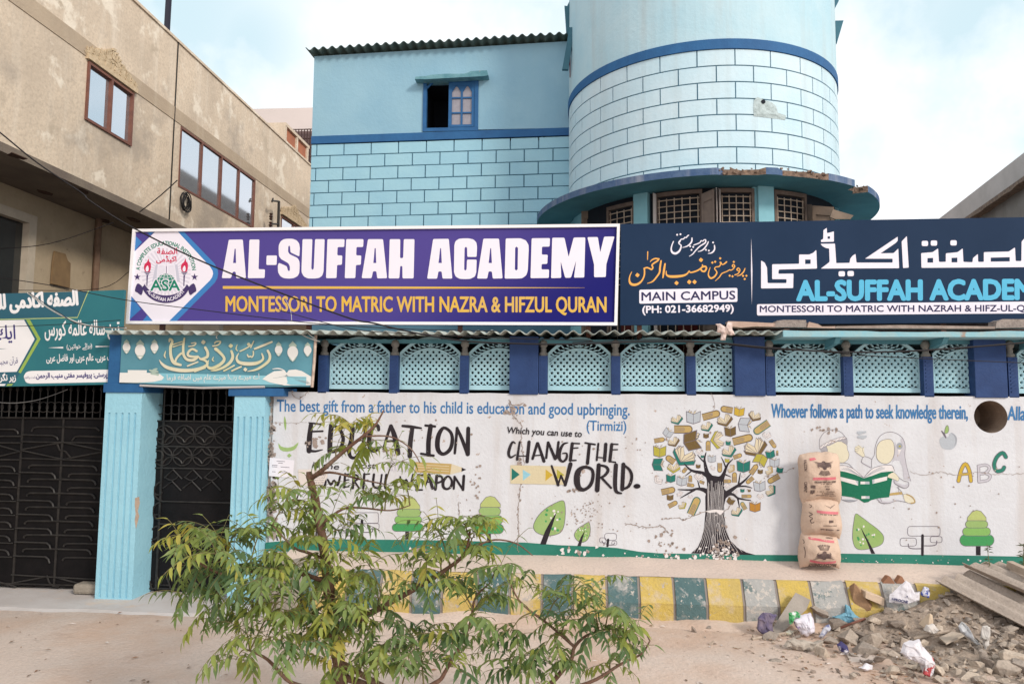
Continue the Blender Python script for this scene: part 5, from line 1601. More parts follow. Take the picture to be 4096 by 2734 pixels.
P.poly([(150, 456), (368, 458), (362, 518), (150, 512)], "bwhite").stroke([(118, 505), (110, 525), (130, 540)], 12, "grey").stroke([(150, 516), (362, 520)], 8, "grey")
for x, y, r in ((420, 465, .3), (460, 450, -.3), (470, 472, .1), (440, 478, .2)): P.ellipse(x, y, 32, 13, "sage", r)
P.poly([(410, 488), (512, 492), (500, 522), (408, 518)], "sage")
P.poly([(1695, 560), (1750, 515), (1830, 470), (1940, 462), (1978, 490), (2000, 458), (2080, 450), (2150, 468), (2225, 512), (2255, 530), (2254, 630), (1950, 632), (1780, 598)], "bwhite")
P.stroke([(1815, 446), (1880, 440), (1950, 465), (1975, 520)], (8, 14, 10, 4), "bwhite").stroke([(1740, 540), (1850, 545), (1960, 525), (1985, 525), (2080, 545), (2200, 548)], 4, "grey").poly([(1975, 505), (1995, 530), (1950, 535)], "grey")
for k in range(4): P.stroke([(2070 + k * 40, 560 + k * 5), (2130 + k * 28, 585), (2220 + k * 8, 612)], 4, "grey")
for x, y, r in ((135, 195, 44), (290, 232, 60), (455, 195, 44), (1883, 225, 44), (2046, 255, 62), (2217, 230, 44)):
    P.poly([(x - r * .75, y - r), (x - r * .7, y - r * 1.35), (x - r * .3, y - r * 1.75), (x, y - r * 2.1), (x + r * .3, y - r * 1.75), (x + r * .7, y - r * 1.35), (x + r * .75, y - r)], "sage")
    P.ellipse(x, y, r, r * 1.15, "bwhite")
    P.poly([(x - r * .72, y + r * .95), (x + r * .72, y + r * .95), (x + r * .4, y + r * 1.45), (x, y + r * 1.75), (x - r * .4, y + r * 1.45)], "sage").poly([(x - r * .45, y + r * 1.1), (x + r * .45, y + r * 1.1), (x, y + r * 1.65)], "bwhite")
C_ = "cream"
for pts, w in (([(1758, 235), (1782, 290), (1770, 350), (1700, 410), (1620, 452), (1525, 472)], (26, 30, 32, 30, 24, 8)), ([(1425, 265), (1404, 300), (1402, 335), (1432, 370), (1520, 386), (1620, 380), (1685, 352), (1705, 318), (1690, 270)], (8, 18, 28, 36, 42, 38, 28, 24, 16)),
               ([(1608, 215), (1700, 178), (1805, 135)], (22, 26, 20)), ([(1525, 282), (1537, 308), (1558, 300), (1574, 310), (1592, 285), (1592, 243)], 16), ([(1440, 242), (1500, 214), (1550, 180), (1540, 150), (1528, 168), (1562, 172)], 16), ([(1562, 200), (1596, 128)], 14), ([(1345, 466), (1400, 440), (1452, 418)], 18),
               ([(1340, 240), (1356, 300), (1330, 362), (1260, 420), (1170, 455), (1105, 466)], (26, 32, 34, 30, 24, 8)), ([(1252, 466), (1315, 435), (1372, 404)], 18), ([(1160, 215), (1196, 245), (1250, 305), (1252, 350), (1200, 400), (1120, 436), (1072, 424), (1062, 390), (1078, 345)], (38, 34, 30, 34, 36, 36, 28, 20, 8)),
               ([(1128, 182), (1188, 170), (1216, 132), (1168, 132), (1148, 150)], 17), ([(1040, 200), (1066, 250), (1064, 300), (1030, 320), (985, 330), (972, 312)], (30, 30, 32, 28, 22, 14)), ([(980, 330), (1042, 350), (1062, 390), (1000, 430), (880, 458), (740, 458), (610, 430), (545, 388), (512, 342)], (20, 26, 30, 32, 38, 42, 38, 28, 8)),
               ([(918, 474), (980, 450), (1036, 432)], 18), ([(940, 240), (890, 216), (846, 250), (842, 290), (900, 305), (955, 300)], (26, 26, 26, 28, 26, 20)), ([(800, 95), (786, 180), (790, 280), (830, 335), (900, 342), (955, 306)], (22, 28, 30, 32, 34, 26)), ([(835, 410), (890, 388), (952, 364)], 18),
               ([(625, 130), (632, 100), (660, 128), (640, 200), (645, 300), (680, 372), (755, 398)], (16, 22, 30, 32, 34, 38, 28)), ([(690, 385), (704, 330), (740, 285), (775, 262), (790, 290)], 24), ([(668, 165), (772, 132)], 13), ([(668, 192), (768, 160)], 13), ([(850, 186), (910, 176), (932, 146), (882, 150)], 15),
               ([(584, 240), (570, 290), (584, 318)], (8, 18, 8)), ([(1134, 308), (1122, 340), (1140, 356)], (8, 16, 8)), ([(1408, 165), (1394, 215), (1412, 238)], (6, 16, 8))):
    P.stroke(pts, w, C_)
P.dots([(1500, 450)], 52, C_).dots([(1333, 180)], 58, C_).dots([(1018, 138)], 58, C_)
P.stroke([(1182, 62), (1166, 82), (1184, 102)], (3, 10, 3), "bwhite")
P.text("اے ميرے رب! ميرے علم ميں اضافه فرما", 598, 604, 1660, 592, 96, "bwhite", bold=.004, arabic=True)
P.build("printed_lettering", t)
# ------------------------------------------------------------------ murals on the boundary wall
def mp(name, c, c2=None, wear=.0):
    return mat("mural_" + name, c, c2, 2.5, .85, .2, 30, chips=[((.64, .59, .57), 16, .68 - wear, .03), ((.40, .32, .28), 9.0, .655, .02)], spec=.2)
MU = dict(ink=mp("ink", (.018, .014, .018), (.034, .028, .032), .015), blue=mp("blue", (.035, .145, .35), (.065, .20, .41), .02), grass=mp("grass", (.025, .17, .125), (.035, .20, .15), .0), leaf=mp("leaf", (.26, .40, .13), (.31, .44, .18)),
          pale=mp("pale_green", (.42, .48, .18)), mid=mp("mid_green", (.22, .42, .12)), deep=mp("deep_green", (.06, .29, .10)), sea=mp("sea_green", (.12, .38, .25)), white=mp("lime_white", (.70, .67, .67)), grey=mp("grey", (.36, .35, .38)), lilac=mp("lilac", (.50, .49, .54)),
          cream=mp("cream", (.62, .55, .40)), skin=mp("skin", (.66, .62, .48)), tan=mp("tan", (.46, .33, .13)), gold=mp("gold", (.52, .36, .05)), olive=mp("olive", (.40, .36, .06)), brown=mp("brown", (.15, .10, .04)), teal=mp("teal", (.02, .16, .13)),
          book=mp("book_green", (.014, .15, .085)), orange=mp("orange", (.42, .21, .04)), sky=mp("light_blue", (.27, .52, .62)), wash=mp("yellow_wash", (.60, .53, .36)), line=mp("outline", (.15, .13, .16)), plaster=mat("crack_plaster", (.38, .31, .275), (.26, .21, .185), 30, .95), bark=mp("bark", (.035, .03, .036), (.022, .018, .024), .02),
          silver=mp("silver", (.42, .455, .50)), ash=mp("ash", (.32, .34, .38)))
def mu(*k): return {q: MU[q] for q in k}
id_ = zm(0, 0, 1)
WY = 0.0

# green ground strip
P = Paint(WY, mu("grass", "white"), id_, gap=.0004)
top = [(1062, 2168), (1150, 2160), (1350, 2155), (1600, 2157), (1800, 2160), (1950, 2164), (2100, 2168), (2230, 2178), (2400, 2185), (2470, 2190), (2560, 2205), (2640, 2211), (3000, 2217), (3210, 2218), (3360, 2212), (3700, 2217), (4096, 2224), (4330, 2230)]
tp = [P.pt(*p) for p in top]
b_ = MB()
bot = [Vector((p.x, p.y, .52)) for p in tp]
n_ = len(tp)
b_.add(tp + bot, [(i, i + 1, n_ + i + 1, n_ + i) for i in range(n_ - 1)])
b_.build("painted_ground_strip", MU["grass"], wall)

# blue quotations
P = Paint(WY, mu("blue"), id_)
P.text("The best gift from a father to his child is education and good upbringing.", 1108, 1644, 2518, 1660, 46, "blue", bold=.014)
zw, ze = zm(1940, 1600, 3.3557), zm(1080, 1580, 2.8646)
P.at(zw).text("(Tirmizi)", 1365, 404, 1895, 410, 132, "blue", bold=.012)
P.at(zm(2731, 1200, 1.7209)).text("Whoever follows a path to seek knowledge therein,", 610, 806, 1960, 816, 92, "blue", bold=.018)
P.text("Allah", 2236, 822, 2392, 826, 92, "blue", bold=.018)
P.build("painted_blue_lettering", wall)

# brush lettering
P = Paint(WY, mu("ink", "wash", "teal", "sky", "gold", "olive", "grey", "lilac", "tan", "cream", "pale", "white", "leaf"), ze)
k = "ink"
P.poly([(168, 238), (188, 320), (178, 402), (160, 320)], "leaf", smooth=3)
P.poly([(98, 545), (125, 582), (200, 600), (270, 582), (326, 538), (300, 605), (240, 638), (150, 640), (104, 602)], "leaf", smooth=2).poly([(222, 664), (250, 688), (218, 714), (194, 690)], "leaf")
P.poly([(1372, 742), (1668, 762), (1664, 880), (1348, 860)], "lilac")
for x in (1410, 1450, 1490, 1525): P.stroke([(x + 14, 748), (x, 800), (x + 10, 862)], 7, "white")
P.poly([(1668, 762), (2082, 785), (2064, 906), (1664, 880)], "tan")
for y in (792, 822, 852): P.stroke([(1690, y), (2050, y + 20)], 6, "cream", smooth=0)
P.poly([(2082, 785), (2200, 826), (2245, 850), (2195, 874), (2064, 906)], "cream").poly([(2196, 826), (2250, 850), (2194, 874)], "ink")
def brush(*strokes):
    for pts, w in strokes: P.stroke(pts, w, k)
brush(([(470, 335), (452, 500), (448, 635)], (50, 62, 60)), ([(445, 312), (530, 325), (620, 336)], (12, 22, 16)), ([(480, 415), (605, 410)], 22), ([(440, 632), (520, 640), (602, 622)], (34, 26, 12)),
      ([(705, 345), (690, 500), (686, 640)], 58), ([(700, 345), (785, 370), (830, 450), (838, 520), (808, 600), (740, 645), (680, 642)], (26, 36, 42, 42, 40, 34, 26)),
      ([(948, 380), (932, 520), (906, 620), (922, 700), (972, 714), (1020, 660), (1062, 560), (1096, 345)], (52, 54, 50, 40, 34, 32, 30, 26)), ([(1245, 395), (1236, 348), (1192, 350), (1152, 430), (1136, 520), (1150, 610), (1200, 640), (1262, 600)], (36, 40, 42, 50, 52, 44, 34, 20)),
      ([(1382, 348), (1340, 480), (1302, 612)], (34, 32, 28)), ([(1388, 350), (1432, 480), (1466, 660)], (40, 60, 60)), ([(1338, 525), (1452, 520)], 24), ([(1520, 350), (1620, 360), (1732, 376)], (30, 36, 22)), ([(1632, 370), (1608, 550), (1602, 695)], (48, 56, 54)),
      ([(1782, 345), (1892, 356)], 28), ([(1842, 352), (1818, 520), (1816, 675)], 54), ([(1732, 668), (1876, 690)], 28), ([(2145, 375), (2118, 662)], (34, 30)), ([(2145, 380), (2200, 500), (2262, 672)], (30, 40, 40)), ([(2272, 380), (2266, 672)], (46, 52)))
P.stroke([(1992, 372), (2072, 425), (2090, 520), (2062, 620), (1990, 672), (1935, 640), (1918, 560), (1935, 450)], (36, 36, 42, 44, 40, 50, 56, 52), k, closed=True)
brush(([(662, 965), (700, 1022), (735, 972), (775, 1030), (805, 928)], (22, 28, 22, 28, 24)), ([(862, 900), (850, 1052)], 28), ([(862, 905), (920, 900)], 16), ([(856, 972), (905, 966)], 15), ([(850, 1050), (905, 1044)], 16), ([(962, 900), (950, 1062)], 28), ([(962, 905), (1004, 920), (1004, 962), (956, 982)], 22), ([(970, 985), (1022, 1062)], 22),
      ([(1082, 900), (1070, 1062)], 28), ([(1082, 906), (1142, 898)], 16), ([(1076, 976), (1122, 970)], 15), ([(1192, 905), (1182, 1020), (1220, 1060), (1262, 1030), (1282, 908)], (28, 28, 24, 22, 22)), ([(1334, 910), (1322, 1060), (1392, 1070)], (28, 28, 14)), ([(530, 925), (520, 1060)], 28), ([(600, 925), (640, 990), (605, 1060), (570, 990), (598, 925)], 24),
      ([(1492, 930), (1522, 1040), (1560, 962), (1602, 1050), (1642, 908)], (18, 26, 22, 28, 28)), ([(1702, 915), (1682, 1082)], 34), ([(1700, 915), (1758, 908)], 18), ([(1692, 992), (1748, 986)], 16), ([(1680, 1082), (1745, 1082)], 20), ([(1822, 910), (1786, 1022)], 22), ([(1822, 910), (1862, 1062)], 36), ([(1800, 992), (1850, 992)], 16),
      ([(1912, 920), (1896, 1075)], 34), ([(1912, 922), (1966, 932), (1970, 980), (1905, 1006)], 24), ([(2116, 930), (2106, 1068)], 26), ([(2116, 932), (2212, 1080)], 26), ([(2222, 922), (2212, 1080)], 32))
P.stroke([(2040, 925), (2082, 972), (2076, 1040), (2030, 1072), (1988, 1048), (1988, 980)], (24, 26, 30, 26, 34, 34), k, closed=True)
P.text("is the", 480, 826, 790, 850, 66, k, bold=.012, shear=.15).text("most", 945, 832, 1210, 838, 66, k, bold=.012, shear=.15)
P.at(zw)
P.poly([(340, 868), (1090, 885), (1092, 1132), (340, 1116)], "wash")
P.poly([(358, 908), (466, 995), (356, 1076)], "teal").poly([(508, 928), (616, 995), (510, 1076)], "sky").poly([(814, 924), (912, 1000), (810, 1082)], "gold").poly([(964, 924), (1066, 1000), (964, 1062)], "olive")
brush(([(405, 575), (370, 560), (332, 640), (318, 720), (346, 765), (412, 730)], (18, 30, 40, 40, 30, 16)), ([(466, 560), (432, 792)], (28, 36)), ([(592, 558), (566, 822)], (44, 46)), ([(445, 746), (582, 746)], 15), ([(702, 575), (640, 782)], 36), ([(712, 575), (792, 815)], (34, 44)), ([(650, 742), (765, 732)], 17),
      ([(846, 565), (822, 772)], 32), ([(850, 565), (942, 782)], (34, 44)), ([(988, 560), (960, 772)], 34), ([(1112, 568), (1050, 590), (1006, 680), (1000, 780), (1046, 820), (1092, 780), (1096, 712), (1040, 712)], (14, 32, 42, 44, 30, 34, 26, 14)),
      ([(1172, 580), (1146, 802)], 44), ([(1172, 575), (1268, 580)], 21), ([(1172, 642), (1248, 636)], 18), ([(1140, 806), (1222, 804)], 21), ([(1345, 570), (1478, 592)], 24), ([(1402, 590), (1376, 842)], (42, 46)), ([(1522, 580), (1500, 802)], 28), ([(1622, 588), (1606, 805)], 46), ([(1500, 762), (1612, 772)], 17),
      ([(1702, 590), (1676, 812)], 44), ([(1700, 585), (1784, 590)], 20), ([(1692, 662), (1778, 660)], 17), ([(1668, 818), (1752, 830)], 20), ([(895, 880), (982, 1132)], (30, 42)), ([(982, 1132), (1020, 1010)], 24), ([(1020, 1010), (1076, 1132)], 30), ([(1076, 1132), (1148, 856)], (44, 58)),
      ([(1528, 868), (1506, 1202)], (56, 64)), ([(1530, 868), (1622, 888), (1652, 942), (1602, 1010), (1530, 1042)], (26, 36, 42, 36, 24)), ([(1568, 1040), (1692, 1172)], (34, 30)), ([(1758, 868), (1746, 1100), (1762, 1220), (1832, 1246)], (56, 56, 46, 22)), ([(1858, 858), (1842, 1192)], 54), ([(1850, 858), (1940, 930), (1970, 1030), (1930, 1150), (1840, 1192)], (26, 38, 42, 40, 28)))
P.stroke([(1332, 895), (1432, 925), (1450, 1020), (1418, 1130), (1338, 1195), (1264, 1175), (1234, 1080), (1252, 955)], (44, 42, 46, 48, 44, 70, 84, 76), k, closed=True)
P.ellipse(2040, 1150, 47, 32, k)
P.text("Which you can use to", 298, 440, 1298, 492, 84, k, bold=.018, shear=.1)
P.build("painted_brush_lettering", wall)

# tree of books
zb4 = zm(2580, 1600, 2.375)
P = Paint(WY, mu("bark", "white", "line"), zb4)
P.poly([(436, 1452), (500, 1396), (540, 1310), (562, 1200), (575, 1050), (572, 920), (590, 820), (585, 700), (600, 672), (640, 712), (700, 722), (745, 702), (765, 700), (748, 760), (752, 838), (772, 862), (800, 862), (770, 920), (750, 1000), (754, 1100), (772, 1230), (812, 1330), (880, 1400), (960, 1442), (1052, 1467), (760, 1462)], "bark")
for pts, w in (([(620, 760), (590, 690), (570, 600), (566, 550), (580, 495)], (60, 44, 26, 18, 9)), ([(570, 592), (535, 560), (500, 520)], (16, 12, 7)), ([(600, 720), (545, 690), (440, 664), (374, 604)], (44, 34, 22, 9)), ([(445, 668), (384, 716)], (14, 7)), ([(610, 880), (560, 850), (500, 840), (430, 850), (314, 846)], (50, 40, 24, 18, 9)), ([(470, 850), (400, 890), (338, 926)], (20, 14, 7)), ([(522, 842), (500, 760)], (16, 7)),
               ([(690, 780), (742, 710), (770, 640), (792, 600), (834, 558)], (54, 36, 22, 16, 8)), ([(768, 640), (745, 580), (724, 540)], (15, 11, 6)), ([(752, 700), (816, 726)], (15, 6)), ([(720, 920), (780, 880), (850, 830), (930, 775), (1004, 700)], (60, 46, 30, 20, 9)), ([(888, 800), (905, 690)], (17, 7)), ([(866, 818), (950, 815), (1016, 831)], (19, 14, 7)),
               ([(730, 930), (790, 890), (840, 895), (890, 930), (1004, 950)], (54, 36, 22, 18, 9)), ([(880, 925), (897, 1012)], (18, 8))):
    P.stroke(pts, w, "bark")
random.seed(11)
for i in range(17):
    x0 = 592 + i * 9.5
    fl = (i - 8) * (26 if i > 8 else 15)
    P.stroke([(x0 + random.uniform(-4, 4), random.uniform(760, 860)), (x0 + random.uniform(-6, 6), 960), (x0 + random.uniform(-4, 4), 1080), (x0 + fl * .25, 1220), (x0 + fl * .6, 1340), (x0 + fl * 1.05 + random.uniform(-5, 5), 1440)], 2.6, "white", cap=False)
P.stroke([(650, 1270), (636, 1320), (655, 1400), (664, 1330), (650, 1270)], 3, "white", cap=False).stroke([(690, 1240), (680, 1180), (695, 1165), (708, 1200), (712, 1280)], 3, "white", cap=False)
P.build("painted_tree_trunk", wall)
P = Paint(WY, mu("cream", "white", "brown", "teal", "olive", "gold", "orange", "silver", "tan", "line", "grass"), zb4)
def R2(cx, cy, a, s):
    c, q = math.cos(a), math.sin(a)
    return lambda x, y: (cx + (x * c - y * q) * s, cy + (x * q + y * c) * s)
L0 = P.layer
def open_pages(cx, cy, s, a, cov):
    P.layer = L0
    f = R2(cx, cy, math.radians(a), s)
    ow = 4.5 if s < 120 else 6
    P.poly([f(-.52, -.12), f(-.02, .30), f(.52, -.12), f(.56, .12), f(.0, .46), f(-.50, .10)], "line").poly([f(-.50, -.08), f(-.02, .28), f(.50, -.10), f(.53, .10), f(.0, .43), f(-.48, .08)], cov if cov != "cream" else "tan")
    for i, (l, r) in enumerate(((.47, .24), (.40, .32), (.30, .38))):
        P.poly([f(0, .30), f(-l, -.02 - i * .10), f(-l + .06, -.30 - i * .04), f(.0, .0 - i * .03)], "line").poly([f(-.01, .27), f(-l + .03, -.03 - i * .10), f(-l + .08, -.26 - i * .04), f(-.01, .02 - i * .03)], "cream" if cov != "white" else "white")
        P.poly([f(0, .30), f(l, -.04 - i * .10), f(l - .06, -.32 - i * .04), f(.0, .0 - i * .03)], "line").poly([f(.01, .27), f(l - .03, -.05 - i * .10), f(l - .08, -.28 - i * .04), f(.01, .02 - i * .03)], "cream" if cov != "white" else "white")
def cover_v(cx, cy, s, a, c):
    P.layer = L0
    f = R2(cx, cy, math.radians(a), s)
    for i, (x, y) in enumerate(((-.26, -.50), (.22, -.52), (-.12, -.42), (.12, -.46))):
        P.poly([f(0, -.22), f(x - .10, y + .14), f(x, y), f(x * .4, -.18)], "line").poly([f(0, -.20), f(x - .07, y + .14), f(x, y + .05), f(x * .4, -.18)], "cream")
    P.poly([f(-.50, -.40), f(0, -.20), f(.50, -.40), f(.47, .34), f(0, .50), f(-.47, .36)], "line")
    P.poly([f(-.46, -.34), f(-.015, -.16), f(-.015, .45), f(-.43, .32)], c).poly([f(.46, -.34), f(.015, -.16), f(.015, .45), f(.43, .30)], c)
def closed_u(cx, cy, L, w, a, c="brown"):
    P.layer = L0
    f = R2(cx, cy, math.radians(a), 1)
    h = w / 2
    def cap_(h, x1): return [f(-L / 2, -h), f(x1 - h, -h)] + [f(x1 - h + h * math.sin(t * math.pi / 8), -h * math.cos(t * math.pi / 8)) for t in range(1, 8)] + [f(x1 - h, h), f(-L / 2, h)]
    P.poly(cap_(h, L / 2), "line").poly(cap_(h * .9, L / 2 - h * .1), "grass" if c == "teal" else "brown").poly(cap_(h * .74, L / 2 - h * .28), "tan")
    for i, y in enumerate((-.45, -.15, .15, .45)):
        P.stroke([f(-L / 2, h * y), f(L * (.1 - .12 * abs(y)), h * y * .9)], max(2.5, w * .05), "line", smooth=0, cap=False)
for q in ((300, 185, 112, -20, 'teal'), (755, 190, 145, -20, 'brown'), (1040, 150, 120, 20, 'brown'), (585, 252, 112, -25, 'teal'), (270, 395, 112, -25, 'brown'), (795, 487, 135, -25, 'teal'), (1045, 450, 215, -25, 'brown'), (370, 530, 225, 30, 'teal'), (690, 372, 160, 82, 'olive'), (270, 640, 120, 0, 'olive'), (515, 485, 66, 0, 'white'), (1155, 330, 80, 5, 'white'), (510, 725, 88, 10, 'white'),
          (820, 650, 82, -60, 'cream'), (1180, 667, 90, -65, 'cream'), (330, 888, 60, -40, 'white'), (355, 1000, 82, -40, 'olive'), (870, 1060, 108, -25, 'teal'), (1195, 860, 115, -58, 'teal'), (125, 755, 90, 45, 'white'), (775, 810, 60, 0, 'white'), (640, 640, 52, 30, 'white'), (935, 715, 46, -40, 'white'), (1095, 910, 66, 0, 'white'), (430, 915, 46, 0, 'white'), (862, 872, 44, -30, 'white')): open_pages(*q)
for q in ((460, 157, 140, 0, 'silver'), (895, 105, 102, 5, 'gold'), (948, 232, 135, 95, 'silver'), (810, 292, 112, -4, 'brown'), (450, 385, 180, 75, 'brown'), (140, 480, 126, 0, 'olive'), (125, 610, 122, 90, 'teal'), (245, 737, 92, 0, 'teal'), (935, 622, 132, 0, 'teal'), (1190, 510, 90, -12, 'teal'), (1095, 568, 128, 205, 'olive'), (1230, 588, 96, 0, 'silver'), (1280, 660, 66, 10, 'teal'), (1088, 812, 115, -4, 'silver'),
          (350, 763, 102, 5, 'silver'), (635, 553, 80, 0, 'silver'), (1045, 1008, 110, 0, 'orange'), (580, 335, 56, 0, 'brown'), (790, 405, 50, 0, 'teal'), (545, 532, 32, 0, 'teal'), (780, 570, 46, 0, 'olive'), (505, 625, 46, 0, 'brown'), (220, 308, 92, 35, 'silver'), (1095, 675, 52, 0, 'brown'), (925, 855, 42, 0, 'teal'), (238, 920, 66, 0, 'brown'), (815, 955, 74, 30, 'brown'), (990, 856, 30, 0, 'brown')): cover_v(*q)
for q in ((630, 140, 172, 70, -15), (775, 87, 118, 62, 190), (365, 275, 176, 78, 0), (1105, 262, 172, 76, 145, 'teal'), (930, 370, 195, 76, -14), (138, 377, 102, 46, -10), (240, 560, 98, 60, 215), (600, 430, 98, 46, -90), (1215, 415, 88, 42, 55), (880, 530, 86, 42, -20), (710, 640, 92, 46, 90), (850, 730, 98, 46, -90), (1035, 655, 108, 52, -55), (1220, 747, 125, 56, 150), (222, 858, 134, 62, -12), (265, 985, 96, 46, -28), (470, 1000, 180, 80, -66, 'teal'),
          (430, 742, 66, 36, -90), (785, 767, 72, 36, 0), (375, 665, 58, 36, 130), (540, 777, 50, 30, 200), (435, 805, 70, 36, 10), (995, 760, 86, 42, 140), (965, 910, 96, 34, 0), (935, 1000, 82, 42, 240, 'teal'), (1256, 500, 50, 22, -90)): closed_u(*q)
P.build("painted_book_pattern", wall)

# two faceless children with a green book
z5 = zm(3160, 1680, 2.53)
P = Paint(WY, mu("line", "skin", "white", "grey", "lilac", "ash", "book", "tan", "silver", "olive"), z5)
ln = "line"
face = [(366, 262), (405, 254), (440, 236), (480, 215), (530, 220), (574, 250), (580, 292), (597, 340), (590, 388), (550, 424), (500, 430), (440, 425), (385, 352), (380, 300)]
P.poly(face, "skin", smooth=2)
P.poly([(305, 290), (390, 246), (480, 208), (568, 184), (578, 242), (520, 216), (480, 215), (440, 236), (402, 256), (362, 262), (382, 300), (378, 346), (362, 312), (336, 310), (320, 332)], "grey")
P.poly([(298, 268), (380, 220), (470, 182), (556, 164), (568, 184), (480, 208), (390, 246), (304, 292)], "white")
P.stroke([(302, 292), (296, 222), (310, 170), (350, 120), (402, 97), (460, 95), (520, 124), (556, 164), (576, 192), (578, 245)], 4, ln).stroke([(298, 268), (380, 220), (470, 182), (558, 163)], 4, ln).stroke([(304, 292), (390, 246), (480, 208), (570, 184)], 4, ln)
zz_ = []
for i in range(15):
    f = i / 14; zz_.append((300 + 262 * f, (268 - 150 * f + 44 * f * f * 1.0) if i % 2 else (290 - 150 * f + 44 * f * f)))
P.stroke(zz_, 3.5, ln, smooth=0)
P.stroke(face[8:] + [face[0]], 3, ln).stroke(face[4:9], 4, ln)
P.stroke([(322, 345), (330, 318), (352, 314), (366, 336), (364, 356)], 4, ln).stroke([(338, 340), (350, 330), (358, 346)], 3, ln)
hij = [(826, 480), (826, 400), (852, 350), (864, 258), (900, 172), (960, 127), (1032, 118), (1100, 145), (1146, 192), (1165, 262), (1161, 360), (1188, 500), (1222, 614)]
P.poly([(1062, 215), (1085, 276), (1102, 356), (1130, 292), (1120, 180), (1148, 195), (1165, 262), (1161, 360), (1188, 500), (1220, 612), (1150, 592), (1140, 480), (1110, 406), (1060, 402), (1035, 424), (1062, 330)], "lilac")
P.poly([(1090, 285), (1128, 290), (1100, 355)], "white").ellipse(1108, 260, 30, 34, "ash").ellipse(1110, 262, 12, 10, "olive")
P.poly([(872, 330), (880, 262), (912, 214), (960, 194), (1015, 192), (1045, 225), (1056, 290), (1048, 360), (1018, 415), (970, 440), (915, 425), (880, 385)], "skin", smooth=3)
P.stroke([(872, 330), (880, 262), (912, 214), (960, 194), (1015, 192), (1045, 225), (1056, 290), (1048, 360), (1018, 415), (970, 440), (915, 425), (880, 385)], 4, ln, closed=True).stroke(hij, 4, ln)
P.poly([(722, 410), (740, 430), (822, 470), (822, 484), (735, 436)], "lilac")
P.stroke([(826, 392), (752, 362), (722, 412), (735, 434), (822, 482)], 4, ln, smooth=2)
P.poly([(738, 370), (690, 340), (658, 310), (660, 268), (680, 262), (692, 250), (715, 262), (735, 282), (748, 270), (746, 310), (756, 352)], "skin", smooth=2)
P.stroke([(738, 374), (690, 340), (654, 308), (690, 312)], 3, ln).stroke([(655, 290), (700, 296)], 3, ln).stroke([(660, 268), (704, 285)], 3, ln).stroke([(688, 250), (722, 280)], 3, ln).stroke([(744, 268), (732, 300), (756, 354)], 3, ln)
P.stroke([(440, 430), (520, 428), (590, 440), (640, 490)], 4, ln)
P.poly([(462, 496), (490, 460), (560, 458), (640, 490), (746, 580), (650, 545), (490, 516)], "white").poly([(746, 580), (830, 490), (940, 455), (1030, 455), (1058, 516), (940, 516), (830, 560)], "white")
P.stroke([(462, 496), (490, 460), (560, 458), (640, 490), (746, 580)], 4, ln).stroke([(746, 580), (830, 490), (940, 455), (1030, 455), (1058, 516)], 4, ln)
for i in range(4): P.stroke([(520 + i * 18, 490 - i * 6), (620, 520 - i * 6), (742, 578)], 4, "ash").stroke([(960 - i * 10, 485 - i * 5), (850, 530 - i * 8), (752, 578)], 4, "ash")
P.poly([(482, 508), (560, 520), (650, 546), (745, 586), (830, 560), (920, 526), (1046, 514), (1002, 776), (900, 786), (820, 806), (790, 826), (750, 832), (700, 800), (620, 776), (502, 760)], "book")
P.poly([(506, 570), (660, 606), (690, 660), (514, 610)], "white").poly([(660, 606), (690, 614), (688, 662)], "silver").poly([(830, 600), (985, 565), (980, 605), (834, 642)], "white").poly([(830, 600), (856, 594), (850, 638), (834, 642)], "silver")
for x0, y0, x1, y1 in ((712, 618, 803, 645), (722, 765, 804, 792)): P.poly([(x0, y0), (x1, y0), (x1, y1), (x0, y1)], "white").poly([((x0 + x1) / 2, y0), (x1, y0), (x1, y1), ((x0 + x1) / 2, y1)], "silver")
P.poly([(460, 510), (492, 512), (496, 590), (470, 588)], "skin")
for i in range(4): P.stroke([(462, 520 + i * 20), (494, 524 + i * 20)], 3, ln)
P.poly([(1000, 545), (1050, 526), (1100, 580), (1090, 612), (1040, 592), (990, 576)], "skin", smooth=2).stroke([(1002, 545), (1050, 526), (1100, 580), (1090, 612), (1040, 592), (990, 578)], 3, ln)
P.poly([(1050, 600), (1062, 638), (1150, 684), (1195, 668), (1196, 640), (1150, 655), (1085, 630)], "lilac").stroke([(1100, 578), (1150, 610), (1196, 625), (1196, 668), (1150, 686), (1062, 640), (1050, 604)], 4, ln)
P.poly([(1010, 736), (1128, 720), (1142, 746), (1004, 760)], "tan").stroke([(1080, 670), (1130, 725), (1168, 822)], 4, ln).stroke([(1100, 665), (1100, 725)], 3, ln)
P.poly([(1146, 745), (1200, 758), (1264, 820), (1230, 842), (1166, 822)], "skin", smooth=2).stroke([(1180, 748), (1236, 775), (1262, 825), (1225, 838)], 14, "tan").stroke([(1146, 745), (1200, 752), (1266, 822), (1230, 842), (1166, 824)], 3, ln)
P.poly([(524, 800), (580, 822), (640, 820), (682, 806), (600, 800)], "ash").stroke([(522, 770), (524, 800), (580, 822), (640, 820), (682, 806)], 4, ln).poly([(880, 795), (920, 832), (1000, 838), (1080, 810), (1170, 824), (1080, 800), (1000, 822), (935, 815), (912, 785)], "lilac").stroke([(878, 792), (920, 834), (1000, 838), (1080, 812), (1168, 826)], 4, ln).stroke([(912, 782), (925, 820)], 4, ln)
P.poly([(676, 112), (770, 108), (770, 128), (745, 130), (700, 150), (676, 130)], "silver", r=8).poly([(680, 156), (776, 152), (776, 174), (740, 190), (680, 178)], "silver", r=8)
P.build("painted_children", wall)

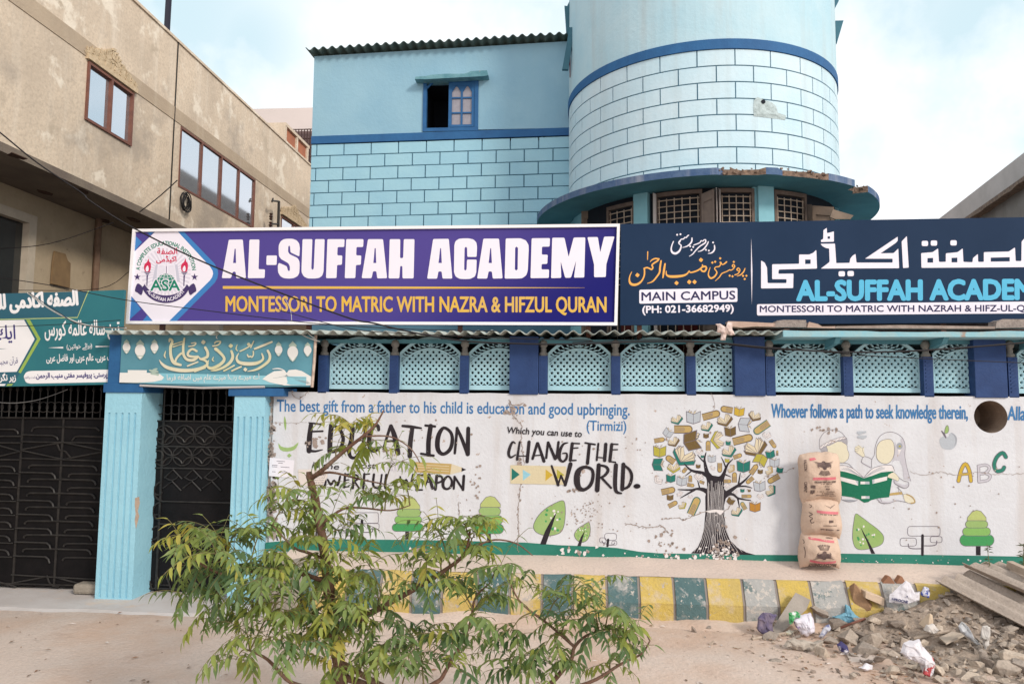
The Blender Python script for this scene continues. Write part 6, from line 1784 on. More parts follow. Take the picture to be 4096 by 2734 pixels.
# apple and letters
z6 = zm(3540, 1580, 2.3058)
P = Paint(WY, mu("ash", "silver", "mid", "line", "gold", "lilac", "grass", "leaf"), z6)
P.poly([(503, 420), (510, 395), (545, 375), (580, 385), (605, 345), (640, 360), (660, 410), (655, 460), (620, 495), (575, 500), (530, 485), (508, 455)], "silver", smooth=3).stroke([(610, 345), (645, 375), (656, 420), (640, 465)], (4, 16, 16, 4), "ash")
P.poly([(548, 352), (556, 300), (576, 276), (588, 310), (578, 345)], "leaf", smooth=2).stroke([(524, 330), (545, 360), (560, 390)], (10, 18, 12), "line").stroke([(548, 352), (556, 300), (576, 276), (588, 310), (578, 345), (548, 354)], 4, "line")
for w, c in ((38, "line"), (28, None)):
    P.stroke([(678, 788), (702, 690), (740, 632), (776, 690), (792, 788)], w, c or "gold").stroke([(700, 728), (780, 722)], w * .75, c or "gold")
    P.stroke([(862, 655), (866, 795)], w * .72, c or "lilac").stroke([(860, 652), (930, 642), (962, 672), (925, 715), (868, 722)], w * .72, c or "lilac").stroke([(925, 715), (970, 742), (946, 782), (866, 796)], w * .72, c or "lilac")
    P.stroke([(1114, 568), (1084, 530), (1032, 568), (1006, 640), (1030, 696), (1080, 690), (1098, 664)], w * 1.05, c or "grass")
P.build("painted_apple_lettering", wall)

# painted trees along the strip
z7, z5b, zc5 = zm(2996, 2000, 2.1355), zm(1600, 2000, 2.1355), zm(1040, 1950, 3.3557)
TM = mu("line", "bark", "leaf", "pale", "mid", "deep", "sea", "white", "grass")
def drop_tree(zf, out, trunk, seed, n=16, lab=None):
    P = Paint(WY, TM, zf)
    P.poly(out, "leaf", smooth=3).stroke(out, 5, "line", closed=True)
    random.seed(seed)
    cx, cy = sum(p[0] for p in out) / len(out), sum(p[1] for p in out) / len(out)
    sx, sy = (max(p[0] for p in out) - min(p[0] for p in out)) * .30, (max(p[1] for p in out) - min(p[1] for p in out)) * .34
    for i in range(n):
        x, y = cx + random.uniform(-1, 1) * sx, cy + random.uniform(-.8, 1) * sy
        r = sx * random.uniform(.09, .15)
        P.ellipse(x, y, r, r * random.uniform(.8, 1.3), "white" if i % 2 else "deep", n=7)
    P.poly(trunk, "bark").build("painted_leaf_tree", wall, lab)
drop_tree(z5b, [(1395, 2), (1412, 60), (1410, 150), (1396, 230), (1360, 280), (1262, 302), (1170, 275), (1140, 230), (1152, 180), (1190, 120), (1250, 65), (1330, 20)], [(1340, 95), (1300, 220), (1246, 376), (1197, 374), (1240, 260), (1290, 170)], 3)
drop_tree(z5b, [(1612, 188), (1626, 240), (1618, 300), (1590, 345), (1540, 356), (1500, 325), (1490, 285), (1520, 240), (1565, 210)], [(1582, 250), (1562, 320), (1545, 388), (1515, 388), (1540, 320)], 5)
drop_tree(z5, [(664, 944), (720, 975), (800, 1035), (880, 1095), (938, 1155), (948, 1210), (918, 1258), (830, 1290), (720, 1308), (658, 1280), (634, 1200), (634, 1120), (645, 1030)], [(712, 1074), (772, 1180), (862, 1347), (822, 1347), (780, 1235), (740, 1150)], 8)
drop_tree(zc5, [(760, 270), (860, 370), (900, 450), (890, 520), (820, 560), (720, 550), (640, 500), (620, 420), (660, 330)], [(770, 380), (765, 690), (735, 690)], 9)
drop_tree(zc5, [(180, 440), (270, 490), (300, 570), (260, 640), (170, 668), (100, 640), (85, 570), (110, 490)], [(200, 560), (250, 705), (225, 705)], 10)
def tier_tree(zf, tiers, trunk):
    P = Paint(WY, TM, zf)
    P.poly(trunk, "bark")
    for (x0, y0, x1, y1), c, dome in reversed(list(zip(tiers, ("pale", "leaf", "mid", "deep"), (1, 0, 0, 0)))):
        if dome: pts = [(x0, y1), (x0 + (x1 - x0) * .02, y1 - (y1 - y0) * .3), (x0 + (x1 - x0) * .28, y0 + (y1 - y0) * .12), ((x0 + x1) / 2, y0), (x1 - (x1 - x0) * .28, y0 + (y1 - y0) * .12), (x1 - (x1 - x0) * .02, y1 - (y1 - y0) * .3), (x1, y1)]
        else:
            r = (y1 - y0) / 2
            pts = [(x0 + r + r * math.cos(a), (y0 + y1) / 2 + r * math.sin(a)) for a in [math.pi / 2 + math.pi * k / 8 for k in range(9)]] + [(x1 - r + r * math.cos(a), (y0 + y1) / 2 + r * math.sin(a)) for a in [-math.pi / 2 + math.pi * k / 8 for k in range(9)]]
        P.poly(pts, c).stroke(pts + [pts[0]], 4.5 if zf is not zc5 else 6, "line", smooth=0)
    P.build("painted_tier_tree", wall)
tier_tree(z7, [(1862, 82, 2028, 172), (1848, 172, 2040, 234), (1824, 230, 2063, 302), (1800, 288, 2093, 389)], [(1938, 380), (1978, 380), (1978, 468), (1938, 468)])
tier_tree(z5b, [(684, -38, 860, 58), (674, 56, 860, 130), (656, 126, 878, 205), (636, 198, 886, 284)], [(744, 275), (776, 275), (776, 362), (744, 362)])
tier_tree(zc5, [(1866, 124, 2150, 284), (1838, 278, 2160, 388), (1808, 375, 2172, 482), (1774, 478, 2196, 582)], [(1950, 570), (2002, 570), (2002, 692), (1950, 692)])
def box_tree(zf, boxes, trunk, arms, w=6):
    P = Paint(WY, TM, zf)
    for x0, y0, x1, y1 in boxes:
        q = rounded([(x0, y0), (x1, y0), (x1, y1), (x0, y1)], min(26, (y1 - y0) * .4), 4)
        P.stroke(q + [q[0]], w, "line", smooth=0)
    for a in arms: P.stroke(a, w * 1.7, "line")
    P.stroke(trunk, w * 5, "bark", smooth=0)
    P.build("painted_outline_tree", wall)
box_tree(z7, [(1355, 221, 1632, 303), (1290, 320, 1430, 389), (1548, 307, 1649, 359)], [(1482, 298), (1481, 462)], [[(1360, 370), (1366, 400), (1400, 411), (1468, 411)], [(1604, 345), (1598, 375), (1560, 386), (1498, 386)]], 4.5)
box_tree(zc5, [(1172, 330, 1590, 472), (1050, 490, 1255, 600), (1440, 476, 1600, 552)], [(1370, 435), (1370, 672)], [[(1150, 570), (1160, 635), (1200, 640), (1350, 636)], [(1516, 530), (1508, 585), (1450, 595), (1385, 594)]], 7)
box_tree(z5b, [(1748, 280, 1850, 340), (1705, 318, 1760, 360), (1810, 345, 1852, 380)], [(1778, 335), (1772, 388)], [[(1725, 345), (1740, 365), (1770, 370)], [(1835, 360), (1820, 378), (1785, 380)]], 4)

# cracks, bare patches and wheat-pasted papers
P = Paint(WY, mu("plaster", "white", "line"), id_, gap=.0040)
random.seed(21)
def crack(pts, w=2.2, branch=.25):
    Q = []
    for (x0, y0), (x1, y1) in zip(pts, pts[1:]):
        n = max(2, int(math.hypot(x1 - x0, y1 - y0) / 7))
        for i in range(n): Q.append((x0 + (x1 - x0) * i / n + random.gauss(0, 2.0), y0 + (y1 - y0) * i / n + random.gauss(0, 2.0)))
    Q.append(pts[-1])
    P.stroke(Q, [random.uniform(.5, 1.7) * w for _ in Q], "plaster", smooth=0, cap=False)
    for q in Q:
        if random.random() < branch: blob(q[0] + random.gauss(0, 5), q[1] + random.gauss(0, 5), random.uniform(1.2, 4.5))
def blob(x, y, r, c="plaster"):
    n = random.randint(6, 9)
    P.poly([(x + r * random.uniform(.5, 1.3) * math.cos(2 * math.pi * i / n), y + r * random.uniform(.5, 1.3) * math.sin(2 * math.pi * i / n)) for i in range(n)], c, same=True)
crack([(2036, 1610), (2050, 1660), (2086, 1700), (2084, 1760), (2092, 1822), (2100, 1850), (2086, 1900), (2080, 1960), (2072, 2040), (2075, 2110), (2070, 2200)], 2.2, .5)
crack([(2034, 1600), (2045, 1618), (2070, 1622), (2095, 1610)], 3.5); crack([(2500, 2088), (2560, 2105), (2598, 2110), (2640, 2098), (2652, 2105), (2676, 2130)], 2.5, .35); crack([(2652, 2072), (2700, 2070), (2740, 2078), (2775, 2058), (2812, 2045), (2898, 2040), (2930, 2015)], 2.6, .2)
crack([(1164, 1560), (1182, 1590), (1202, 1594), (1235, 1565)], 2.4); crack([(3060, 1905), (3130, 1890), (3180, 1868)], 1.2); crack([(3640, 1886), (3700, 1900), (3760, 1886), (3812, 1898), (3900, 1885), (3980, 1896), (4096, 1892)], 1.3, .1)
crack([(2844, 1570), (2862, 1620), (2848, 1660)], 1.2); crack([(1080, 1690), (1230, 1688)], 1.0, .1); crack([(1832, 2005), (1838, 2080), (1834, 2160)], 2, .5)
P.layer += 1
for cx, cy, sx, sy, n, r in ((2330, 2090, 130, 70, 60, 2.0), (2360, 2030, 60, 30, 26, 1.9), (2300, 1960, 40, 14, 14, 3), (1270, 1760, 40, 20, 14, 6), (1540, 1800, 15, 8, 5, 8), (2650, 2170, 50, 30, 26, 4.5), (2900, 2180, 40, 60, 30, 4.5), (1085, 1800, 14, 160, 60, 6), (1090, 2000, 16, 120, 50, 7), (1600, 1750, 300, 120, 30, 2.6), (2500, 1800, 300, 160, 40, 2.2), (3300, 1720, 50, 12, 12, 4), (3700, 2000, 300, 120, 26, 2.2),
                         (2050, 1640, 40, 25, 20, 4), (1900, 1930, 30, 60, 20, 3), (2080, 1860, 10, 20, 8, 7), (1670, 2215, 12, 20, 5, 7)):
    for i in range(n): blob(random.gauss(cx, sx * .6), random.gauss(cy, sy * .6), abs(random.gauss(r, r * .5)) + .8)
P.layer += 1
for cx, cy, sx, sy, n, r in ((2890, 2222, 50, 14, 40, 6), (2700, 2230, 40, 10, 10, 5), (2300, 2205, 60, 10, 14, 5), (2960, 2245, 40, 8, 6, 7), (1700, 2195, 80, 10, 16, 3), (3600, 2238, 300, 8, 26, 2), (2860, 2195, 90, 40, 30, 4), (2500, 2225, 200, 14, 26, 2.5)):
    for i in range(n):
        blob(random.gauss(cx, sx * .7), random.gauss(cy, sy * .7), abs(random.gauss(r, r * .5)) + .8, "plaster" if random.random() < .35 else "white")
P.poly([(2822, 2042), (2858, 2036), (2896, 2039), (2892, 2048), (2880, 2058), (2866, 2046), (2838, 2050)], "white")
P.build("bare_plaster_crack", wall)

def paper(name, label, pts, marks, col=(.74, .72, .78)):
    t = thing(name, label, "paper", tuple(aty(*ze(*pts[0]), -.005)))
    P = Paint(WY, dict(paper=mat(name + "_paper", col, None, rough=.8), inkk=mat("toner", (.10, .09, .13), None, rough=.8)), ze, gap=.005)
    P.poly(pts, "paper").build("sheet", t)
    def mk(): return Paint(WY, dict(inkk=MATS["toner"]), ze, gap=.0056)
    marks(mk, t)
def m1(mk, t):
    for x0, y0, x1, y1 in ((78, 748, 174, 758), (95, 770, 148, 776), (26, 795, 88, 800), (24, 812, 84, 818), (125, 816, 225, 826), (28, 870, 66, 874), (112, 878, 216, 890)):
        x = x0; P = mk()
        while x < x1:                              # rows of print too small to read
            w = random.uniform(5, 12); P.poly([(x, y0 + (x - x0) * .06), (min(x + w, x1), y0 + (x - x0) * .06), (min(x + w, x1), y0 + 7 + (x - x0) * .06), (x, y0 + 7 + (x - x0) * .06)], "inkk", same=True); x += w + 2.5
        P.build("lettering", t)
paper("paper_notice", "white printed notice sheet pasted on the wall beside the pillar", [(0, 712), (282, 744), (264, 948), (-12, 922)], m1)
def m2(mk, t):
    for i, s in enumerate(("نعمت هو", "صحت مند هنر", "مضبوط مستقبل", "بهتر تو بهتر", "استعمال")): mk().text(s, 470 + i * 12, 925 + i * 28, 640 - i * 8, 928 + i * 26, 22, "inkk", arabic=True).build("lettering", t)
paper("torn_poster", "torn cream poster with Urdu print showing behind the neem stump", [(325, 846), (655, 850), (660, 930), (610, 1020), (520, 1050), (420, 1040), (330, 1010)], m2, (.66, .60, .56))
# ------------------------------------------------------------------ cement bags
M_bag = mat("paper_sack", (.62, .47, .37), (.56, .42, .33), 5, .8, .5, 28, streak=((.40, .29, .21), .4))
BI = dict(pink=mat("sack_pink", (.56, .13, .16), (.60, .20, .22), 9, .8), bk=mat("sack_black", (.075, .05, .05), (.16, .11, .10), 14, .85))
def bag(label, box, seed, marks, flare=.0, lean=0.0, sag=0.0):
    x0, y0, x1, y1 = box
    a, c = aty(*z5(x0, y1), -.22), aty(*z5(x1, y0), -.22)
    cx, hw, zc, hh = (a.x + c.x) / 2, (c.x - a.x) / 2, (a.z + c.z) / 2, (c.z - a.z) / 2
    T = .15; yc = -.16
    def centre(v): return cx + lean * v * hw
    def half(v): return hw * (1 - .10 * (1 - v * v) * 0 + flare * max(0, -v) ** 3 - .11 * abs(v) ** 5 + .05 * math.sin(v * 2.2 + seed) * (seed % 2) + .03 * noise.noise((v * 3, seed, 0)) + .02 * math.sin(v * 5 + seed))
    def F(u, v):
        u, v = max(-1, min(1, u)), max(-1, min(1, v))
        return ((1 - abs(u) ** 2.6) * (1 - abs(v) ** 2.4)) ** .55
    def wr(x, z): return .016 * noise.noise((x * 7, z * 7, seed)) * 1.6 + .012 * noise.noise((x * 20, z * 14, seed + 3))
    def surf(x, z):
        v = (z - zc) / hh
        return yc - T * F((x - centre(v)) / half(v), v) + wr(x, z) * F((x - centre(v)) / half(v), v)
    t = thing("cement_bag", label, "sack", (cx, yc, zc - hh), "cement sacks stacked against the wall")
    b = MB(); N = 30
    vs, fs = [], []
    for side in (0, 1):
        for j in range(N + 1):
            for i in range(N + 1):
                u = math.sin((i / N - .5) * math.pi); v = math.sin((j / N - .5) * math.pi)
                x, z = centre(v) + half(v) * u, zc + hh * v + (.20 * (1 - u * u) - .09 + .07 * noise.noise((u * 3, v * 3, seed + 7))) * hh * v * v * (1 if v < 0 else .5) + sag * hh * u * (v if v > 0 else 0)
                y = surf(centre(v) + half(v) * u, zc + hh * v) if side == 0 else yc + T * .75 * F(u, v)
                vs.append(Vector((x, y, z)))
    m = (N + 1) * (N + 1)
    for side in (0, 1):
        for j in range(N):
            for i in range(N):
                q = [side * m + j * (N + 1) + i, side * m + j * (N + 1) + i + 1, side * m + (j + 1) * (N + 1) + i + 1, side * m + (j + 1) * (N + 1) + i]
                fs.append(tuple(q if side == 0 else reversed(q)))
    b.add(vs, fs); b.build("sack", M_bag, t, smooth=True)
    s2 = lambda x, z: surf(x, z)
    done = []
    def mk(nm):
        done.append((Paint(-.24, BI, z5, gap=.004, surf=s2), nm)); return done[-1][0]
    marks(mk)
    for P, nm in done: P.build(nm, t)
def grid_strip(P, x0, y0, x1, y1, h, col, n=14):       # a printed bar that follows the bulge
    P.layer += 1
    for i in range(n):
        f, g_ = i / n, (i + 1) / n
        P.b.add([P.pt(x0 + (x1 - x0) * f, y0 + (y1 - y0) * f), P.pt(x0 + (x1 - x0) * g_, y0 + (y1 - y0) * g_), P.pt(x0 + (x1 - x0) * g_, y0 + (y1 - y0) * g_ + h), P.pt(x0 + (x1 - x0) * f, y0 + (y1 - y0) * f + h)], [(0, 1, 2, 3)], P.mi(col))
def falcon(P, cx, cy, s, up=1):
    Y = lambda y: cy + up * y * s
    P.poly([(cx - 20 * s, Y(-45)), (cx + 18 * s, Y(-45)), (cx + 24 * s, Y(0)), (cx + 18 * s, Y(45)), (cx - 16 * s, Y(45)), (cx - 26 * s, Y(5))], "bk", smooth=2)
    for d in (-1, 1):
        for k in range(5):
            P.stroke([(cx + d * 24 * s, Y(-30 + k * 12)), (cx + d * (60 + k * 4) * s, Y(-30 + k * 10)), (cx + d * (118 - k * 15) * s, Y(-46 + k * 20))], (10 * s, 9 * s, 3 * s), "bk")
    for k in range(-4, 5):
        a = k * .17
        P.stroke([(cx + math.sin(a) * 62 * s, Y(58 + 6 * abs(k) * 0)), (cx + math.sin(a) * 100 * s * 1.0, Y(62 + math.cos(a) * 52))], (4 * s, 9 * s), "bk", smooth=0)
def fine_rows(P, rows):
    for x0, y0, x1, y1, h in rows:
        x = x0
        while x < x1:
            w = random.uniform(4, 11); f = (x - x0) / (x1 - x0); y = y0 + (y1 - y0) * f
            if random.random() < .85: P.poly([(x, y), (min(x + w, x1), y), (min(x + w, x1), y + h * random.uniform(.6, 1)), (x, y + h * random.uniform(.6, 1))], "bk", same=True)
            x += w + 3
def side_text(P, s_, y0_, y1_):
    vs, fs = glyph_mesh(s_, .02); ax, bx = min(v.x for v in vs), max(v.x for v in vs)
    P.b.add([P.pt(142 + v.y / CAPH * 22, y0_ + (y1_ - y0_) * (v.x - ax) / (bx - ax)) for v in vs], fs, P.mi("bk"))
def g1(mk):
    grid_strip(mk("pink_bar"), 195, 384, 316, 362, 24, "pink", 8); falcon(mk("falcon_emblem"), 330, 452, .86, 1)
    grid_strip(mk("pink_bar"), 213, 572, 450, 568, 27, "pink")
    P = mk("printed_lettering")
    P.text("ORDINARY PORTLAND CEMENT", 228, 629, 452, 626, 20, "bk", bold=.02).text("50 KG", 334, 668, 378, 668, 12, "bk", bold=.02)
    fine_rows(P, [(292, 635, 402, 634, 9), (335, 680, 380, 680, 20), (260, 712, 448, 712, 10), (310, 732, 425, 734, 11), (242, 750, 460, 756, 10)])
    fine_rows(mk("fine_print_lettering"), [(195, 650, 240, 650, 40), (195, 700, 240, 700, 50)])
    side_text(mk("side_lettering"), "FALCON", 400, 510); side_text(mk("side_lettering"), "CEMENT", 620, 728)
def g2(mk):
    P = mk("falcon_emblem")
    for k in range(-4, 5): P.stroke([(392 + k * 9, 828), (394 + k * 13, 882 - abs(k) * 7)], (4, 8), "bk", smooth=0)
    P.poly([(376, 795), (418, 797), (414, 830), (384, 830)], "bk")
    grid_strip(mk("pink_bar"), 254, 900, 484, 922, 26, "pink")
    fine_rows(mk("printed_lettering"), [(280, 936, 470, 950, 9), (370, 1000, 430, 1002, 34)])
    fine_rows(mk("printed_lettering"), [(300, 1050, 460, 1054, 8), (280, 1084, 490, 1098, 18)])
    mk("side_lettering").stroke([(190, 930), (215, 945), (188, 965), (215, 985), (195, 1005), (205, 1030), (225, 1022)], 7, "bk")
    mk("side_lettering").stroke([(195, 850), (215, 862), (200, 880)], 6, "bk")
def g3(mk):
    grid_strip(mk("pink_bar"), 188, 1178, 438, 1212, 22, "pink"); falcon(mk("falcon_emblem"), 322, 1352, .92, -1)
    P = mk("pink_bar"); grid_strip(P, 188, 1398, 318, 1424, 24, "pink", 8); grid_strip(P, 318, 1424, 455, 1412, 24, "pink", 8)
    mk("printed_lettering").text("FALCON CEMENT", 466, 1448, 188, 1440, -34, "bk", bold=.03)
    mk("printed_lettering").text("ORDINARY PORTLAND CEMENT", 432, 1184, 200, 1156, -14, "bk", bold=.01)
    mk("side_lettering").stroke([(143, 1280), (150, 1330), (146, 1385)], 5, "bk"); mk("side_lettering").stroke([(140, 1210), (148, 1230), (142, 1244)], 5, "bk")
bag("topmost cement bag, slumped, with falcon print and small English text", (112, 338, 522, 838), 4, g1, 0, -.03, .04)
bag("middle cement bag of the stack with faded Urdu print", (142, 795, 522, 1190), 9, g2, .03, -.01, .05)
bag("bottom cement bag standing on the pavement with its print upside down", (116, 1150, 512, 1492), 15, g3, .10, 0, -.03)

# ------------------------------------------------------------------ rubble heap
def heap(x, y):
    h = GZ - .02
    h += .29 * math.exp(-((x - 3.55) / .52) ** 2 - ((y + .58) / .33) ** 2)
    h += .50 * math.exp(-((x - 4.55) / .66) ** 2 - ((y + .36) / .42) ** 2)
    h += .11 * math.exp(-((x - 2.9) / .40) ** 2 - ((y + .66) / .20) ** 2)
    h += .12 * math.exp(-((x - 3.9) / .75) ** 2 - ((y + 1.25) / .40) ** 2)
    h += (.035 * noise.noise((x * 4, y * 4, 1)) + .022 * noise.noise((x * 11, y * 11, 5)) + .012 * noise.noise((x * 26, y * 26, 8))) * max(0, min(1, (x - 2.1) * 1.6))
    return h
def hit(px, py):                                   # where the line of sight meets the heap
    d = ray(px, py).normalized()
    t = 5.0
    while t < 12:
        p = EYE + d * t
        if p.z < heap(p.x, p.y): return p
        if p.y > -.50: return p
        t += .01
    return EYE + d * t
M_heap = mat("rubble_soil", (.42, .335, .265), (.30, .24, .195), 5, .95, .8, 40, fine=.3, chips=[((.46, .40, .35), 18, .60, .06), ((.14, .11, .10), 11, .66, .05)])
b = MB()
gx, gy = 110, 52
vs = [Vector((2.15 + (6.0 - 2.15) * i / gx, -2.1 + 1.6 * j / gy, 0)) for j in range(gy + 1) for i in range(gx + 1)]
for v in vs: v.z = heap(v.x, v.y)
b.add(vs, [(j * (gx + 1) + i, j * (gx + 1) + i + 1, (j + 1) * (gx + 1) + i + 1, (j + 1) * (gx + 1) + i) for j in range(gy) for i in range(gx)])
tag(b.build("rubble_soil", M_heap, smooth=False), "loose grey soil and grit of the rubble heap", "rubble", kind="stuff")

def rock_mesh(b, c, s, seed, flat=1.0, n=14, mi=0, rot=0):
    rnd = random.Random(seed)
    bm_ = bmesh.new()
    for _ in range(n):
        v = Vector((rnd.gauss(0, 1), rnd.gauss(0, 1), rnd.gauss(0, 1))).normalized()
        k = max(abs(v.x), abs(v.y), abs(v.z)); v = v.lerp(v / k, .55)
        v = Vector((v.x * s[0], v.y * s[1], v.z * s[2] * flat)) * rnd.uniform(.8, 1.1)
        bm_.verts.new(Matrix.Rotation(rot, 3, 'Y') @ v + Vector(c))
    bmesh.ops.convex_hull(bm_, input=bm_.verts)
    bm_.verts.index_update()
    lone = [v for v in bm_.verts if not v.link_faces]
    for v in lone: bm_.verts.remove(v)
    bm_.verts.index_update()
    b.add([v.co.copy() for v in bm_.verts], [tuple(v.index for v in f.verts) for f in bm_.faces], mi)
    bm_.free()
z7r = zm(2996, 2000, 2.1355)
M_stone = [mat("rubble_stone_%d" % i, c, tuple(x * .75 for x in c), 9, .95, .8, 30, fine=.25) for i, c in enumerate(((.46, .385, .32), (.37, .315, .27), (.57, .475, .385), (.31, .255, .215)))]
def chunk(label, x0, y0, x1, y1, seed, m=0, flat=1.0, rot=0, name="concrete_chunk", cat="rubble chunk", lift=.55):
    p = hit(*z7r((x0 + x1) / 2, y1 - (y1 - y0) * .15))
    d = (p - EYE).length; k = d / FPX / 2.1355
    w, h = (x1 - x0) * k / 2, (y1 - y0) * k / 2
    b = MB(); rock_mesh(b, p + Vector((0, .0, h * lift)), (w, (w + h) / 2.2, h), seed, flat, 15, rot=rot)
    o = b.build(name, M_stone[m], origin=tuple(p), bevel=.004)
    tag(o, label, cat, "broken concrete and brick chunks")
chunk("squarish flat-faced concrete chunk beside a rounded one in the middle of the heap", 762, 1108, 922, 1252, 1, 0)
chunk("rounded grey concrete lump close to the squarish chunk", 958, 1110, 1122, 1252, 2, 0)
chunk("wide slanted brown-grey chunk below the rounded lump", 896, 1220, 1100, 1340, 3, 1)
chunk("upright pale chunk at the front edge of the heap", 560, 1240, 682, 1362, 4, 2)
chunk("small grey chunk with pits above the striped cloth", 625, 1165, 755, 1250, 5, 1)
chunk("low flat chunk beside the wide slanted one", 1092, 1265, 1240, 1345, 6, 0, .7)
chunk("large crumbly pale chunk near the lower corner of the heap", 2150, 1280, 2345, 1405, 7, 2)
chunk("rough dark-pitted chunk at the heap's lower corner", 2100, 1372, 2272, 1500, 8, 0)
chunk("round grey boulder cut by the photo's edge", 2256, 1370, 2400, 1500, 9, 1)
chunk("pale cracked clod at the bottom beside the road", 1836, 1475, 1990, 1567, 10, 2)
chunk("small dark chunk beneath the blue plastic", 690, 1010, 830, 1110, 11, 3)
chunk("chunk half sunk in grey soil below the paper bag", 1190, 1010, 1330, 1090, 12, 3, .7)
chunk("chunk on top of the purple rag next to the leaning board", 100, 1025, 232, 1125, 13, 2)
chunk("brown chunk lying against the kerb left of the leaning board", -55, 1015, 80, 1090, 14, 1)
chunk("greyish slab piece in the shade behind the snack packet", 505, 872, 672, 985, 15, 1, .8, .5)
chunk("narrow light chunk below the blue plastic", 1010, 985, 1110, 1065, 16, 2, .7)
chunk("little upright stone between soil and rounded lump", 1032, 1050, 1075, 1120, 17, 2)
chunk("tan chunk beside the plastic bag with the red corner", 1150, 1390, 1290, 1500, 18, 2, .7)
chunk("shallow clod on the ground before the heap", 160, 1340, 290, 1410, 19, 1, .6)
chunk("angular shard of grey concrete in front of the corrugated sheets", 1960, 1290, 2030, 1420, 20, 1)
# broken brick with a pale face, and two brick corners on the pavement
M_brick = mat("broken_brick", (.36, .22, .13), (.28, .17, .10), 9, .95, .5)
p = hit(*z7r(960, 940)); b = MB(); rock_mesh(b, p + Vector((0, .02, .11)), (.085, .07, .15), 91, 1, 16, rot=-.35)
tag(b.build("broken_brick", M_brick, origin=tuple(p), bevel=.004), "large broken brown brick leaning by the kerb under a pale plaster slab", "brick")
b = MB(); p = aty(*z7r(1030, 850), p.y - .02)
b.hexa([p + Vector(v) for v in ((-.06, -.06, .03), (.11, -.05, -.04), (.11, .06, -.04), (-.06, .06, .03))], [p + Vector(v) for v in ((-.055, -.055, .09), (.12, -.045, .03), (.12, .06, .03), (-.055, .06, .09))])
o = b.build("plaster_face", mat("pale_plaster_face", (.60, .46, .34), (.54, .42, .32), 8, .95, .4), None, origin=tuple(p), bevel=.004); tag(o, "pale plaster slab resting on the broken brown brick", "plaster slab")
M_tile = mat("clay_wedge", (.34, .17, .10), (.27, .14, .09), 9, .95)
for (cx, w, h, lb) in ((1195, 90, 42, "first of two clay wedges standing on the pavement edge, the wider one"), (1300, 70, 42, "second of two clay wedges on the pavement edge, the narrower one")):
    p = aty(*z7r(cx, 700), -.40); k = (p - EYE).length / FPX / 2.1355
    b = MB(); b.prism([p + Vector((-w * k / 2, 0, -.01)), p + Vector((w * k / 2, 0, -.01)), p + Vector((w * k * .12, 0, h * k)), p + Vector((-w * k * .05, 0, h * k))], (0, .07, 0))
    tag(b.build("clay_wedge", M_tile, origin=tuple(p)), lb, "brick piece", "clay wedges on the pavement")
p = hit(*z7r(1512, 1075)); b = MB(); rock_mesh(b, p + Vector((0, 0, .05)), (.07, .05, .075), 97, 1, 11, rot=.4)
tag(b.build("beige_tile_chunk", mat("beige_tile", (.66, .54, .41), (.56, .44, .32), 8, .9, .3), origin=tuple(p), bevel=.003), "beige tile chunk with a smooth face near the middle of the heap", "tile")
# leaning grey board, pale board, slate tile, sticks
def board_from(name, label, cat, pts, th, m, dy=(0, 0, 0, 0), lift=.0):
    P3 = []
    for (x, y), e in zip(pts, dy):
        q = hit(*z7r(x, y)) if e is None else aty(*z7r(x, y), e)
        P3.append(q + Vector((0, 0, lift)))
    b = MB(); n_ = (P3[1] - P3[0]).cross(P3[-1] - P3[0]).normalized(); b.prism(P3, n_ * th)
    return tag(b.build(name, m, origin=tuple(P3[0]), bevel=.002), label, cat)
M_gboard = mat("grey_board", (.36, .32, .28), (.30, .27, .24), 4, .9, .3, 40, streak=((.22, .19, .17), .4))
board_from("leaning_board", "grey flat board leaning on the kerb beside the white and purple plastic bag", "board", [(196, 1100), (400, 788), (522, 848), (492, 930), (254, 1152)], .02, M_gboard, (-.74, -.54, -.56, -.60, -.76))
board_from("pale_board", "pale flat board lying at the front of the heap", "board", [(868, 1412), (832, 1335), (1085, 1328), (1135, 1385), (1100, 1400)], .02, mat("pale_board", (.55, .47, .42), (.48, .41, .36), 5, .9, .2), (None,) * 5, .03)
board_from("slate_tile", "square dusty tile tilted on the heap below the corrugated sheets", "tile", [(1622, 1215), (1740, 1165), (1842, 1185), (1680, 1262)], .015, mat("dusty_tile", (.46, .39, .32), (.40, .34, .28), 6, .9, .3), (None, None, None, None), .045)
def stick(label, pts, r, m, name="stick"):
    P3 = [hit(*z7r(*p)) + Vector((0, -.02, r * 1.6)) for p in pts]
    b = MB(); b.tube(P3, r, 6); tag(b.build(name, m, origin=tuple(P3[0])), label, "stick")
M_wood = mat("weathered_wood", (.46, .38, .31), (.36, .29, .23), 12, .9, .4, streak=((.25, .20, .16), .5))
stick("long pale wooden stick lying along the front of the heap", [(20, 1205), (240, 1165), (450, 1128)], .016, M_wood)
stick("thin dark stick slanting below the blue plastic", [(770, 1100), (870, 1060), (985, 1020)], .011, MATS["redbrown_frame"])
stick("thin curved twig on the ground below the pale board", [(810, 1440), (880, 1418), (960, 1412)], .007, M_wood)
stick("long brownish stick lying across the soil towards the tile", [(1400, 1195), (1540, 1160), (1700, 1130)], .014, M_wood)
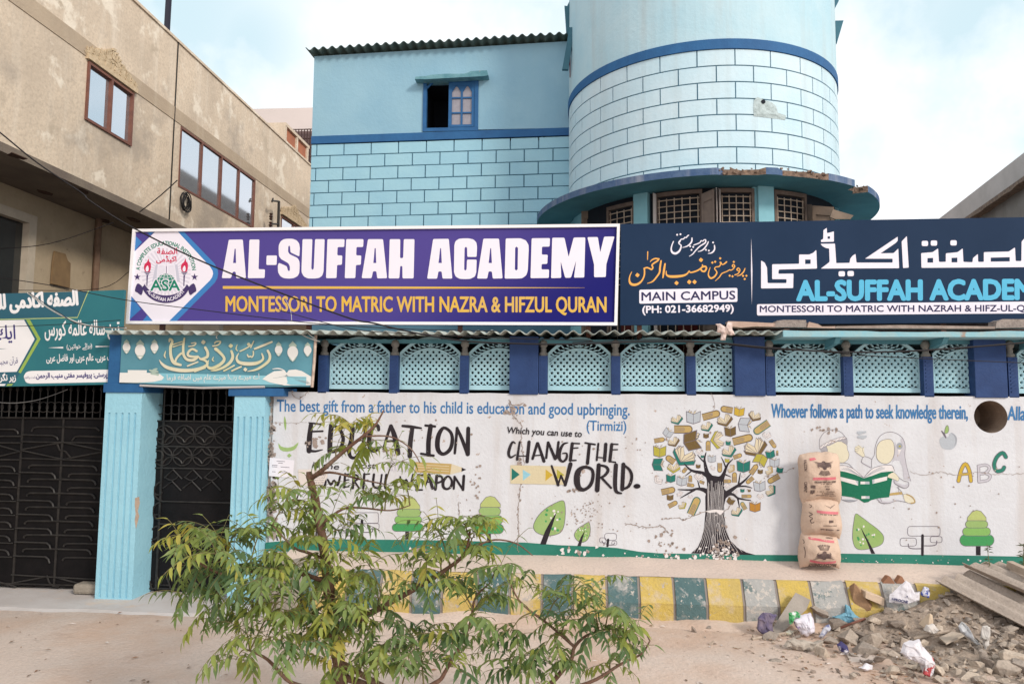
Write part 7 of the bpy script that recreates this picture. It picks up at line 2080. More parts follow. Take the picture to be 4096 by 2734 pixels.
# corrugated cement sheets
def sheet(label, A, B, C, pitch, amp, seed, cols=3, th=.010):
    """A corner, B along the ridges, C across them (points)"""
    b = MB()
    u, w = B - A, C - A
    n_ = u.cross(w).normalized()
    if n_.z < 0: n_ = -n_
    nw = int(w.length / pitch * 8)
    rnd = random.Random(seed)
    vs, fs = [], []
    NU = 10
    for i in range(NU + 1):
        for j in range(nw + 1):
            f = i / NU; g_ = j / nw
            e = (.05 * noise.noise((g_ * 5, seed, 0)) if i in (0, NU) else 0)
            p = A + u * (f + e) + w * g_ + n_ * (amp * math.cos(g_ * w.length / pitch * 2 * math.pi))
            vs.append(p); 
    m_ = len(vs)
    vs += [v - n_ * th for v in vs]
    for i in range(NU):
        for j in range(nw):
            a = i * (nw + 1) + j
            fs += [(a, a + 1, a + nw + 2, a + nw + 1), (m_ + a, m_ + a + nw + 1, m_ + a + nw + 2, m_ + a + 1)]
    for j in range(nw):
        for a in (j, NU * (nw + 1) + j): fs.append((a, a + 1, m_ + a + 1, m_ + a))
    for i in range(NU):
        for a in (i * (nw + 1), i * (nw + 1) + nw): fs.append((a, a + nw + 1, m_ + a + nw + 1, m_ + a))
    b.add(vs, fs)
    o = b.build("corrugated_sheet", M_cs, origin=tuple(A), smooth=True)
    tag(o, label, "roof sheet", "broken corrugated sheets on the heap")
M_cs = mat("dusty_cement_sheet", (.42, .36, .31), (.34, .29, .25), 5, .95, .5, 35, streak=((.26, .21, .18), .4), fine=.2)
A = aty(*z7r(1588, 745), -.62); B = aty(*z7r(2420, 1200), -1.02); C = aty(*z7r(1890, 690), -.40)
sheet("large broken corrugated sheet sloping across the heap with its long edge towards the road", A + Vector((0, 0, .05)), B + Vector((0, -.03, .07)), C + Vector((0, 0, .09)), .155, .026, 1)
A = aty(*z7r(1820, 660), -.46); B = aty(*z7r(2420, 930), -.80); C = aty(*z7r(2160, 650), -.25)
sheet("smaller corrugated piece lying on top of the large broken sheet", A + Vector((0, 0, .12)), B + Vector((0, 0, .12)), C + Vector((0, 0, .13)), .155, .026, 2)
board_from("sheet_offcut", "flat grey offcut sticking out under the large corrugated sheet", "board", [(2070, 1100), (2349, 1240), (2420, 1330), (2180, 1290)], .012, M_cs, (-1.0, -1.05, -1.2, -1.15))
b = MB(); q0, q1 = aty(*z7r(2226, 545), -.38), aty(*z7r(2480, 660), -.70)
b.tube([q0, q1], .045, 4); tag(b.build("wooden_plank", M_wood, origin=tuple(q0)), "square timber jutting up over the top of the heap", "timber")
# crumpled plastic, cloth and paper
def crumple(name, label, cat, pts, m, seed, puff=.05, marks=None, base=None, res=9, amp=.02, zf=None):
    zf = zf or z7r
    c = base or hit(*z7r(sum(p[0] for p in pts) / len(pts), max(p[1] for p in pts) - 8)) + Vector((0, -.05 - puff * .4, 0))
    loop = [aty(*zf(*p), c.y) for p in pts]
    ctr = sum(loop, Vector()) / len(loop)
    dense = []
    for i in range(len(loop)):
        for k in range(4): dense.append(loop[i].lerp(loop[(i + 1) % len(loop)], k / 4))
    b = MB(); vs, fs = [], []
    n_ = len(dense)
    for side in (-1, 1):
        for r in range(res):
            f = 1 - r / res
            for p in dense:
                q = ctr + (p - ctr) * f
                d = puff * (1 - f * f) ** .5 * (1 + .6 * noise.noise((q.x * 9, q.z * 9, seed)))
                w_ = amp * noise.noise((q.x * 24, q.z * 24, seed + 5)) + amp * .7 * abs(noise.noise((q.x * 45, q.z * 30, seed + 9)))
                vs.append(q + Vector((.3 * w_, side * d + w_ * (1 if f < .99 else .5) + (.35 if side < 0 else -.0) * 0 - (ctr.z - q.z) * .25, w_ * .4)))
        vs.append(ctr + Vector((0, side * puff, 0)))
    per = res * n_ + 1
    for s_ in (0, 1):
        o_ = s_ * per
        for r in range(res - 1):
            for k in range(n_): fs.append((o_ + r * n_ + k, o_ + r * n_ + (k + 1) % n_, o_ + (r + 1) * n_ + (k + 1) % n_, o_ + (r + 1) * n_ + k))
        for k in range(n_): fs.append((o_ + (res - 1) * n_ + k, o_ + (res - 1) * n_ + (k + 1) % n_, o_ + per - 1))
    b.add(vs, fs)
    if marks is None:
        o = b.build(name, m, origin=tuple(c)); return tag(o, label, cat)
    t = thing(name, label, cat, tuple(c)); b.build(cat.split()[-1] if cat.split()[-1] not in ("bag",) else "wrapper", m, t)
    marks(t, c.y - puff)
    return t
M_plw = mat("white_plastic", (.66, .64, .68), (.58, .55, .58), 6, .45, .3, 30, spec=.5)
M_paperbag = mat("white_paper", (.68, .66, .70), (.60, .58, .62), 5, .8, .3, 24)
def txt(s, x0, y0, x1, y1, cap, col, nm="lettering", bold=.02, k=.012):
    def f(t, y):
        P = Paint(y, {"c": col}, z7r, gap=k); P.text(s, x0, y0, x1, y1, cap, "c", bold); P.build(nm, t)
    return f
M_pnavy = mat("print_deep_navy", (.03, .035, .12), None, rough=.7)
def pbag(t, y):
    P = Paint(y, {"c": M_pnavy}, z7r, gap=.014)
    P.text("PROCHE", 1232, 852, 1350, 876, 22, "c", .03)
    for k in range(3): P.stroke([(1212, 828 + k * 7), (1229, 831 + k * 7)], 4, "c", smooth=0)
    P.stroke([(1336, 822), (1346, 812), (1352, 826)], 5, "c").stroke([(1222, 862), (1240, 866)], 3, "c")
    P.build("lettering", t)
crumple("paper_bag", "crushed white paper bag with dark print, peaked like a tent against the kerb", "paper bag", [(1188, 868), (1200, 800), (1222, 790), (1290, 735), (1352, 690), (1384, 712), (1420, 790), (1462, 782), (1450, 850), (1380, 868), (1340, 882)], M_paperbag, 3, .025, pbag, base=aty(*z7r(1320, 860), -.60), amp=.012)
crumple("printed_packet", "small white packet with blue printed pattern beside the crushed paper bag", "packet", [(1462, 800), (1500, 742), (1542, 748), (1546, 800), (1530, 830), (1478, 822)], mat("blue_packet", (.60, .60, .68), (.05, .08, .34), 30, .6, lo=.46, hi=.54), 5, .02, base=aty(*z7r(1500, 815), -.585))
crumple("plastic_bag", "white carrier bag with purple print crumpled in front of the leaning board", "plastic bag", [(366, 1012), (390, 1000), (440, 985), (500, 972), (530, 965), (552, 1010), (562, 1080), (555, 1120), (520, 1140), (490, 1158), (440, 1140), (400, 1080)], mat("purple_plastic", (.66, .63, .70), (.16, .08, .26), 9, .45, .2, lo=.56, hi=.62), 8, .06)
crumple("snack_packet", "bright green and white snack packet tucked behind the purple-printed bag", "packet", [(340, 960), (400, 955), (440, 966), (438, 1000), (400, 1000), (372, 1020), (362, 1060), (342, 1058)], mat("green_packet", (.05, .30, .10), (.62, .64, .62), 16, .4, lo=.5, hi=.6), 9, .015, base=aty(*z7r(390, 1060), -.83))
crumple("blue_cloth", "torn sheet of light blue plastic draped on the heap", "plastic sheet", [(706, 996), (760, 985), (822, 960), (830, 890), (862, 905), (905, 975), (945, 1000), (920, 1030), (850, 1045), (770, 1020)], mat("blue_plastic", (.12, .29, .40), (.18, .38, .48), 10, .55, .3), 12, .035)
crumple("purple_rag", "dark purple rag under a chunk beside the leaning board", "rag", [(66, 1090), (80, 1000), (130, 960), (190, 965), (245, 985), (200, 1050), (200, 1155), (150, 1150), (90, 1130)], mat("purple_cloth", (.06, .055, .15), (.20, .16, .20), 8, .95), 14, .03)
crumple("striped_cloth", "small dark blue cloth with white stripes among the chunks", "cloth", [(752, 1230), (790, 1208), (840, 1250), (852, 1290), (820, 1318), (770, 1290)], mat("striped_cloth", (.05, .045, .13), (.6, .58, .62), 12, .9, lo=.55, hi=.6), 17, .03)
crumple("red_white_bag", "big white plastic bag with red corners in the front of the heap", "plastic bag", [(1295, 1300), (1330, 1225), (1400, 1205), (1470, 1200), (1480, 1240), (1520, 1280), (1560, 1330), (1585, 1390), (1560, 1470), (1530, 1500), (1480, 1470), (1490, 1400), (1420, 1372), (1340, 1345)], M_plw, 20, .055)
crumple("red_scrap", "crumpled red corner of plastic below the big white bag", "plastic scrap", [(1540, 1340), (1580, 1345), (1590, 1400), (1555, 1450), (1530, 1500), (1478, 1470), (1500, 1430), (1535, 1410)], mat("red_plastic", (.40, .05, .06), (.50, .12, .12), 10, .5), 22, .03, base=hit(*z7r(1530, 1500)) + Vector((0, -.06, 0)))
crumple("grey_plastic", "sheet of clear grey plastic caught beside the corrugated sheets", "plastic sheet", [(1795, 1080), (1830, 1040), (1880, 1075), (1905, 1130), (1930, 1200), (1990, 1235), (1940, 1230), (1880, 1190), (1810, 1130)], mat("grey_plastic", (.36, .37, .38), (.50, .50, .52), 12, .35, .2), 25, .025)
crumple("white_rag", "limp off-white rag hanging off the edge of the corrugated sheet", "rag", [(2005, 1080), (2045, 1068), (2070, 1085), (2062, 1160), (2040, 1230), (2005, 1272), (1990, 1240), (2020, 1180), (1970, 1190), (1985, 1140)], mat("offwhite_rag", (.55, .52, .49), (.40, .37, .34), 12, .95), 27, .02)
crumple("white_plaster_wad", "wad of white plaster or paper under the beige tile chunk", "scrap", [(1492, 1110), (1520, 1065), (1580, 1058), (1622, 1100), (1600, 1130), (1540, 1140)], mat("white_wad", (.66, .62, .58), (.54, .49, .45), 14, .9), 29, .04)
crumple("wrapper_scrap", "silver and blue wrapper beside the carrier bag", "wrapper", [(590, 1160), (640, 1090), (690, 1060), (704, 1095), (660, 1140), (612, 1185)], mat("silver_wrap", (.50, .50, .56), (.16, .18, .32), 22, .4, lo=.5, hi=.6), 31, .02)
crumple("folded_sacking", "crumpled pale sacking lying along the front edge", "sacking", [(330, 1195), (372, 1180), (460, 1200), (560, 1215), (640, 1205), (620, 1250), (560, 1285), (440, 1282), (370, 1262), (290, 1240)], mat("sacking", (.50, .44, .38), (.30, .26, .22), 18, .95, .4), 33, .04)
crumple("clear_bag", "small clear plastic bag and yellow lid beside the carrier bag", "plastic bag", [(300, 1130), (345, 1105), (388, 1120), (380, 1145), (330, 1152)], mat("clear_bag", (.62, .60, .50), (.55, .50, .20), 14, .4, lo=.55, hi=.6), 35, .02)
crumple("white_scrap_sheet", "dirty white plastic sheet below the pale board", "plastic sheet", [(935, 1425), (1000, 1398), (1060, 1410), (1052, 1445), (980, 1455)], M_plw, 37, .02)
for (x0, y0, x1, y1, lb) in ((560, 1446, 614, 1475, "flat white card lying on the sand in front of the heap"), (300, 1408, 345, 1428, "small pale scrap on the sand next to a bit of foil"), (655, 1342, 695, 1366, "tiny white plastic piece at the foot of the upright chunk")):
    q = [hit(*z7r(*p)) for p in ((x0, y1 - 4), (x1 - 10, y1), (x1, y0 + 5), (x0 + 12, y0))]
    b = MB(); b.prism([v + Vector((0, 0, .012)) for v in q], (0, 0, .004)); tag(b.build("white_scrap", M_paperbag, origin=tuple(q[0])), lb, "scrap", "white scraps on the sand")
# smaller broken pieces, all alike
rnd = random.Random(77)
k = 0
while k < 70:
    x, y = rnd.gauss(3.55, .62), rnd.uniform(-1.75, -.62)
    if not 2.35 < x < 5.0 or heap(x, y) < GZ + .0 and rnd.random() < .6: continue
    s_ = rnd.uniform(.026, .062); k += 1
    p = Vector((x, y, heap(x, y)))
    b = MB(); rock_mesh(b, p + Vector((0, 0, s_ * .45)), (s_ * rnd.uniform(.8, 1.5), s_, s_ * rnd.uniform(.55, .95)), 300 + k, 1, 12, rot=rnd.uniform(-.7, .7))
    tag(b.build("rubble_piece", M_stone[k % 4], origin=tuple(p), bevel=.002), "small grey broken piece strewn over the rubble heap", "rubble piece", "small broken pieces on the heap")
# small bits nobody would count
random.seed(5)
b = MB()
def on_ground(x, y):
    t_ = max(0, min(1, (-1.9 - x) / 1.6)); g0 = GZ - .042 * t_ * t_ * (3 - 2 * t_)
    return max(heap(x, y) if x > 2.15 else -1, g0)
for i in range(760):
    if i < 560: x, y = random.gauss(3.7, .7), random.uniform(-2.0, -.56)
    else: x, y = random.gauss(2.3, .5), random.uniform(-1.9, -.6)
    if x > 5.6 or x < 1.0: continue
    s_ = abs(random.gauss(.012, .010)) + .004 if i >= 560 else abs(random.gauss(.018, .016)) + .006
    rock_mesh(b, (x, y, on_ground(x, y) + s_ * .3), (s_ * random.uniform(.7, 1.6), s_, s_ * .7), i + 50, 1, 8, random.randint(0, 3), random.uniform(-.6, .6))
tag(b.build("gravel", M_stone), "small stones and grit strewn round the rubble heap", "gravel", kind="stuff")
b = MB()
mats_l = [mat("dry_leaf", (.30, .17, .09), (.22, .12, .07), 20, .9), mat("twig_bit", (.20, .14, .10), None, rough=.9), mat("pale_bit", (.62, .56, .52), None, rough=.9)]
for i in range(420):
    if i < 170: x, y = random.uniform(-5.5, 1.5), random.uniform(-2.6, -.6)
    else: x, y = random.gauss(2.6, .7), random.uniform(-2.0, -.58)
    if x > 5: continue
    L, w, a = random.uniform(.008, .035), random.uniform(.004, .012), random.uniform(0, 6.3)
    d, n2 = Vector((math.cos(a), math.sin(a), 0)) * L, Vector((-math.sin(a), math.cos(a), 0)) * w
    c = Vector((x, y, on_ground(x, y) + .008))
    b.add([c - d, c + n2 + Vector((0, 0, .006)), c + d, c - n2 + Vector((0, 0, .002))], [(0, 1, 2, 3)], random.choice((0, 0, 1, 1, 2)))
tag(b.build("litter", mats_l), "dry leaf bits, twigs and paper crumbs scattered on the sand", "litter", kind="stuff")

# ------------------------------------------------------------------ things lying on the eaves
ze_ = zm(2731, 1200, 1.7209)
def on_eave(name, label, cat, pts, m, y=-.22, th=.14):
    P3 = [aty(*ze_(*p), y) for p in pts]
    b = MB(); b.prism(P3, (0, th, 0)); tag(b.build(name, m, origin=tuple(P3[0]), bevel=.004), label, cat)
M_lump = mat("speckled_lump", (.34, .29, .26), (.26, .22, .20), 12, .95, .8, 30, fine=.3)
on_eave("concrete_lump", "speckled concrete lump lying on the eave under the word TO", "concrete lump", [(620, 184), (650, 140), (700, 136), (848, 136), (852, 160), (850, 186)], M_lump)
on_eave("concrete_lump", "rounded concrete lump on the flat eave close to the photo's edge", "concrete lump", [(2155, 190), (2160, 145), (2200, 132), (2420, 130), (2420, 188)], M_lump)
on_eave("broken_plank", "splintered pale plank lying on the sheets beside the concrete lump", "plank", [(312, 145), (420, 148), (640, 158), (636, 182), (500, 180), (400, 188), (330, 180)], mat("pale_plank", (.50, .36, .30), (.42, .30, .24), 10, .9, .4))
on_eave("broken_plank", "short heap of splintered wood just past the concrete lump", "plank", [(856, 188), (870, 152), (930, 166), (960, 180), (1050, 178), (1050, 192)], MATS["pale_plank"])
on_eave("wood_strip", "long dusty strip of old wood on the flat eave", "plank", [(1050, 192), (1060, 178), (1500, 172), (1900, 176), (2150, 180), (2150, 196)], mat("dusty_strip", (.36, .29, .25), (.26, .20, .17), 8, .95, .5))
crumple("tied_rag", "pale rag tied to the edge of the corrugated eave", "rag", [(228, 162), (258, 160), (300, 188), (312, 150), (345, 150), (342, 200), (358, 240), (330, 245), (300, 236), (288, 282), (256, 276), (262, 232), (232, 222), (240, 190)], mat("pale_rag", (.66, .54, .50), (.44, .33, .29), 16, .95), 41, .022, base=aty(2890, 1330, -.35), amp=.016, zf=ze_)

# ------------------------------------------------------------------ overhead cables
M_cable = mat("cable_black", (.012, .010, .012), None, rough=.6)
z6_, z7_, z8_, z5_ = zm(1000, 1100, 1.7209), zm(2000, 1200, 1.7209), zm(2731, 1200, 1.7209), zm(0, 800, 1.7209)
def cable(label, pts, r, ys, m=None):
    n = len(pts)
    Y = lambda i: ys if not isinstance(ys, tuple) else ys[0] + (ys[1] - ys[0]) * i / (n - 1)
    P3 = smooth_pts([aty(*p, Y(i)) for i, p in enumerate(pts)], 5)
    b = MB(); b.tube(P3, r, 5); tag(b.build("cable", m or M_cable, origin=tuple(P3[0])), label, "cable", "overhead cables")
cable("thick black cable slanting down from the beige building across both signs and along the lattice", [zm(0, 0, 1.7209)(-80, 870), zm(0, 0, 1.7209)(0, 912), zm(0, 0, 1.7209)(250, 1115), zm(0, 0, 1.7209)(560, 1325), z5_(620, 5), z5_(920, 192), z5_(1460, 452), z5_(2340, 790), z6_(850, 330), z6_(1150, 400), z6_(1500, 455), z6_(1985, 474), z7_(560, 300), z7_(1000, 286), z7_(1450, 290), z7_(1830, 325), z8_(1100, 357), z8_(1640, 346), z8_(2349, 292), z8_(2480, 275)], .0085, -.62)
cable("second thin cable running just over the thick one along the lattice", [z6_(200, 240), z6_(700, 370), z6_(1100, 400), z6_(1700, 430), z6_(2349, 450), z7_(500, 290), z7_(1000, 275), z7_(1350, 282), z7_(1830, 335), z8_(900, 350), z8_(1250, 380), z8_(1800, 408), z8_(2480, 436)], .0042, -.60)
cable("thin black wire drooping across the teal sign and the bottom of the purple sign", [z5_(-60, 525), z5_(0, 533), z5_(400, 595), z5_(850, 685), z5_(1300, 745), z5_(2000, 830), z6_(560, 340), z6_(1100, 372), z6_(1700, 384)], .0045, -.5)
cable("pale twisted wire hanging in a curve over the teal sign to the corrugated eave", [z5_(190, 638), z5_(330, 740), z5_(480, 820), z5_(640, 868), z5_(870, 880)], .008, -.4, mat("pale_wire", (.48, .47, .45), None, rough=.7))
cable("thin black wire hanging beside the pale one over the teal sign", [z5_(195, 636), z5_(400, 770), z5_(520, 845), z5_(660, 870), z5_(860, 875)], .004, -.42)
cable("thin wire crossing the teal sign nearly level", [z5_(-60, 878), z5_(0, 872), z5_(400, 856), z5_(830, 825)], .0036, -.45)
cable("thin wire slung under the overhang towards the purple sign", [z5_(-60, 345), z5_(0, 334), z5_(250, 315), z5_(450, 270), z5_(780, 155)], .005, .6)
cable("thin wire rising beside the drain pipe to the purple sign's corner", [z5_(120, 620), z5_(680, 610), z5_(890, 490)], .004, .55)
cable("loose wire hanging in front of the spears of the wide gate", [zq(-20, 230), zq(120, 238), zq(300, 215), zq(450, 170), zq(580, 120)], .004, .12, mat("grey_wire", (.22, .22, .22), None, rough=.7))
cable("thin wire from the beige wall up to the long window", [zl(960, 1460), zl(1100, 1350), zl(1222, 1240)], .008, 2.0)
cable("kinked pale wire hanging from the sign across the word MONTESSORI", [zA(790, 775), zA(845, 900), zA(858, 1010)], .003, -.05, MATS["pale_wire"])
b = MB()
zbn = zm(460, 1320, 2.8646)
for pts in ([(1800, 0), (1830, 30), (1900, 40), (2000, 20)], [(2080, 0), (2160, 60), (2250, 100), (2349, 130)], [(2190, 0), (2240, 60), (2300, 100)]):
    b.tube([aty(*zbn(*p), -.2) for p in smooth_pts([(q[0], q[1]) for q in pts], 4) for p in [(p.x, p.y)]], .006, 4)
tag(b.build("wire_tangle", MATS["pale_wire"], origin=tuple(aty(*zbn(2100, 30), -.2))), "short tangle of pale wire at the corner of the banner", "wire")

# ------------------------------------------------------------------ neem tree
random.seed(33)
TYN = -3.3
M_bark = mat("neem_bark", (.13, .065, .045), (.20, .12, .085), 14, .9, .9, 40, streak=((.30, .24, .19), .5))
M_leaf = bpy.data.materials.new("neem_leaf"); M_leaf.use_nodes = True
n_, l_ = M_leaf.node_tree.nodes, M_leaf.node_tree.links
pr = n_["Principled BSDF"]; pr.inputs["Roughness"].default_value = .42; pr.inputs["Specular IOR Level"].default_value = .35
ge = n_.new("ShaderNodeNewGeometry")
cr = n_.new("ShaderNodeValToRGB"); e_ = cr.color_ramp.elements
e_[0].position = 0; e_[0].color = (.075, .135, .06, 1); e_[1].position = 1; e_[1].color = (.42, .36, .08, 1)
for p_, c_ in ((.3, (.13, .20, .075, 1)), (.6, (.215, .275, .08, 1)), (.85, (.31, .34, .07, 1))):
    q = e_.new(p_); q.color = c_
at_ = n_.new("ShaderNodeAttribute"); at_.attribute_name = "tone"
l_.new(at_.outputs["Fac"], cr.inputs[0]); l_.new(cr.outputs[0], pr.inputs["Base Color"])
tr = n_.new("ShaderNodeBsdfTranslucent"); hs = n_.new("ShaderNodeHueSaturation"); hs.inputs["Value"].default_value = 1.5; hs.inputs["Saturation"].default_value = 1.1
l_.new(cr.outputs[0], hs.inputs["Color"]); l_.new(hs.outputs[0], tr.inputs[0])
ms = n_.new("ShaderNodeMixShader"); ms.inputs[0].default_value = .38; l_.new(pr.outputs[0], ms.inputs[1]); l_.new(tr.outputs[0], ms.inputs[2]); l_.new(ms.outputs[0], n_["Material Output"].inputs[0])
TP = lambda px, py, dy=0: aty(px, py, TYN + dy)
base = TP(1365, 2734); base = Vector((base.x + .01, TYN, GZ))
tree = thing("neem_tree", "young neem tree with a lopped stem and feathery drooping leaves", "tree", tuple(base))
trunk = [base + Vector((0, 0, -.1)), base + Vector((0, 0, .15))] + [TP(*p) for p in ((1362, 2700), (1350, 2610), (1338, 2520), (1322, 2420), (1312, 2330), (1300, 2230), (1286, 2130), (1268, 2030), (1252, 1960), (1240, 1915), (1236, 1885))]
b = MB(); b.tube(smooth_pts(trunk, 4), [(.047 - .028 * i / (len(trunk) * 4 - 4)) * (1 + .10 * math.sin(i * 1.7)) for i in range(len(smooth_pts(trunk, 4)))], 10); b.build("trunk", M_bark, tree, smooth=True)
branches = {
 "a": ([(1245, 1912), (1290, 1878), (1380, 1800), (1450, 1745), (1500, 1700), (1535, 1640)], (.017, .005), (0, -.05, -.08, -.1, -.1, -.08)),
 "a2": ([(1450, 1745), (1560, 1745), (1640, 1790), (1680, 1850)], (.006, .003), (-.1, -.12, -.2, -.25)),
 "b": ([(1245, 1912), (1320, 1888), (1450, 1918), (1540, 1935)], (.010, .004), (0, .05, .1, .12)),
 "c": ([(1345, 2500), (1427, 2478), (1568, 2403), (1680, 2342), (1783, 2276), (1858, 2215), (1880, 2120)], (.024, .006), (0, -.03, -.1, -.15, -.2, -.25, -.25)),
 "d": ([(1300, 2235), (1230, 2208), (1175, 2187), (1090, 2100)], (.012, .004), (0, -.08, -.12, -.2)),
 "e": ([(1312, 2330), (1200, 2292), (1053, 2281), (900, 2296), (790, 2245), (700, 2190)], (.015, .004), (0, -.1, -.15, -.25, -.3, -.3)),
 "f": ([(1352, 2625), (1300, 2740), (1170, 2730), (1072, 2637), (1000, 2600)], (.018, .006), (0, -.1, -.25, -.35, -.4)),
 "g": ([(1352, 2640), (1600, 2770), (1740, 2730), (1787, 2674), (1876, 2505), (1900, 2393), (1960, 2330)], (.018, .004), (0, -.2, -.25, -.25, -.25, -.2, -.2)),
 "h": ([(1360, 2700), (1700, 2800), (2100, 2790), (2270, 2655), (2298, 2585), (2349, 2538), (2420, 2515)], (.022, .005), (0, .0, .0, .05, .05, .05, .05)),
 "i": ([(2298, 2585), (2200, 2500), (2087, 2412), (2040, 2330)], (.010, .004), (.05, .05, 0, 0)),
 "j": ([(2100, 2790), (2349, 2730), (2480, 2655), (2565, 2613), (2600, 2560)], (.013, .004), (0, 0, .05, .1, .1)),
 "k": ([(1280, 2100), (1370, 2035), (1450, 2030), (1560, 2040), (1640, 2020)], (.010, .003), (0, .05, .05, .02, 0)),
 "l": ([(1268, 2040), (1200, 2000), (1130, 2020)], (.009, .003), (0, -.05, -.1)),
 "m": ([(1858, 2215), (1960, 2160), (2060, 2170), (2130, 2220)], (.007, .003), (-.25, -.25, -.2, -.2)),
}
BP = []
for nm, (pts, (r0, r1), dys) in branches.items():
    P3 = smooth_pts([TP(p[0], p[1], d) for p, d in zip(pts, dys)], 5)
    b = MB(); b.tube(P3, [r0 + (r1 - r0) * i / (len(P3) - 1) for i in range(len(P3))], 7); b.build("branch", M_bark, tree, smooth=True)
    BP += P3
BP += smooth_pts(trunk, 3)[8:]
leafv, leaff, tone = [], [], []
twb = MB()
def leaflet(o, d, up, L, w, curve, t):
    """a narrow curved leaflet with a folded midrib, toothed on its edges"""
    side = d.cross(up).normalized(); up2 = side.cross(d).normalized()
    rows_ = ((0, .05), (.15, .75), (.32, 1.0), (.52, .82), (.74, .48), (1.0, .0))
    b0 = len(leafv)
    for k, (f, ww) in enumerate(rows_):
        bend = curve * f * f
        c = o + d * (L * f) + side * (bend * L) - up2 * (.22 * L * f * f)
        tooth = 1.0 + (.22 if k % 2 else -.06)
        leafv.append(c + side * (-w * ww * tooth * .85) + up2 * (w * .28 * ww)); leafv.append(c); leafv.append(c + side * (w * ww * tooth) + up2 * (w * .28 * ww))
    for k in range(len(rows_) - 1):
        a = b0 + k * 3
        leaff.append((a, a + 1, a + 4, a + 3)); leaff.append((a + 1, a + 2, a + 5, a + 4))
    tone.extend([t] * (len(rows_) * 3))
def compound(o, d, L, t, n=6, ls=.085):
    """rachis arching out and down from o, pairs of hanging leaflets and a last one"""
    pts = []
    p = o.copy(); v = d.normalized()
    for k in range(n * 2 + 1):
        pts.append(p.copy()); p = p + v * (L / (n * 2)); v = (v + Vector((0, 0, -.085 - .05 * random.random())) + Vector((random.gauss(0, .02), random.gauss(0, .02), 0))).normalized()
    twb.tube(pts, .0018, 3, cap=False)
    roll = random.uniform(-.5, .5)
    for k in range(2, len(pts) - 1, 2):
        ax = (pts[k + 1] - pts[k - 1]).normalized()
        s_ = ax.cross(Vector((0, 0, 1)))
        s_ = s_.normalized() if s_.length > .1 else Vector((1, 0, 0))
        s_ = (Matrix.Rotation(roll, 3, ax) @ s_)
        f = k / (len(pts) - 1); sz = ls * (.75 + .5 * math.sin(f * math.pi)) * random.uniform(.85, 1.15)
        for sg in (-1, 1):
            dd = (s_ * sg * random.uniform(.45, .85) + ax * random.uniform(.45, .75) + Vector((0, 0, -random.uniform(.35, .85)))).normalized()
            leaflet(pts[k], dd, (Vector((0, 0, 1)) + ax * .3 + Vector((random.gauss(0, .25), random.gauss(0, .25), 0))).normalized(), sz, sz * random.uniform(.105, .16), sg * random.uniform(.05, .30), min(1, max(0, t + random.gauss(0, .09))))
    ax = (pts[-1] - pts[-2]).normalized()
    leaflet(pts[-1], (ax + Vector((0, 0, -.4))).normalized(), Vector((0, 0, 1)), ls * .9, ls * .14, random.uniform(-.2, .2), t)
K_ = 1.74372
#       U-x   U-y  spread  count tone
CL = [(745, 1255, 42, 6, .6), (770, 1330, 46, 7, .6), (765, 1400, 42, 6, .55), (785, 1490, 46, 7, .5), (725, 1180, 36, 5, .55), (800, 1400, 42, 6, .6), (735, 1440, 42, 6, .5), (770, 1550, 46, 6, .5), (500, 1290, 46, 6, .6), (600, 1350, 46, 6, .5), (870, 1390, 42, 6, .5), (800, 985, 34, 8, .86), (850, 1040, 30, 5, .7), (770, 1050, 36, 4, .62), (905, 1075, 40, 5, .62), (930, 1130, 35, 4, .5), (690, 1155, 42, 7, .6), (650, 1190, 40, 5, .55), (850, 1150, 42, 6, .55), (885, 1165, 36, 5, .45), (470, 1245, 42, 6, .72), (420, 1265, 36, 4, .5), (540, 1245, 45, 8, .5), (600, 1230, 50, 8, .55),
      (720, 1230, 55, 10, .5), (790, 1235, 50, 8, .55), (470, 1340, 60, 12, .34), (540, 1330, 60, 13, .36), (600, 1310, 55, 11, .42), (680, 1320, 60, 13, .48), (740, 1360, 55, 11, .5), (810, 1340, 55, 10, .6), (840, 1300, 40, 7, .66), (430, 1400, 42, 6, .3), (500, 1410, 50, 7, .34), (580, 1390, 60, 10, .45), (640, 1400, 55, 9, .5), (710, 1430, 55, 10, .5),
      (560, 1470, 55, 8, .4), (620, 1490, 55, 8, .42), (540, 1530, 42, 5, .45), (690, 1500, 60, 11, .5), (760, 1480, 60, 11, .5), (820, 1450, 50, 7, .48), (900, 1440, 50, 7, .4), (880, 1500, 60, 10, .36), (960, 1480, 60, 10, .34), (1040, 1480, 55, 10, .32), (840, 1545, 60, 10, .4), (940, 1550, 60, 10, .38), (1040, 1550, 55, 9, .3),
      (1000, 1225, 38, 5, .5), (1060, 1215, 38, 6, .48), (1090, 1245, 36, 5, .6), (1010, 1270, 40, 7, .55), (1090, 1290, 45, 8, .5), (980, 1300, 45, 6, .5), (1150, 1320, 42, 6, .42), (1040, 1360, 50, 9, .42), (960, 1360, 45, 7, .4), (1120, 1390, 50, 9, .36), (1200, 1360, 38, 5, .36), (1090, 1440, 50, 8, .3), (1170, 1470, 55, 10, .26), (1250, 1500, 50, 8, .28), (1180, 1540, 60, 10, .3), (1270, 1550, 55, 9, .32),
      (1290, 1380, 38, 5, .42), (1350, 1360, 34, 4, .45), (1340, 1410, 42, 7, .5), (1400, 1420, 38, 6, .5), (1300, 1450, 42, 7, .3), (1370, 1470, 48, 8, .34), (1420, 1480, 38, 5, .4), (1460, 1450, 34, 4, .4), (1400, 1545, 45, 6, .35), (1440, 1500, 30, 3, .45)]
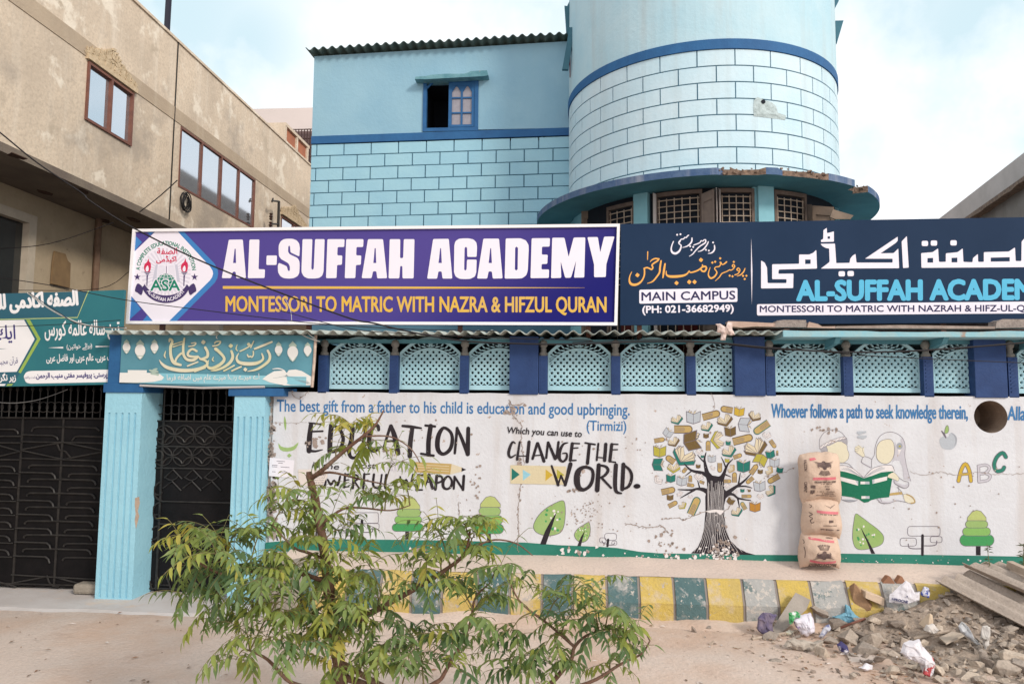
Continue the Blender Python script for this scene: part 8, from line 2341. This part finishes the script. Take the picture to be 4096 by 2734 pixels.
for ci, (ux, uy, sp, cnt, tn) in enumerate(CL):
    px, py = ux * K_, uy * K_
    c0 = TP(px, py)
    nb = min(BP, key=lambda q: (q.x - c0.x) ** 2 + (q.z - c0.z) ** 2)
    c = c0 + Vector((0, nb.y - TYN + (random.uniform(-.26, -.14) if ci < 11 else random.uniform(-.12, .12)), 0))
    c = EYE + (c0 - EYE) * ((c.y - EYE.y) / (c0.y - EYE.y))
    tip = c + Vector((0, 0, sp * K_ / FPX * 4.6 * .35))
    mid = nb.lerp(tip, .55) + Vector((0, 0, .03))
    tw = smooth_pts([nb, mid, tip], 6)
    twb.tube(tw, [.0055 - .003 * i / (len(tw) - 1) for i in range(len(tw))], 5)
    out = (tip - nb); out = out.normalized() if out.length > .02 else Vector((0, 0, 1))
    for k in range(max(3, round(cnt * .92))):
        f = random.uniform(.45, 1.0)
        o = tw[min(len(tw) - 1, int(f * (len(tw) - 1)))]
        a = 2 * math.pi * (k + random.random() * .7) / cnt
        d = (Vector((math.cos(a), math.sin(a) * .8, random.uniform(-.25, .9))) + out * random.uniform(.2, .9)).normalized()
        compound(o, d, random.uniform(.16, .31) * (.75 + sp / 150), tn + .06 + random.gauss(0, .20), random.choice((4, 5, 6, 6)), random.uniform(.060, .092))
off = Vector(tree.location)
me = bpy.data.meshes.new("foliage")
me.from_pydata([tuple(v - off) for v in leafv], [], leaff)
att = me.attributes.new("tone", 'FLOAT', 'POINT'); att.data.foreach_set("value", tone)
me.materials.append(M_leaf)
for p in me.polygons: p.use_smooth = True
fo = bpy.data.objects.new("foliage", me); COL.objects.link(fo); fo.parent = tree
twb.build("twig", mat("green_twig", (.17, .16, .06), (.14, .10, .05), 9, .8), tree)

# ------------------------------------------------------------------ weeds by the heap
def weed(label, path, y, nleaf, size, seed):
    random.seed(seed)
    P3 = smooth_pts([aty(*z7r(*p), y) for p in path], 5)
    t = thing("weed", label, "plant", tuple(P3[0]), "weeds growing by the rubble heap")
    b = MB(); b.tube(P3, [.006 - .004 * i / (len(P3) - 1) for i in range(len(P3))], 5); b.build("stem", mat("weed_stem", (.16, .15, .07), None, rough=.8), t)
    b = MB()
    for k in range(nleaf):
        o = P3[int(random.uniform(.15, 1) * (len(P3) - 1))]
        a = random.uniform(0, 6.3); d = Vector((math.cos(a), .6 * math.sin(a), random.uniform(-.3, .6))).normalized(); s_ = size * random.uniform(.6, 1.2)
        n2 = d.cross(Vector((0, .4, 1))).normalized()
        b.add([o, o + d * s_ * .45 + n2 * s_ * .2, o + d * s_ + Vector((0, 0, -.25 * s_)), o + d * s_ * .45 - n2 * s_ * .2], [(0, 1, 2, 3)])
    b.build("leaves", mat("weed_leaf", (.10, .14, .06), (.15, .17, .09), 9, .7, transl=.2), t)
weed("spindly weed rising from the heap in front of the last tiered tree mural", [(2070, 665), (2068, 600), (2050, 520), (2040, 440), (2032, 372)], -.38, 34, .055, 1)
weed("bushy weed at the photo's edge above the corrugated sheets", [(2345, 560), (2345, 480), (2340, 370)], -.38, 44, .06, 2)
weed("low weed with a few leaves on the pavement by the tall one", [(2100, 640), (2085, 600), (2040, 585)], -.36, 14, .05, 3)
